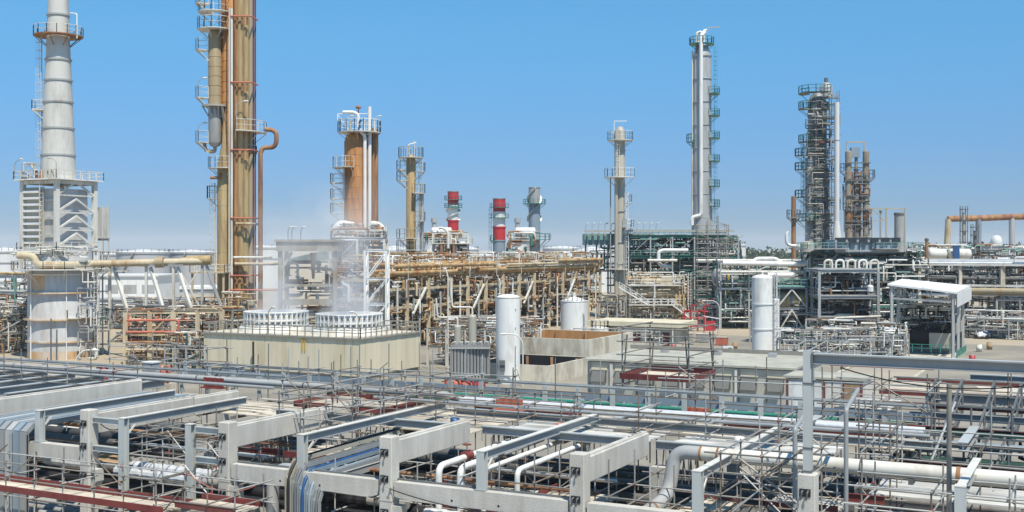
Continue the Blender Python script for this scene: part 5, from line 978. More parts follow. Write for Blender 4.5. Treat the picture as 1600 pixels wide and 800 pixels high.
part('railing', railing_mb([A - nrm * .2 + d * .4 + UP * .9, B - nrm * .2 - d * .4 + UP * .9], 1.1, .05), 'green', sh); part('side_railing', railing_mb([B + d * .5, B + d * .5 + nrm * 11], 1.2, .05), 'green', sh)
for k in range(4): part('panel', MB().box(B + nrm * (2 + k * 2.6) + UP * 4.2, .1, 2.2, 1.6, d, nrm), 'tan' if k % 2 else 'greydark', sh)
mc = thing('compressor', 'dark machine set with a pale panel inside the white-roofed shelter', 'machine', (A + B) / 2 + nrm * 6); c = (A + B) / 2 + nrm * 7
part('casing', MB().hcyl(c - d * 2.4 + UP * 2.6, c + d * 1.6 + UP * 2.6, 1.3), 'black', mc); part('base', MB().box(c + UP * .7, 6.4, 3, 1.1, d, nrm), 'greydark', mc); part('control_panel', MB().box(c + d * 2 - nrm * 2.5 + UP * 2.3, 3.2, .4, 2.2, d, nrm), 'tan', mc)
clutter(mc, A + nrm * 6.5, L_ - .5, 4, .4, 7.5, 220, ['offwhite', 'greydark', 'black', 'tan'], (.07, .16), 63, d, nrm)
part('shade_sheet', MB().box(c + nrm * 4.6 + UP * 2.4, L_ - .6, .15, 4.4, d, nrm), 'greydark', mc)  # dark sheet added behind the dark machine, imitating interior shade
# far right concrete pipe rack
o = V((ax(1436, 222), 222, 0)); fr = thing('pipe_rack', 'concrete pipe rack with wide grey ducts along the right edge behind the shelter', 'pipe rack', o)
for i in range(5):
    for j in (0, 1): p = o + U * (i * 7.4) + W * (j * 7); bar('column', p, p + UP * 13, .8 if i in (2, 3) else .55, .7, 'concrete', fr)
    for z in (6.5, 9.6, 12.6): bar('cross_beam', o + U * (i * 7.4) + W * .36 + UP * z, o + U * (i * 7.4) + W * 6.6 + UP * z, .4, .5, 'concrete', fr)
for z in (9.0, 12.9): bar('side_beam', o - U * 2 - W * .5 + UP * z, o + U * 32 - W * .5 + UP * z, .3, .4, 'offwhite', fr)
for k in range(9):
    for z in (6.9, 10, 13.0):
        r = (.5, .3, .22, .35, .2, .4, .25, .3, .5)[(k + int(z)) % 9]; part('pipe', MB().tube([o - U * 2 + W * (.2 + k * .75) + UP * (z + r), o + U * 34 + W * (.2 + k * .75) + UP * (z + r)], r, 9), ('greyvessel', 'alu', 'offwhite', 'lagging', 'grey', 'tan', 'white')[(k * 2 + int(z)) % 7], fr)
part('duct', MB().tube([o + U * 6 - W * .9 + UP * 8, o + U * 34 - W * .9 + UP * 8], .6, 12), 'khakigrey', fr); pipe(fr, [o + U * 17 - W * .3 + UP * 13.4, o + U * 17 - W * .3 + UP * 14.3, o + U * 22 - W * .3 + UP * 14.3, o + U * 22 - W * .3 + UP * 13.4], .2, 'white')
clutter(fr, o, 32, 7, .5, 13, 520, ['grey', 'offwhite', 'greyvessel', 'greydark', 'tan', 'black'], (.07, .2), 65)
steel_frame(fr, o + U * 14 - W * 3, 2, 4, 1, 2.4, [3.4, 6.4], 'grey', 'grey', cw=.2, bh=.22, brace=.3, seed=9)
# cluttered skyline behind it
bk = thing('process_unit', 'hazy cluster of dark pipes and white vessels on the right skyline', 'process unit', at(1480, 410, 300)); o = V((ax(1420, 300), 300, 0))
steel_frame(bk, o, 6, 5.6, 1, 8, [6, 11, 14], 'grey', 'greydark', cw=.4, brace=.3, seed=20, x=X_, y=Y_); clutter(bk, o, 34, 8, 5, 17, 380, ['offwhite', 'greydark', 'white', 'greenlight', 'rust'], (.1, .3), 66, X_, Y_)
for px, l in ((1452, 4), (1484, 5)): part('drum', MB().hcyl(V((ax(px, 296), 296, 14.6)), V((ax(px, 296) + l, 296, 14.6)), 1.3), 'offwhite', bk)
part('blue_board', MB().box(V((ax(1494, 294), 294, 14.5)), 1.6, .4, 4.5), 'blue', bk)
bd = thing('overhead_duct', 'rusty brown overhead duct on pale legs on the right skyline', 'duct', (ax(1540, 360), 360, 0)); Yd = 360
part('duct', MB().tube([V((ax(1481, Yd), Yd, az(342, Yd))), V((ax(1530, Yd), Yd, az(341, Yd))), V((ax(1580, Yd), Yd, az(339, Yd))), V((ax(1640, Yd), Yd, az(338, Yd)))], .95, 12), 'rustlight', bd)
part('leg', MB().tube(fillet([V((ax(1479, Yd), Yd, 14)), V((ax(1482, Yd), Yd, az(342, Yd)))], .5), .95, 12), 'beige', bd); part('leg', MB().tube([V((ax(1528, Yd), Yd, 0)), V((ax(1529, Yd), Yd, az(342, Yd)))], .9, 12), 'bluegrey', bd); part('leg', MB().tube([V((ax(1581, Yd), Yd, 0)), V((ax(1581, Yd), Yd, az(340, Yd)))], .9, 12), 'greyvessel', bd)
for px, y0, w, lab in ((1506, 322, 6, 'lattice tower crossing the brown duct on the right skyline'), (1523, 350, 6, 'shorter dark tower beside the lattice tower')):
    t = thing('lattice_tower', lab, 'tower', (ax(px, 350), 350, 0)); c = V((ax(px, 350), 350, 0)); h = az(y0, 350); w2 = w / 2 / F * 350 * 1.4
    part('core', MB().cyl(c, w2 * .5, 0, h - 2, 10), 'tan' if px < 1510 else 'greydark', t)
    for i, j in ((-1, -1), (1, -1), (1, 1), (-1, 1)): bar('post', c + V((i * w2, j * w2, 0)), c + V((i * w2, j * w2, h)), .2, .2, 'greydark', t)
    for k in range(7): part('landing', MB().box(c + UP * (8 + k * (h - 9) / 6), w2 * 2.4, w2 * 2.4, .25), 'greydark', t)
p = V((ax(1535, 204), 204, 0)); t = thing('covered_machine', 'small machine under a rumpled white and blue cover beyond the shelter', 'machine', p); mb = MB(); g2 = random.Random(2)
mb.lathe(p, [(1.3, .5), (1.25, .8), (.9, 1.15), (.45, 1.5), (.05, 1.6)], 11); mb.v = [v + V((g2.uniform(-.16, .16), g2.uniform(-.16, .16), g2.uniform(-.1, .1))) for v in mb.v]; mb.sm = [False] * len(mb.sm)
part('cover', mb, 'white', t); part('blue_flap', MB().box(p + V((.4, -.9, 1.0)), 1.0, .5, .5, U, W), 'blue', t)
for q in (-1.0, .9): part('wheel', MB().tube([p + U * q - W * 1.0 + UP * .38, p + U * q - W * 1.2 + UP * .38], .38, 14), 'black', t)
p = V((ax(1557, 206), 206, 0)); t = thing('steel_container', 'dark blue open skip right of the covered machine', 'container', p)
part('body', MB().box(p + UP * .85, 3.2, 2, 1.5, U, W), 'bluegrey', t); part('rim', MB().box(p + UP * 1.64, 3.4, 2.2, .1, U, W), 'blue', t)
for q in (-1.2, 0, 1.2): part('rib', MB().box(p + U * q - W * 1.03 + UP * .85, .14, .08, 1.4, U, W), 'blue', t)
for k, (px, Yv, m, lab) in enumerate(((1546, 182, 'timber', 'orange-brown drum beside the road right of the shelter'), (1530, 178, 'offwhite', 'pale sack heap on the road right of the shelter'), (1519, 160, 'red', 'red hydrant near the shelter corner'), (1172, 150, 'salmon', 'orange hydrant left of the white upright tank'), (1180, 165, 'blue', 'blue drum by the base of the white upright tank'), (1052, 178, 'red', 'red drum standing in the annex yard'), (1148, 182, 'timber', 'brown drum on the road left of the white upright tank'))):
    p = V((ax(px, Yv), Yv, 0)); t = thing('oil_drum', lab, 'drum', p); part('body', MB().lathe(p, [(.02, .02), (.42, .02), (.42, .5), (.45, .55), (.42, .6), (.42, 1.15), (.02, 1.15)], 16), m, t); part('lid', MB().cyl(p, .36, 1.15, 1.2, 14), 'grey', t)

# yard furniture that fills the open concrete
def kerb(lab, a, b): t = thing('kerb', lab, 'kerb', a); part('stone', MB().beam(V(a) + UP * .07, V(b) + UP * .07, .25, .14), 'concrete', t); part('gutter', MB().beam(V(a) - W * .4 + UP * .02, V(b) - W * .4 + UP * .02, .4, .02), 'roofgrey', t)
kerb('pale kerb along the left side of the service road', V((27.0, 119, 0)), V((27, 119, 0)) + W * 120); kerb('pale kerb along the right side of the service road', V((27.0, 118, 0)) + U * 9, V((27, 118, 0)) + U * 9 + W * 60)
def low_wall(lab, a, b, h): t = thing('low_wall', lab, 'wall', a); part('body', MB().beam(V(a) + UP * h / 2, V(b) + UP * h / 2, .3, h), 'concrete', t); part('coping', MB().beam(V(a) + UP * (h + .05), V(b) + UP * (h + .05), .42, .1), 'cladding', t)
p = V((ax(1098, 152), 152, 0)); low_wall('low pale wall behind the grey building near the air conditioning box', p, p + U * 11, 1.5); low_wall('short pale wall returning toward the road beside the air conditioning box', p + U * 11.2, p + U * 11.2 + W * 6, 1.4)
def floor_rack(lab, o, lx, lw, h, n, mats, seed, cat='piping skid'):
    t = thing('pipe_skid', lab, cat, o); steel_frame(t, o, max(2, int(lx / 4)), lx / max(2, int(lx / 4)), 1, lw, [h * .5, h], 'grey', 'greyvessel', cw=.2, bh=.22, brace=.3, seed=seed)
    for k in range(5): part('pipe', MB().tube([V(o) + W * (.3 + k * lw / 5.5) + UP * (h + .25), V(o) + U * lx + W * (.3 + k * lw / 5.5) + UP * (h + .25)], .12 + .05 * (k % 3), 9), mats[k % len(mats)], t)
    clutter(t, o, lx, lw, .2, h + 1.6, n, mats, (.05, .14), seed)
MM = ['offwhite', 'grey', 'greydark', 'greendark', 'white', 'rustlight', 'galv', 'darkpipe']
floor_rack('low rack of mixed pipes behind the white upright tank', V((ax(1172, 196), 196, 0)), 12, 5, 5, 170, MM, 81); floor_rack('knee-high pipe rack along the foot of the green plant', V((ax(1090, 236), 236, 0)), 10, 4, 4, 130, MM, 82)
floor_rack('pipe rack in the yard right of the shelter', V((ax(1500, 205), 205, 0)), 16, 5, 3.4, 130, MM, 83); floor_rack('pipe rack beneath the long concrete rack at far right', V((ax(1530, 232), 232, 0)), 18, 6, 6, 200, MM, 84)
floor_rack('grey pipe skid between the drum frame and the portal-framed deck', V((ax(1258, 178), 178, 0)), 7, 4, 3.4, 130, MM, 85); floor_rack('pipe skid at the left foot of the shelter', V((ax(1368, 166), 166, 0)), 4, 4, 3.6, 90, MM, 86)
floor_rack('rusty pipe skid left of the cooling tower behind the red pumps', V((ax(258, 150), 150, 0)), 3.6, 5, 3.4, 110, ['tan', 'rustlight', 'galv', 'beige', 'greendark', 'offwhite'], 87); floor_rack('brown pipe skid at the foot of the tall brown column', V((ax(290, 172), 172, 0)), 9, 6, 7, 190, ['rust', 'rustlight', 'beige', 'khaki', 'darkpipe', 'offwhite'], 88)
floor_rack('pipe rack behind the trestle legs left of the brown column', V((ax(170, 196), 196, 0)), 18, 7, 6, 240, ['grey', 'offwhite', 'rustlight', 'tan', 'greydark', 'beige'], 89); floor_rack('rusty pipe rack beside the furnace at the left edge', V((ax(-60, 176), 176, 0)), 7, 8, 6, 180, ['rust', 'tan', 'offwhite', 'greydark', 'beige'], 90)
floor_rack('grey pipe rack before the slim grey column', V((ax(935, 232), 232, 0)), 4, 5, 5, 110, ['greydark', 'tan', 'beige', 'grey', 'darkpipe'], 91)

o = V((ax(1228, 96), 96, 0)); t = thing('site_cabin', 'white panelled cabin with red posts and a tan panel right of the grey building', 'cabin', o); Lc = 6.2; hc = az(588, 96)
part('wall', MB().box(o + U * Lc / 2 + W * 2 + UP * (hc / 2 - .1), Lc, 4, hc - .2, U, W), 'offwhite', t); part('roof', MB().box(o + U * Lc / 2 + W * 2 + UP * hc, Lc + .4, 4.4, .18, U, W), 'roofgrey', t)
for k in range(5): part('post', MB().box(o + U * (.1 + k * Lc / 4.1) - W * .06 + UP * (hc / 2 - .1), .16, .12, hc - .2, U, W), 'redprimer', t)
for k in range(4): part('panel', MB().box(o + U * (.86 + k * Lc / 4.1) - W * .04 + UP * (hc / 2), 1.25, .08, hc - .7, U, W), ('white', 'white', 'offwhite', 'timber')[k], t)
HAZE = 0.00009
# ------------------------------------------------------------------ foreground: the precast pipe rack
TOP = 10.5
ORD = {-3: 'off the left edge', -2: 'farthest left of the front row', -1: 'second from the left, behind scaffold tubes', 0: 'third from the left, beside the blue cable trays', 1: 'fourth from the left, beside the big white pipe elbow', 2: 'under the tall steel post, farthest right', 3: 'beyond the right edge'}
for k in range(-2, 3):
    s = 6.1 * k; p = R(s, 0, 0); w = .44
    t = thing('concrete_column', 'precast concrete column with rebar hooks, ' + ORD[k], 'column', p, 'precast columns of the front row')
    part('shaft', MB().cbeam(p, p + UP * TOP, w, w, .025, W), 'precast', t)
    part('corbel', MB().add([p + W * y + U * (sg * w / 2) + UP * z + U * (sg * x) for sg in (1,) for y in (-.17, .17) for x, z in ((-.02, 7.6), (.28, 8.1), (.28, 8.5), (-.02, 8.5))], [(0, 1, 2, 3), (7, 6, 5, 4), (0, 1, 5, 4), (1, 2, 6, 5), (2, 3, 7, 6)]), 'precast', t)
    part('joint', MB().box(p + UP * 8.62, w + .012, w + .012, .018, U, W), 'capgrey', t)
    for zz in (10.05, 9.28, 8.3):
        pl = part('bracket_plate', MB().box(p - W * (w / 2 + .004) - U * .02 + UP * zz, .27, .03, .19, U, W), 'black', t)
        for q in (-.075, .06): part('rebar_hook', MB().tube(fillet([p - W * (w / 2) + U * q + UP * (zz + .05), p - W * (w / 2 + .12) + U * q + UP * (zz + .04), p - W * (w / 2 + .07) + U * (q - .04) + UP * (zz - .17)], .06, 3), .024, 5), 'greydark', pl)
    part('grout_hole', MB().tube([p - W * (w / 2 - .01) + U * .1 + UP * 8.75, p - W * (w / 2 + .006) + U * .1 + UP * 8.75], .05, 10), 'capgrey', t)
    # beams
    if k == -2: s -= 6.1
    if k < 2:
        a, b = R(s + .28, 0, 8.95), R(s + 5.82, 0, 8.95)
        if k == 0: b = R(s + 5.82, 0, 8.95)
        t = thing('concrete_beam', ('concrete edge beam running from the leftmost column to the left edge', 'concrete edge beam behind scaffold left of the cable trays', 'concrete edge beam between third column and elbow column', 'concrete edge beam at bottom right of the elbow column')[k + 2], 'beam', (a + b) / 2, 'precast edge beams of the front row')
        x, y, d = frame_of(b - a); L_ = (b - a).length; h = .25; wd2 = .17; vs = []
        for q, hh in ((0, -.17), (.25, -h), (L_ - .25, -h), (L_, -.17)):
            for yy, zz2 in ((-wd2, h), (wd2, h), (wd2, hh), (-wd2, hh)): vs.append(a + d * q + W * yy + UP * zz2)
        part('body', MB().add(vs, [(4 * i + j, 4 * i + 4 + j, 4 * i + 4 + (j + 1) % 4, 4 * i + (j + 1) % 4) for i in range(3) for j in range(4)] + [(0, 1, 2, 3), (15, 14, 13, 12)]), 'precast', t)
        for q in (.35, .62): part('hole', MB().tube([a + d * (L_ * q) - W * .16 + UP * -.1, a + d * (L_ * q) - W * .176 + UP * -.1], .035, 8), 'black', t)
for k in range(-3, 2):
    s = 6.1 * k; L_ = {-3: 8.4, -2: 4.9, -1: 4.6, 0: 4.6, 1: 4.9}[k]; a, b = R(s, .24, 10.0), R(s, L_, 10.0)
    t = thing('concrete_beam', ('deep concrete cross-beam running back from the left edge of the photo', 'deep concrete cross-beam running back from the leftmost column', 'deep concrete cross-beam behind scaffold and red boards', 'bright concrete cross-beam running back from the third column', 'bright concrete cross-beam running back toward the big white pipe')[k + 3], 'beam', a, 'deep precast cross-beams')
    part('body', MB().cbeam(a, b, .3, .7), 'precast', t)
    part('ledge', MB().beam(a + UP * .37, b + UP * .37, .18, .04), 'precast', t)
    for i in range(4): part('strap', MB().beam(R(s, L_ - .35 - i * .3, 10.0) - UP * .36, R(s, L_ - .25 - i * .3, 10.0) + UP * .4, .35, .04, U), 'capgrey' if k != 0 else 'precast', t)
    if k in (-2, -1):
        a, b = R(s, L_ + .12, 9.98), R(s, L_ + 2.6, 9.98)
        t = thing('concrete_beam', ('second length of the cross-beam at left edge, past the straps', 'second length of the leftmost column cross-beam, past the straps', 'second length of the cross-beam by the ladder, past the straps')[k + 3], 'beam', a, 'rear precast cross-beams')
        part('body', MB().cbeam(a, b, .3, .66), 'precast', t); part('ledge', MB().beam(a + UP * .35, b + UP * .35, .18, .04), 'precast', t)
# steel goal posts with I-beams running back
GP = [(-14.6, 9.2, 6.6, 'standing on the edge beam left of the leftmost column'), (-10.6, 5, 6.2, 'right of the leftmost column, tied to it'), (-7.66, 5, 0, 'left of the second column, tied to it'), (-3.16, 8.6, 8.6, 'rising behind the blue cable trays'), (3.1, 9.2, 8.4, 'standing on the edge beam beside the three white pipes'), (9.4, 8.7, 8.4, 'just right of the big pipe elbow'), (15.7, 5, 4, 'short one at the bottom right corner')]
for s, zb, L_, lab in GP:
    p = R(s, 0, zb); zt = 10.3 if s < 15 else 10.5; t = thing('steel_post', 'pale steel post with beam, ' + lab, 'steel frame', p, 'steel posts of the front row')
    part('post', MB().box(p - W * .11 + UP * ((zt - zb) / 2), .24, .025, zt - zb, U, W).box(p + W * .11 + UP * ((zt - zb) / 2), .24, .025, zt - zb, U, W).box(p + UP * ((zt - zb) / 2), .025, .19, zt - zb, U, W), 'steel_light', t)
    part('base_plate', MB().box(p + UP * .02, .34, .34, .04, U, W), 'steel_paint', t); part('cap_plate', MB().box(R(s, 0, zt + .012), .26, .26, .024, U, W), 'offwhite', t)
    if L_:
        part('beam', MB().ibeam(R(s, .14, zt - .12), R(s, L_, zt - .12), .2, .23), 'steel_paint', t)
        part('top_flange', MB().beam(R(s, .14, zt + .006), R(s, L_, zt + .006), .2, .016), 'offwhite', t)  # pale strip colours the beam top as if sunlit
        for q in (-.1, .1): part('gusset', MB().beam(R(s + q, .13, zt - .5), R(s + q, .42, zt - .25), .03, .06), 'offwhite', t)
    if s < -7 and s > -11:
        k_ = -12.2 if s == -10.6 else -6.1; a, b = sorted((k_, s))
        for zz in (zt - .14, 9.2): part('tie', MB().ibeam(R(a + .24, 0, zz), R(b - .14, 0, zz), .17, .19), 'steel_light', t)
# the tall post on the rightmost column and its beam
p = R(12.2, 0, TOP); t = thing('steel_post', 'tall blue-grey steel post on the rightmost concrete column, highest in the foreground', 'steel frame', p)
part('post', MB().box(p - W * .09 + UP * 1.5, .2, .025, 3.0, U, W).box(p + W * .09 + UP * 1.5, .2, .025, 3.0, U, W).box(p + UP * 1.5, .025, .155, 3.0, U, W), 'steel_light', t)
for zz in (.05, .62, 2.2): part('splice_band', MB().box(p + UP * zz, .22, .23, .04, U, W), 'greydark', t)
a, b = R(12.35, 0, 13.3), R(26, 0, 13.3)
part('beam', MB().ibeam(a, b, .22, .25), 'steel_paint', t); part('top_flange', MB().beam(a + UP * .135, b + UP * .135, .22, .016), 'steel_light', t); part('end_plate', MB().box(R(12.325, 0, 13.3), .03, .26, .32, U, W), 'greydark', t)  # paler strip gives the long beam's top a sunlit tone
# longitudinal and rear steel
def ib(a, b, w, h, m, lab, group=None, top=True):
    t = thing('steel_beam', lab, 'steel beam', a, group); part('beam', MB().ibeam(a, b, w, h), m, t)
    if top: part('top_flange', MB().beam(a + UP * (h / 2 + .012), b + UP * (h / 2 + .012), w, .016), 'steel_light', t)  # lighter strip laid on top to imitate sun on the flange
    return t
ib(R(-8.3, 5.15, 9.98), R(-.35, 5.15, 9.98), .2, .24, 'steel_paint', 'grey steel beam crossing behind the cable trays left of the third cross-beam'); ib(R(.3, 5.15, 9.98), R(5.75, 5.15, 9.98), .2, .24, 'steel_paint', 'grey steel beam crossing between the two bright cross-beams')
ib(R(6.4, 5.15, 9.95), R(11.6, 5.15, 9.95), .2, .24, 'steel_paint', 'grey steel beam crossing behind the big white pipe')
ib(R(-2.8, 8.8, 9.95), R(14, 8.8, 9.95), .18, .22, 'steel_paint', 'grey steel beam crossing the middle of the plank decks')
for i in range(11): ib(R(-19.6 - i * 1.9, 4.2 if i % 2 else 5.2, 9.85), R(-19.6 - i * 1.9, 11.2, 9.85), .26, .34, 'steel_paint', ('first', 'second', 'third', 'fourth', 'fifth', 'sixth', 'seventh', 'eighth', 'ninth', 'tenth', 'eleventh')[i] + ' grey steel joist counting leftward from the leftmost concrete cross-beam', 'steel joists at far left')
ib(R(12.6, 17.8, 10.35), R(30, 17.8, 10.35), .3, .34, 'steel_paint', 'grey steel beam edging the far right plank deck, below the long top beam'); ib(R(13.5, 25, 10.3), R(32, 25, 10.3), .25, .5, 'steel_paint', 'grey steel beam farthest back at right behind the red-edged deck')
for q in (3.4, 9.6, 14.8): ib(R(q, 9.3, 9.9), R(q, 13, 9.9), .3, .26, 'steel_paint', ('steel beam running back behind the three white pipes', 'steel beam running back behind the white pipe right of the elbow', 'steel beam running back left of the tall post')[int(q / 5)])
# rear frame: columns that carry the rack, lower beams
rf = thing('pipe_rack', 'dark lower concrete frame under the decks of the pipe rack', 'steel structure', R(0, 8, 0))
for k in range(-6, 4):
    for tt in (5.2, 13.2): bar('column', R(6.1 * k + .4, tt, 0), R(6.1 * k + .4, tt, 9.3), .45, .45, 'precast', rf, up=W)
    for z in (7.3, 4.6): bar('cross_beam', R(6.1 * k, .3, z), R(6.1 * k, 13.6, z), .35, .5, 'precast', rf)
for tt in (5.2, 13.2):
    for z in (6.7, 4.0): bar('long_beam', R(-37, tt + .4, z), R(19, tt + .4, z), .3, .45, 'grey', rf)
# pipes on the lower levels, dark and packed to imitate the shade there
q = random.Random(9)
for z, n0, mm, lab in ((7.62, 26, ['darkpipe', 'lagging', 'black', 'greydark', 'darkpipe', 'offwhite', 'galv', 'galvbrown', 'black'], 'layer of dark lagged pipes on the upper level of the rack'), (4.95, 60, ['darkpipe', 'lagging', 'galv', 'black', 'grey'], 'layer of pipes on the lower level of the rack in shade')):
    t = thing('rack_piping', lab, 'pipes', R(0, 6, z)); tt = .9
    for i in range(n0):
        r = q.choice((.06, .09, .11, .15, .2)); tt += r + .04
        if abs(tt - 5.2) > .5 or z < 7:
            a = -38 + q.uniform(0, 16 if i % 2 else 1); b = 20 - q.uniform(0, 20 if i % 3 == 0 else 1); m = q.choice(mm)
            part('pipe', MB().tube([R(a, tt, z + r), R(b, tt, z + r)], r, 9), m, t)
        tt += r + q.uniform(.05, .3 if z > 6 else .1)
        if tt > 13.6: break
for k in range(15): part('shade_fill', MB().box(R(-40 + k * 4.1, 6.6, 3.5), 4.05, 15.5, .06, U, W), 'greydark', rf)  # invented dark floor sheets that imitate the shade under the rack
for i, (tt, z, r, m) in enumerate(((9.0, 8.3, .16, 'darkpipe'), (9.7, 8.5, .1, 'bluegrey'), (10.2, 8.2, .2, 'black'), (11.0, 8.5, .12, 'greydark'), (11.8, 8.2, .18, 'lagging'), (12.6, 8.4, .14, 'greendark'), (7.4, 8.2, .2, 'black'), (8.2, 8.3, .13, 'galv'))): part('pipe', MB().tube([R(12.4, tt, z), R(27, tt, z)], r, 9), m, rf)  # added pipes, mostly dark, imitating the shadowed gap at right
def lumpy(lab, s0, s1, tt, z, r, m, group=None, step=.33, jit=.28):
    pts, rr = [], []; n = int((s1 - s0) / step); g_ = random.Random(int(s0 * 10 + tt * 7))
    for i in range(n + 1):
        for e in (-.30, .26): pts.append(R(s0 + (i + e) * step, tt, z)); rr.append(r * (1 + (jit * .25 if e < 0 else jit) * (.5 + g_.random() * .5)))
    mb = MB(); mb.tube(pts, rr, 12); mb.sm = [False] * len(mb.sm); t = thing('lagged_pipe', lab, 'pipe', R((s0 + s1) / 2, tt, z), group)
    part('lagging', mb, m, t); part('bare_end', MB().tube([R(s1 - .1, tt, z), R(s1 + 1.3, tt, z)], r * .9, 12), 'galv', t); return t
lumpy('bulky black lagged pipe under the edge beam left of the third column', -3.0, -1.5, 1.3, 8.22, .19, 'black')
lumpy('white foil-wrapped pipe under the edge beam left of the leftmost column', -15.5, -12.8, 1.2, 8.3, .18, 'insul', jit=.12, step=.4); lumpy('white crumpled foil-wrapped pipe right of the leftmost column', -11.8, -7.9, 1.0, 8.25, .19, 'insul', jit=.2, step=.45)
lumpy('second white crumpled pipe behind the first, right of the leftmost column', -11.8, -8.2, 1.7, 8.3, .17, 'insul', jit=.2, step=.4)
lumpy('white foil-wrapped pipe at the bottom edge right of the third column', 1.0, 5.0, .6, 8.15, .2, 'insul', jit=.2, step=.4)
for i, tt in enumerate((4.3, 4.9, 5.8)): lumpy(('lumpy dark lagged pipe nearest, below the planks right of the elbow', 'lumpy dark lagged pipe in the middle of the three right of the elbow', 'lumpy dark lagged pipe farthest back below the tan planks')[i], 8.4, 12.6, tt, 8.3 - i * .1, .2, 'lagging', step=.36)
# named pipes of the upper level
def run(lab, pts, r, m, bend=None, rings=(), n=14, group=None, cat='pipe'):
    t = thing('pipe_run', lab, cat, pts[0], group); f = fillet(pts, bend or r * 3.2, 6); part('pipe', MB().tube(f, r, n), m, t)
    for c_ in rings: a, b = V(c_[0]), V(c_[1]); part('weld_ring', MB().tube([a, b], r * 1.07, n), 'rustlight' if len(c_) < 3 else c_[2], t)
    return t
rp = run('big white pipe with a grey S-bend elbow, crossing the right half of the foreground', [R(8.55, 3, 10.2), R(26, 3, 10.2)], .205, 'offwhite', n=20, rings=[(R(9.0, 3, 10.2), R(9.06, 3, 10.2)), (R(15.3, 3, 10.2), R(15.4, 3, 10.2)), (R(12.9, 3, 10.2), R(12.94, 3, 10.2), 'greydark')])
part('elbow', MB().tube(fillet([R(8.55, 3, 10.2), R(7.75, 3, 10.2), R(7.65, 2.7, 8.95), R(7.5, 1.6, 8.75), R(7.0, -2.5, 8.6)], .75, 7), .2, 18), 'grey', rp)
for q_ in ((R(7.53, 1.75, 8.77), R(7.52, 1.66, 8.76)), (R(8.5, 3, 10.2), R(8.56, 3, 10.2))): part('weld_ring', MB().tube(list(q_), .216, 16), 'rust', rp)
for q_ in (10.6, 14.2, 18): part('saddle', MB().box(R(q_, 3, 9.95), .12, .4, .14, U, W), 'greydark', rp)
run('long grey pipe along the rear of the rack, left half', [R(-42, 11.6, 10.1), R(-4.9, 11.6, 10.1), R(-4.2, 11.5, 9.98), R(-3.6, 10.8, 9.9)], .135, 'grey', n=14, rings=[(R(q, 11.6, 10.1), R(q + .08, 11.6, 10.1), 'greydark') for q in (-30, -24, -18, -12, -9)])
for i, lab in enumerate(('white pipe nearest of the long pair crossing the rear right of the rack', 'white pipe farther of the long pair crossing the rear right of the rack')): run(lab, [R(-3.6, 10.5 + i * .35, 10.1), R(13.5, 10.5 + i * .35, 10.1)], .11, 'insul')
run('thin grey pipe along the rear left, in front of the long grey pipe', [R(-42, 9.6, 10.25), R(-12, 9.6, 10.2)], .07, 'steel_paint'); run('thin grey rail pipe crossing in front of the white pair', [R(-6, 8.1, 10.35), R(14, 8.1, 10.35)], .06, 'steel_paint')
run('dark green pipe low behind the barrier', [R(-20, 15.4, 9.6), R(13, 15.4, 9.6)], .09, 'green'); run('second dark green pipe at ground side of the barrier', [R(-14, 16.0, 9.2), R(13, 16.0, 9.2)], .13, 'greendark')
for i, (s, r, lab) in enumerate(((1.15, .1, 'leftmost of three white pipes bending down beside the third cross-beam'), (1.85, .1, 'middle of three white pipes bending down beside the third cross-beam'), (2.6, .075, 'rightmost thin one of three white pipes bending down'))): run(lab, [R(s, .9 + i * .05, 5), R(s, .9 + i * .05, 9.55), R(s, 6.5, 9.6)], r, 'white', bend=.28)
run('thin white pipe running back beside the steel beam of the white pipes', [R(3.6, 1.2, 5), R(3.6, 1.2, 9.6), R(3.6, 7, 9.65)], .08, 'white', bend=.25)
run('silver pipe with an elbow turning down left of the cable trays', [R(-2.6, 1.0, 8.95), R(-4.75, 1.0, 8.95), R(-4.95, .8, 8.7), R(-4.95, .8, 4)], .2, 'alu', bend=.6, n=18, rings=[(R(-4.1, 1, 8.95), R(-4.05, 1, 8.95), 'greydark')])
# cable trays
ct2 = thing('cable_tray_bank', 'nested bank of blue and grey cable trays bending up and back beside the third column', 'cable tray', R(-2.8, -.4, 7))
for i in range(5):
    s = -3.35 + i * .24; h = 9.02 - i * .16; pts = [R(s, -.42 + i * .03, 4), R(s, -.42 + i * .03, h), R(s, -.02, h + .5), R(s, 7.5, h + .62)]
    for nm, off, w, hh, m in (('tray', 0, .19, .03, ('tan', 'steel_paint', 'bluegrey', 'steel_paint', 'steel_paint')[i]), ):
        mb = MB()
        for a, b in zip(pts, pts[1:]):
            up = -W if abs((b - a).z) > .6 else UP
            mb.beam(a, b + (b - a).normalized() * .02, w, hh, up)
            for sg in (-1, 1): mb.beam(a + U * (sg * w / 2), b + U * (sg * w / 2), .02, .13, up)
        part(nm, mb, m, ct2)
    part('cable', MB().tube(fillet([p + UP * .05 - W * .03 for p in pts], .3, 3), .05, 6), ('black', 'greydark', 'blue', 'bluegrey', 'greydark')[i], ct2)
bk2 = thing('conduit_bank', 'bank of silver-blue vertical conduits bending back at the left edge', 'conduits', R(-15.8, -.4, 7))
for i in range(8):
    s = -17.5 + i * .37; m = ('steel_paint', 'bluegrey', 'steel_light', 'bluegrey', 'steel_paint', 'steel_light', 'bluegrey', 'steel_paint')[i]
    pts = [R(s, -.4, 4), R(s, -.4, 9.55), R(s, -.1, 9.78), R(s, 8, 9.85)]; mb = MB()
    for a, b in zip(pts, pts[1:]): mb.beam(a, b + (b - a).normalized() * .03, .26, .16, -W if abs((b - a).z) > .6 else UP)
    part('conduit', mb, m, bk2)
    if i % 2: part('cable', MB().tube([R(s + .18, -.42, 4), R(s + .18, -.42, 9.5)], .03, 6), 'black', bk2)
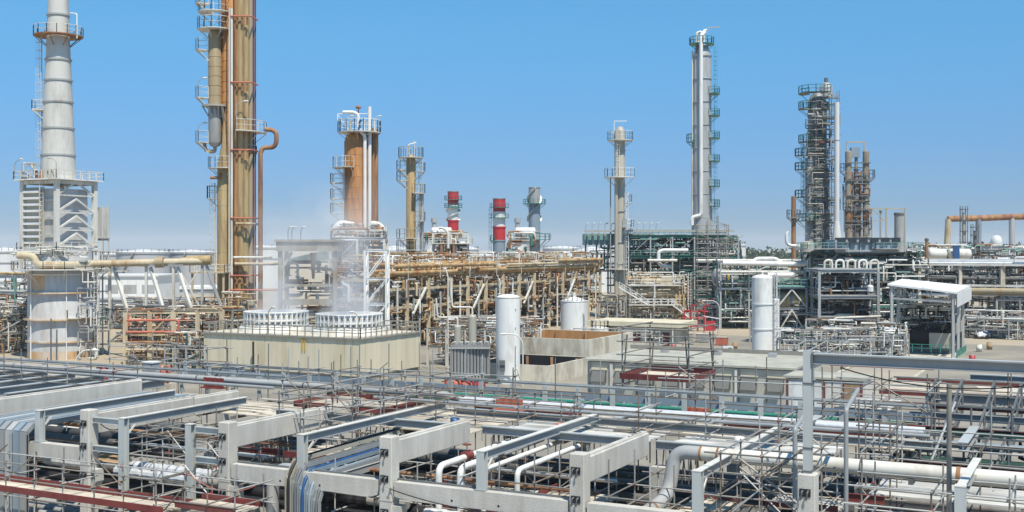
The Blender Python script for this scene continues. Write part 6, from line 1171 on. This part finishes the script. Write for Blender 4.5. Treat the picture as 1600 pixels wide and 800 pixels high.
# barrier along the rear of the rack
def barrier(lab, s0, s1, tt, z, n, m='steel_light'):
    t = thing('barrier', lab, 'barrier', R((s0 + s1) / 2, tt, z - 1)); part('top_rail', MB().beam(R(s0, tt, z), R(s1, tt, z), .09, .13), 'steel_paint', t); part('mid_rail', MB().beam(R(s0, tt + .1, z - .42), R(s1, tt + .1, z - .42), .2, .26), 'bluegrey', t)
    part('rail_lip', MB().beam(R(s0, tt - .05, z + .02), R(s1, tt - .05, z + .02), .012, .05), 'steel_light', t)
    for i in range(n + 1): s = s0 + (s1 - s0) * i / n; bar('post', R(s, tt - .14, z - 1.0), R(s, tt - .14, z - .07), .19, .09, 'steel_light', t, up=W)
barrier('grey steel barrier with pale posts along the left rear of the rack', -41, -13.5, 12.5, 10.3, 18); barrier('long grey steel barrier with pale posts before the cooling tower and grey building', -21, 13.2, 14.2, 10.45, 23)
p = R(-19, 13.4, 9.4); t = thing('steel_brace', 'pale bent steel bracket leaning against the barrier at left', 'bracket', p); part('leg', MB().ibeam(p, p + U * 1.0 + UP * 1.0, .2, .22), 'steel_light', t); part('arm', MB().ibeam(p + U * 1.0 + UP * 1.0, p + U * 2.2 + UP * 1.02, .2, .2), 'steel_light', t)
p = R(-22.2, 13.0, 9.6); t = thing('junction_box', 'grey junction box standing on the left barrier', 'box', p); part('case', MB().box(p + UP * .45, .62, .5, .9, U, W), 'steel_paint', t); part('door', MB().box(p - W * .26 + UP * .45, .5, .03, .75, U, W), 'grey', t); part('cap', MB().box(p + UP * .92, .7, .6, .06, U, W), 'white', t)

# plank decks
def deck(lab, s0, s1, t0, t1, z, m='plank', along='u', gapp=.0, holes=.06, toe=None, seed=1, group=None, w=.24):
    g_ = random.Random(seed); t = thing('plank_deck', lab, 'plank deck', R((s0 + s1) / 2, (t0 + t1) / 2, z), group)
    n = int(((t1 - t0) if along == 'u' else (s1 - s0)) / (w + .012))
    for i in range(n):
        y = (t0 if along == 'u' else s0) + (i + .5) * (w + .012); a, b = (s0, s1) if along == 'u' else (t0, t1); x = a
        while x < b - .4:
            e = min(b, x + g_.choice((2.0, 2.5, 3.0, 3.9)))
            if b - e < .7: e = b
            if g_.random() > holes:
                dz = g_.uniform(-.008, .012); sh = g_.uniform(-.05, .05)
                if along == 'u': bar('plank', R(x + .012 + sh, y, z + dz), R(e + sh, y, z + dz), w, .045, m, t)
                else: bar('plank', R(y, x + .012 + sh, z + dz), R(y, e + sh, z + dz), w, .045, m, t)
            x = e + .015
    for sd in toe or '':
        a, b = {'n': (R(s0, t1 + .03, z + .07), R(s1, t1 + .03, z + .07)), 's': (R(s0, t0 - .03, z + .07), R(s1, t0 - .03, z + .07)), 'w': (R(s0 - .03, t0, z + .071), R(s0 - .03, t1, z + .071)), 'e': (R(s1 + .03, t0, z + .071), R(s1 + .03, t1, z + .071))}[sd]
        bar('toe_board', a, b, .04, .2, 'redprimer', t)
    for i in range(3):
        y = t0 + (t1 - t0) * (.1 + .4 * i); bar('bearer', R(s0, y, z - .1), R(s1, y, z - .1), .08, .12, 'galv', t) if along != 'u' else bar('bearer', R(s0 + (s1 - s0) * (.1 + .4 * i), t0, z - .1), R(s0 + (s1 - s0) * (.1 + .4 * i), t1, z - .1), .08, .12, 'galv', t)
    return t
DK = [('weathered plank deck behind the third cross-beam', -5.8, -.5, 5.6, 9.9, 9.7, 'plank', 'u', .12, ''), ('pale plank deck between the two bright cross-beams', .4, 5.7, 5.5, 8.6, 9.82, 'plankgrey', 'u', .05, ''), ('pale plank deck in front of the white pipe pair, centre', -.5, 5.7, 9.0, 10.3, 9.9, 'plank', 'u', .1, ''),
      ('chequered plank deck behind the big white pipe', 6.4, 11.4, 5.4, 8.6, 9.8, 'plankgrey', 'u', .04, ''), ('plank deck in front of the white pipe pair, right', 6.0, 13.4, 9.0, 10.3, 9.88, 'plank', 'u', .12, 's'), ('tan plank deck beyond the white pipe pair', -2, 13, 11.4, 13.6, 9.3, 'plank', 'u', .25, ''),
      ('plank platform edged with red boards beside the second cross-beam', -8.6, -4.6, 6.6, 9.4, 10.05, 'plank', 'u', .15, 'sewn'), ('low plank platform with red edge left of the cable trays', -5.6, -3.3, 2.2, 4.6, 9.1, 'plank', 'u', .1, 's'), ('low plank platform with red edge behind the second column', -6.0, -4.4, 5.0, 6.5, 8.6, 'plank', 'u', .1, 'se'),
      ('plank platform under the third cross-beam', -2.2, -.3, 1.2, 3.8, 8.3, 'plank', 'v', .15, 'e'), ('plank walkway with red board at the bottom left corner', -15.5, -6.5, -2.4, -1.2, 8.05, 'plank', 'u', .1, 'sn'), ('plank walkway with red board at bottom, left of the cable trays', -6.2, -3.9, -2.2, -1.1, 8.25, 'plank', 'u', .05, 'sn'),
      ('plank platform with red edges between white pipes and elbow column', 3.5, 5.6, 1.2, 4.2, 8.5, 'plank', 'u', .25, 'sw'), ('plank floor under the three white pipes', .6, 3.2, 1.5, 5.0, 8.2, 'plank', 'u', .2, 's'), ('plank deck below the pipe elbow with red end board', 7.9, 9.2, .2, 4.4, 8.6, 'plank', 'v', .1, 'n'), ('plank deck at the bottom centre right under the elbow', 6.6, 9.0, .6, 2.8, 8.15, 'plankgrey', 'u', .05, 's'),
      ('tan plank landing above the lumpy pipes', 9.6, 11.0, 6.2, 7.4, 9.0, 'plank', 'u', 0, 'e'), ('grey plank landing with a bold red board left of the rightmost column', 10.2, 12.2, 3.6, 5.4, 8.8, 'plankgrey', 'u', 0, 's'), ('white plank deck at the bottom left of the rightmost column', 9.7, 12.0, .4, 2.4, 8.5, 'plankgrey', 'u', .05, 's'),
      ('wide pale plank deck under the big white pipe, right', 12.9, 17.2, 4.2, 6.6, 9.25, 'plankgrey', 'u', 0, ''), ('weathered plank walkway along the bottom right', 12.6, 16.8, .6, 2.0, 9.0, 'plank', 'u', .05, 's'), ('plank walkway with red board in the bottom right corner', 16.0, 21, .5, 2.4, 9.0, 'plank', 'u', .1, 's'),
      ('upper plank deck with red edge at right below the long beam', 10.8, 17.3, 18.4, 22.6, 10.33, 'plank', 'u', .04, 'sn'), ('far upper plank deck with red edge at the right edge', 17.8, 30, 18.6, 23, 10.35, 'plank', 'u', .06, 'sn'), ('sloping pale boards beside the tall post', 9.8, 12.0, 14.5, 17.5, 10.2, 'plankgrey', 'v', .2, ''),
      ('plank strips between the joists at far left', -40, -18.5, 6.4, 7.3, 9.6, 'plank', 'u', .35, ''), ('plank strips farther back between the joists at far left', -40, -18.5, 9.2, 9.9, 9.6, 'plank', 'u', .35, ''), ('lower plank deck below the leftmost cross-beams', -17.5, -13, 1.6, 4.2, 8.0, 'timber', 'u', .3, ''), ('broken plank floor below the crumpled white pipes', -12, -7, 2.6, 5.4, 7.9, 'plank', 'v', .35, ''),
      ('plank deck between the ends of the two left cross-beams', -13.5, -9.2, 6.2, 11.0, 9.55, 'plank', 'u', .3, ''), ('plank deck beyond the end of the left edge cross-beam', -18, -14, 7, 11, 9.5, 'plank', 'u', .35, '')]
for i, (lab, s0, s1, t0, t1, z, m, al, ho, toe) in enumerate(DK): deck(lab, s0, s1, t0, t1, z, m, al, holes=ho, toe=toe, seed=i + 40)
# scaffolds
def scaffold(lab, s0, s1, t0, t1, z0, z1, ns, nt, lifts, seed, over=.5, braces=2, m='galv', r=.023):
    g_ = random.Random(seed); mm = lambda: g_.choice((m, m, m, 'galvlight', 'galvlight', 'galvbrown')); t = thing('scaffold', lab, 'scaffold', R((s0 + s1) / 2, (t0 + t1) / 2, z0), 'tube scaffolds on the pipe rack')
    S = [s0 + (s1 - s0) * i / ns for i in range(ns + 1)]; T = [t0 + (t1 - t0) * j / nt for j in range(nt + 1)] if nt else [t0]; cp = MB(); rd = MB()
    for s in S:
        for tt in T:
            top = z1 + g_.uniform(-.25, over); lean = g_.uniform(-.03, .03); rod('standard', R(s, tt, z0), R(s + lean, tt + lean, top), r, mm(), t)
            for z in lifts: (rd if g_.random() < .10 else cp).box(R(s, tt - .02, z), .07, .08, .08, U, W)
    for z in lifts:
        for tt in T:
            if g_.random() < .93: rod('ledger', R(s0 - g_.uniform(.05, .5), tt - .05, z + g_.uniform(-.03, .03)), R(s1 + g_.uniform(.05, .5), tt - .05, z + g_.uniform(-.03, .03)), r, mm(), t)
        if nt:
            for s in S:
                if g_.random() < .7: rod('transom', R(s + .05, t0 - g_.uniform(.05, .4), z + .05), R(s + .05, t1 + g_.uniform(.05, .4), z + .05), r, mm(), t)
    for _ in range(braces):
        i = g_.randrange(len(S) - 1); k = g_.randrange(max(1, len(lifts) - 1)); a = lifts[k] - .1; b = lifts[min(k + 1, len(lifts) - 1)] + .3; tt = g_.choice(T)
        if g_.random() < .5: rod('brace', R(S[i], tt - .07, a), R(S[i + 1], tt - .07, b), r, mm(), t)
        else: rod('brace', R(S[i + 1], tt - .07, a), R(S[i], tt - .07, b), r, mm(), t)
    part('coupler', cp, 'galv', t, kind='stuff')
    if rd.v: part('painted_coupler', rd, 'stackred', t, kind='stuff')
    return t
SC = [('along the bottom left walkway, before the columns', -16, -6.8, -2.4, -1.2, 5, 9.2, 7, 1, [7.9, 8.5, 9.0], 3), ('between the leftmost and second columns', -11.6, -6.6, .8, 3.4, 6, 9.9, 5, 2, [7.6, 8.2, 8.8, 9.3, 9.7], 3), ('around the second column beside the red-edged platform', -6.6, -3.6, 3.2, 6.6, 6, 11.0, 3, 2, [8.4, 9.0, 9.6, 10.2, 10.7], 4),
      ('around the red-edged platform near the second cross-beam', -9.0, -4.4, 6.4, 9.6, 7, 11.5, 4, 1, [9.9, 10.5, 11.0], 3), ('left of the silver elbow at the bottom', -7.0, -3.9, -2.2, -.9, 5, 9.2, 3, 1, [7.8, 8.4, 8.9], 2), ('along the rear of the rack in front of the cooling tower, left part', -19.5, -10.8, 12.0, 13.4, 8, 11.3, 5, 1, [9.9, 10.6], 0),
      ('along the rear of the rack in front of the cooling tower, right part', -10.5, -2.8, 12.2, 13.6, 8, 11.5, 5, 1, [10.0, 10.75], 1), ('in front of the white silo and basins', -2.4, 5.2, 12.6, 13.4, 8, 11.4, 4, 0, [9.9, 10.4], 0), ('in front of the grey building windows', 5.8, 13.6, 12.6, 13.6, 8, 11.0, 3, 0, [9.8, 10.3], 0),
      ('crossing the centre behind the third cross-beam', -4.4, 2.2, 7.2, 8.6, 8, 11.0, 4, 1, [10.0, 10.45, 10.8], 1), ('crossing the centre right before the white pipe pair', 2.6, 9.6, 7.4, 9.2, 8, 10.8, 3, 1, [9.95, 10.3, 10.6], 1), ('inside the bay of the three white pipes', .8, 5.4, 1.0, 4.4, 6, 9.9, 4, 2, [8.3, 8.8, 9.3], 3), ('under the bright third cross-beam', -2.4, .6, .6, 3.8, 6, 9.3, 2, 1, [7.9, 8.5, 9.0], 2),
      ('between the elbow column and the next steel post', 6.8, 9.2, .3, 4.2, 6, 9.9, 2, 2, [8.2, 8.8, 9.3], 3), ('right of the elbow around the lumpy pipes', 9.8, 12.0, .6, 4.4, 6, 10.9, 2, 2, [8.4, 9.0, 9.6, 10.2, 10.7], 5), ('clustered right of the tall post', 12.7, 13.5, 4.0, 6.0, 6, 11.4, 1, 2, [8.6, 9.2, 9.8, 10.4, 11.0], 2), ('long rails over the bottom right walkways', 13.4, 20, .3, 2.2, 7, 10.5, 4, 1, [9.3, 9.8, 10.25], 1),
      ('behind the big white pipe at right', 13, 21, 5.2, 8.4, 7, 10.9, 3, 1, [9.6, 10.1, 10.5], 0), ('around the upper deck at far right', 12.8, 21, 17.2, 18.5, 7, 11.1, 3, 1, [10.2, 10.6, 10.95], 0), ('beside the sloping boards left of the upper deck', 9.6, 13.2, 13.8, 17, 7, 11.4, 2, 2, [9.8, 10.4, 11.0], 2), ('at far left over the steel joists', -36, -19, 7.6, 9.0, 8, 11.2, 6, 1, [10.1, 10.7], 1),
      ('standing before the orange basin wall', 3, 8.5, 15.6, 17.2, 5, 11.2, 3, 1, [9.0, 10.0, 10.8], 2), ('left of the cooling tower by the red pumps', -27, -20.5, 15, 16.4, 5, 11.2, 4, 1, [9.4, 10.3, 11.0], 2), ('right background behind the upper deck', 20, 31, 23, 25, 7, 11.6, 3, 1, [10.4, 10.9, 11.4], 0)]
for i, (lab, s0, s1, t0, t1, z0, z1, ns, nt, li, br) in enumerate(SC): scaffold('tube scaffold ' + lab, s0, s1, t0, t1, z0, z1, ns, nt, li, i + 7, braces=br)
# the red-decked mobile tower before the grey building
o = R(-.85, 20.5, 0); mt = thing('scaffold_tower', 'tall aluminium scaffold tower with red toe boards before the grey building', 'scaffold', o); zd = az(593, 52); ztp = az(512, 55)
LX, LY = 3.15, 3.6
for i in (0, 1):
    for j in (0, 1):
        rod('standard', o + U * (i * LX) + W * (j * LY), o + U * (i * LX) + W * (j * LY) + UP * (ztp + .1 * j), .035, 'galv', mt); rod('raker', o + U * (i * LX + (.5 if i else -.5) * -.4) + W * (j * LY + .1) + UP * (zd + 2), o + U * (i * LX + (.3 if i else -.3)) + W * (j * LY + .1) + UP * (zd - 3.6), .035, 'galv', mt)
for z in (zd - 2.4, zd - 1.2, zd - .3, zd + .55, zd + 1.1, zd + 1.7, zd + 2.3):
    for j in (0, 1): rod('ledger', o - U * .25 + W * (j * LY - .06) + UP * z, o + U * (LX + .25) + W * (j * LY - .06) + UP * z, .03, 'galv', mt)
    for i in (0, 1): rod('transom', o + U * (i * LX + .06) - W * .2 + UP * (z + .06), o + U * (i * LX + .06) + W * (LY + .2) + UP * (z + .06), .03, 'galv', mt)
for k in range(12): bar('plank', o + U * .05 + W * (.15 + k * .28) + UP * zd, o + U * (LX - .05) + W * (.15 + k * .28) + UP * zd, .26, .05, 'plank', mt) if k not in (5, 6) else None
for a, b in ((o - W * .1, o + U * LX - W * .1), (o + W * (LY + .1), o + U * LX + W * (LY + .1)), (o - U * .1, o + W * LY - U * .1), (o + U * (LX + .1), o + U * (LX + .1) + W * LY)): bar('toe_board', a + UP * (zd + .12), b + UP * (zd + .12), .05, .26, 'redprimer', mt)
for k in range(2): rod('brace', o + UP * (zd - 2.4 + k * .2) - W * .1, o + U * LX + UP * (zd - .4) - W * .1 if k == 0 else o + U * LX * .3 + UP * (zd + .5), .03, 'galv', mt)
# big corner post tubes at right, lattice girders, loose pieces
for px, y0, tt, m, lab in ((1242, 670, 1.2, 'steel_paint', 'thick grey tube post with a bent top left of the rightmost column'), (1322, 640, 2.2, 'steel_paint', 'thick grey tube post right of the tall steel post'), (1483, 600, 1.0, 'galv', 'green-grey tube post near the right corner crossing the big white pipe')):
    s = rs(px, tt); p = R(s, tt, 5); zt = H - (y0 - CY) / F * p.y; run(lab, [p, R(s, tt, zt), R(s, tt + 1.6, zt + .35)] if px < 1400 else [p, R(s, tt, zt)], .06, m, bend=.1)
for s, t0, z0, lab in ((10.2, 1.0, 10.3, 'short lattice girder propped diagonally over the big white pipe'), (11.0, .8, 9.2, 'second lattice girder leaning left of the rightmost column')):
    t = thing('lattice_girder', lab, 'girder', R(s, t0, z0)); a, b = R(s, t0, z0), R(s + 1.7, t0, z0 - 1.15)
    for q_ in (0, .22): rod('chord', a + UP * q_, b + UP * q_, .028, 'galv', t)
    for k in range(8): rod('lacing', a + (b - a) * (k / 8) + UP * (.22 if k % 2 else 0), a + (b - a) * ((k + 1) / 8) + UP * (0 if k % 2 else .22), .014, 'galv', t)
for s, tt, z, dz, lab in ((-1.3, 1.2, 8.6, 1.5, 'white prop leaning left of the third column'), (3.0, 2.2, 8.2, .6, 'white offcut bar leaning in the white pipe bay'), (13.9, 9, 9.4, 1.9, 'white pole leaning beside the green stairs')):
    t = thing('prop', lab, 'prop', R(s, tt, z)); rod('tube', R(s, tt, z), R(s + .7, tt + .2, z + dz), .035, 'white', t); part('foot', MB().box(R(s, tt, z), .12, .12, .03, U, W), 'grey', t)
def ladder_thing(p, q, lab):
    t = thing('ladder', lab, 'ladder', p); p, q = V(p), V(q)
    for sg in (-.2, .2): rod('rail', p + U * sg, q + U * sg, .025, 'alu', t)
    for k in range(9): m_ = p + (q - p) * ((k + .5) / 9); rod('rung', m_ - U * .2, m_ + U * .2, .016, 'alu', t)
ladder_thing(R(-5.2, 6.4, 8.8), R(-5.0, 6.9, 10.2), 'aluminium ladder leaning on the second cross-beam near the red boards')
for i, (s, tt, z) in enumerate(((-9.6, 5.2, 8.2), (-4.6, 4.9, 8.6), (.3, 5.4, 8.8), (6.3, 5.3, 8.8))):
    t = thing('frame_stack', ('row of scaffold frames leaning by the leftmost cross-beam end', 'row of scaffold frames leaning beside the ladder', 'row of grey scaffold frames leaning at the third cross-beam end', 'row of grey frames leaning behind the elbow cross-beam')[i], 'scaffold frames', R(s, tt, z))
    for k in range(7):
        x = s + .2 + k * .22; part('frame', MB().tube([R(x, tt, z), R(x + .12, tt - .1, z + 1.0), R(x + .3, tt - .1, z + 1.05), R(x + .34, tt, z + .1)], .022, 5), ('galv', 'greydark')[k % 2], t)
# red and rust beams lying about
for i, (a, b, w, h, m, lab) in enumerate(((R(-19, 8.3, 9.75), R(-15.5, 8.3, 9.75), .16, .2, 'redprimer', 'red primer beam between joists and leftmost cross-beam'), (R(-27, 5.6, 9.55), R(-24.6, 5.6, 9.55), .2, .2, 'redprimer', 'short red beam lying under the joists at far left'), (R(-2.6, 9.9, 9.9), R(1.8, 9.9, 9.9), .14, .2, 'redprimer', 'red beam below the bend of the silver pipe'), (R(2.2, 9.4, 9.85), R(5.0, 9.5, 9.85), .14, .18, 'redprimer', 'dark red beam in front of the white pipe pair'), (R(7, 10.1, 9.95), R(12.6, 10.1, 9.95), .1, .14, 'redprimer', 'dark red rail under the white pipe pair at right'),
    (R(16.4, 10.6, 9.1), R(22.5, 10.4, 9.15), .3, .26, 'redprimer', 'red tarpaulin-covered beam at far right below the green stairs'), (R(14, 10.9, 9.0), R(16.3, 10.8, 9.0), .16, .12, 'timber', 'brown timber baulk left of the red covered beam'), (R(-9.6, 3.6, 8.9), R(-6.6, 3.6, 8.9), .12, .2, 'redprimer', 'red board behind the tie of the second column'), (R(12.4, 3.8, 9.2), R(13.4, 3.8, 9.2), .1, .22, 'redprimer', 'short red board behind the rightmost column'), (R(9.2, 17, 11.6), R(13, 17, 11.6), .08, .3, 'redprimer', 'red board high on the scaffold left of the tall post'))):
    t = thing('steel_beam', lab, 'beam', a); part('web', MB().ibeam(a, b, w, h), m, t); part('end_cap', MB().beam(a - (b - a).normalized() * .02, a, w, h), 'rust', t)
# green walkways at right
for i, (s0, s1, tt, z, lab) in enumerate(((13.4, 17.2, 13.2, 9.75, 'dark green railed walkway left of the green stairs at right'), (13.2, 18.6, 12.0, 8.9, 'lower dark green walkway under the railed one'))):
    t = thing('walkway', lab, 'walkway', R((s0 + s1) / 2, tt, z)); part('deck', MB().beam(R(s0, tt + .4, z), R(s1, tt + .4, z), .9, .12), 'greendark', t); part('railing', railing_mb([R(s0, tt, z), R(s1, tt, z)], .9, .028), 'greydark', t, kind='stuff'); part('pipe', MB().tube([R(s0, tt - .3, z - .35), R(s1, tt - .3, z - .35)], .12, 10), 'bluegrey', t)
for i, s in enumerate((12.9, 14.9)):
    t = thing('green_stairway', ('dark green steel stair rising to the right, left one', 'dark green steel stair rising to the right edge, right one')[i], 'stairs', R(s, 12, 8.3)); stair(t, R(s - .2, 11.5, 8.0), R(s + .2, 17, 10.1), .9, 'greydark', U)
# safety items
g_ = random.Random(4)
for i, (s, tt, z, m, lab) in enumerate(((-1.0, 9.6, 10.0, 'salmon', 'orange plastic barrier behind the silver pipe bend'), (4.4, 15.0, 9.3, 'salmon', 'orange mesh barrier before the lower basin'), (-16.5, 11.0, 9.8, 'redprimer', 'dark red tarpaulin bundle by the long grey pipe'))):
    t = thing('plastic_barrier', lab, 'barrier', R(s, tt, z)); part('panel', MB().box(R(s, tt, z + .25), 1.1, .08, .4, U, W), m, t); part('foot', MB().box(R(s, tt, z + .02), 1.2, .4, .05, U, W), m, t)
    for k in range(4): part('slat', MB().box(R(s - .45 + k * .3, tt - .05, z + .25), .1, .04, .44, U, W), m, t)

dk = thing('dark_fill_deck', 'added dark deck with pipework imitating the shade beyond the rack at right', 'steel structure', R(18, 18, 5))  # deck added to fill the voids beyond the rack with darkness
steel_frame(dk, R(9, 14.6, 0), 4, 5, 2, 4.5, [6.2], 'greydark', 'greydark', cw=.3, bh=.35, brace=.2, seed=23)
for k in range(13): part('shade_fill', MB().box(R(9.8 + k * 1.55, 19.2, 6.46), 1.5, 9, .06, U, W), 'greydark', dk)  # dark sheets standing in for the shade below
for k in range(9): part('pipe', MB().tube([R(9, 15 + k * .95, 6.75), R(30, 15 + k * .95, 6.75)], .1 + .05 * (k % 3), 9), ('darkpipe', 'bluegrey', 'greendark', 'lagging')[k % 4], dk)
clutter(dk, R(9, 14.6, 0), 20, 9, 6.5, 8.2, 60, ['greendark', 'darkpipe', 'galv', 'bluegrey'], (.04, .09), 71)

# small things lying and hanging about the rack
def sag(lab, a, b, dip, r=.016, m='black'):
    a, b = V(a), V(b); t = thing('hanging_cable', lab, 'cable', a); part('cable', MB().tube([a + (b - a) * (i / 14) - UP * (dip * (1 - (i / 7 - 1) ** 2)) for i in range(15)], r, 6), m, t)
    for p in (a, b): part('tie', MB().box(p, .06, .06, .06), 'galvbrown', t)
sag('black cable sagging from the leftmost column to the tied steel post', R(-12.0, .1, 10.2), R(-10.6, .1, 10.1), .3); sag('black cable sagging below the edge beam between third column and elbow column', R(.2, -.25, 9.0), R(5.9, -.25, 8.9), .28); sag('orange cable looped over the scaffold by the silver elbow', R(-6.9, -1, 9.0), R(-4.0, -1, 8.9), .4, .014, 'salmon')
sag('black cable sagging under the long top beam at right', R(13, .05, 13.1), R(18, .05, 13.1), .35); sag('black cable hanging along the bottom left walkway rails', R(-15.8, -2.35, 8.9), R(-9.5, -2.35, 8.9), .25)
for i, (s, tt, z, m, lab) in enumerate(((1.15, 2.6, 9.6, 'redprimer', 'red handwheel valve on the leftmost of the three white pipes'), (1.85, 3.3, 9.6, 'greydark', 'dark handwheel valve on the middle of the three white pipes'), (9.9, 10.5, 10.1, 'greydark', 'dark valve on the white pipe pair behind the big pipe'), (1.5, 10.5, 10.1, 'bluegrey', 'blue-grey valve on the white pipe pair near the orange barrier'))):
    t = thing('valve', lab, 'valve', R(s, tt, z)); ax_ = W if z < 10 else U; p = R(s, tt, z)
    part('body', MB().tube([p - ax_ * .18, p - ax_ * .14, p - ax_ * .08, p + ax_ * .08, p + ax_ * .14, p + ax_ * .18], [.16, .16, .13, .13, .16, .16], 12), m, t)
    part('stem', MB().tube([p, p + UP * .34], .022, 6), 'galv', t); hw = MB(); hw.tube([p + UP * .34 + pol(a, .13) for a in range(0, 361, 30)], .016, 5); hw.beam(p + UP * .34 + pol(0, -.13), p + UP * .34 + pol(0, .13), .02, .02); part('handwheel', hw, m, t)
fp = run('thin dark conduit along the top of the edge beams', [R(-5.8, .12, 9.24), R(5.8, .12, 9.24)], .025, 'greydark'); run('thin galvanised conduit low behind the edge beams', [R(-13, .5, 9.0), R(5.8, .5, 9.0)], .03, 'galv'); run('lone rusty pipe crossing below the third cross-beam', [R(-3, 2.4, 8.9), R(5.6, 2.4, 8.9)], .06, 'rustlight'); run('thin silver pipe crossing the bay of the three white pipes', [R(.5, 3.4, 9.1), R(5.8, 3.4, 9.1)], .05, 'alu'); run('thin silver pipe crossing between the left columns', [R(-12, 2.2, 9.0), R(-6.3, 2.2, 9.0)], .06, 'alu'); run('rusty thin pipe crossing behind the left scaffold', [R(-18, 3.4, 9.2), R(-6.3, 3.4, 9.2)], .05, 'rustlight')
for i, (s, tt, z, m, lab) in enumerate(((-1.6, 6.6, 9.72, 'blue', 'small blue bucket on the deck behind the third cross-beam'), (2.6, 6.4, 9.85, 'salmon', 'orange bucket on the deck between the bright cross-beams'), (15.2, 5.2, 9.28, 'greydark', 'dark bucket on the pale deck under the white pipe'), (8.6, 6.6, 9.83, 'white', 'white bucket on the chequered deck'))):
    p = R(s, tt, z); t = thing('bucket', lab, 'bucket', p); part('body', MB().lathe(p, [(.01, 0), (.13, 0), (.17, .32), (.155, .32), (.12, .03)], 14), m, t); part('handle', MB().tube([p + UP * .32 + U * (math.cos(q) * .16) + UP * (math.sin(q) * .12) for q in (0, .5, 1, 1.57, 2.1, 2.6, 3.14)], .008, 4), 'galv', t)
for i, (s, tt, z, lab) in enumerate(((-7.4, 8.4, 10.09, 'short offcut planks stacked on the red-edged platform'), (4.6, 7.6, 9.86, 'loose boards stacked on the deck near the elbow cross-beam'), (13.6, 20.6, 10.38, 'loose boards stacked on the upper right deck'))):
    t = thing('board_stack', lab, 'boards', R(s, tt, z))
    for k in range(5): bar('board', R(s - .6 + .03 * k, tt + (k % 2) * .24, z + .026 + .05 * (k // 2)), R(s + .7 - .05 * k, tt + (k % 2) * .24 + .05, z + .026 + .05 * (k // 2)), .2, .045, ('plank', 'timber')[k % 2], t)
for i, (tt, z, s0, s1, m, h, lab) in enumerate(((9.0, 9.35, 13, 22, 'redprimer', .16, 'long dark red kick board nearest behind the big white pipe, far right'), (10.0, 9.2, 13, 24, 'steel_paint', .22, 'grey channel lying behind the nearest red kick board at right'), (13.4, 9.8, 12.6, 24, 'redprimer', .16, 'long dark red kick board midway to the upper deck, far right'), (15.2, 10.0, 12.4, 25, 'steel_paint', .25, 'grey channel in front of the upper deck beam at right'), (16.6, 10.15, 11.2, 26, 'redprimer', .14, 'dark red kick board just below the upper deck at right'), (11.6, 9.6, 13.6, 23, 'galvlight', .12, 'pale channel between the dark walkways at right'), (7.6, 9.5, 13, 20, 'steel_light', .14, 'pale channel close behind the big white pipe at right'), (20.6, 10.75, 11, 28, 'galvlight', .07, 'thin pale rail above the upper plank deck'))):
    t = thing('steel_channel', lab, 'steel section', R(s0, tt, z)); part('web', MB().beam(R(s0, tt, z), R(s1, tt, z), .05, h), m, t); part('flange', MB().beam(R(s0, tt - .05, z + h / 2), R(s1, tt - .05, z + h / 2), .12, .02), m, t)
# ------------------------------------------------------------------ thin sea haze
hm = bpy.data.materials.new('haze'); hm.use_nodes = True; hm.node_tree.nodes.remove(hm.node_tree.nodes['Principled BSDF'])
hv = hm.node_tree.nodes.new('ShaderNodeVolumePrincipled'); hv.inputs['Color'].default_value = (.86, .92, 1, 1); hv.inputs['Density'].default_value = HAZE
hm.node_tree.links.new(hv.outputs[0], hm.node_tree.nodes['Material Output'].inputs['Volume']); MATS['haze'] = hm
if HAZE: single('haze', MB().box((0, 3940, 44), 9400, 8200, 90), 'haze', kind='stuff')
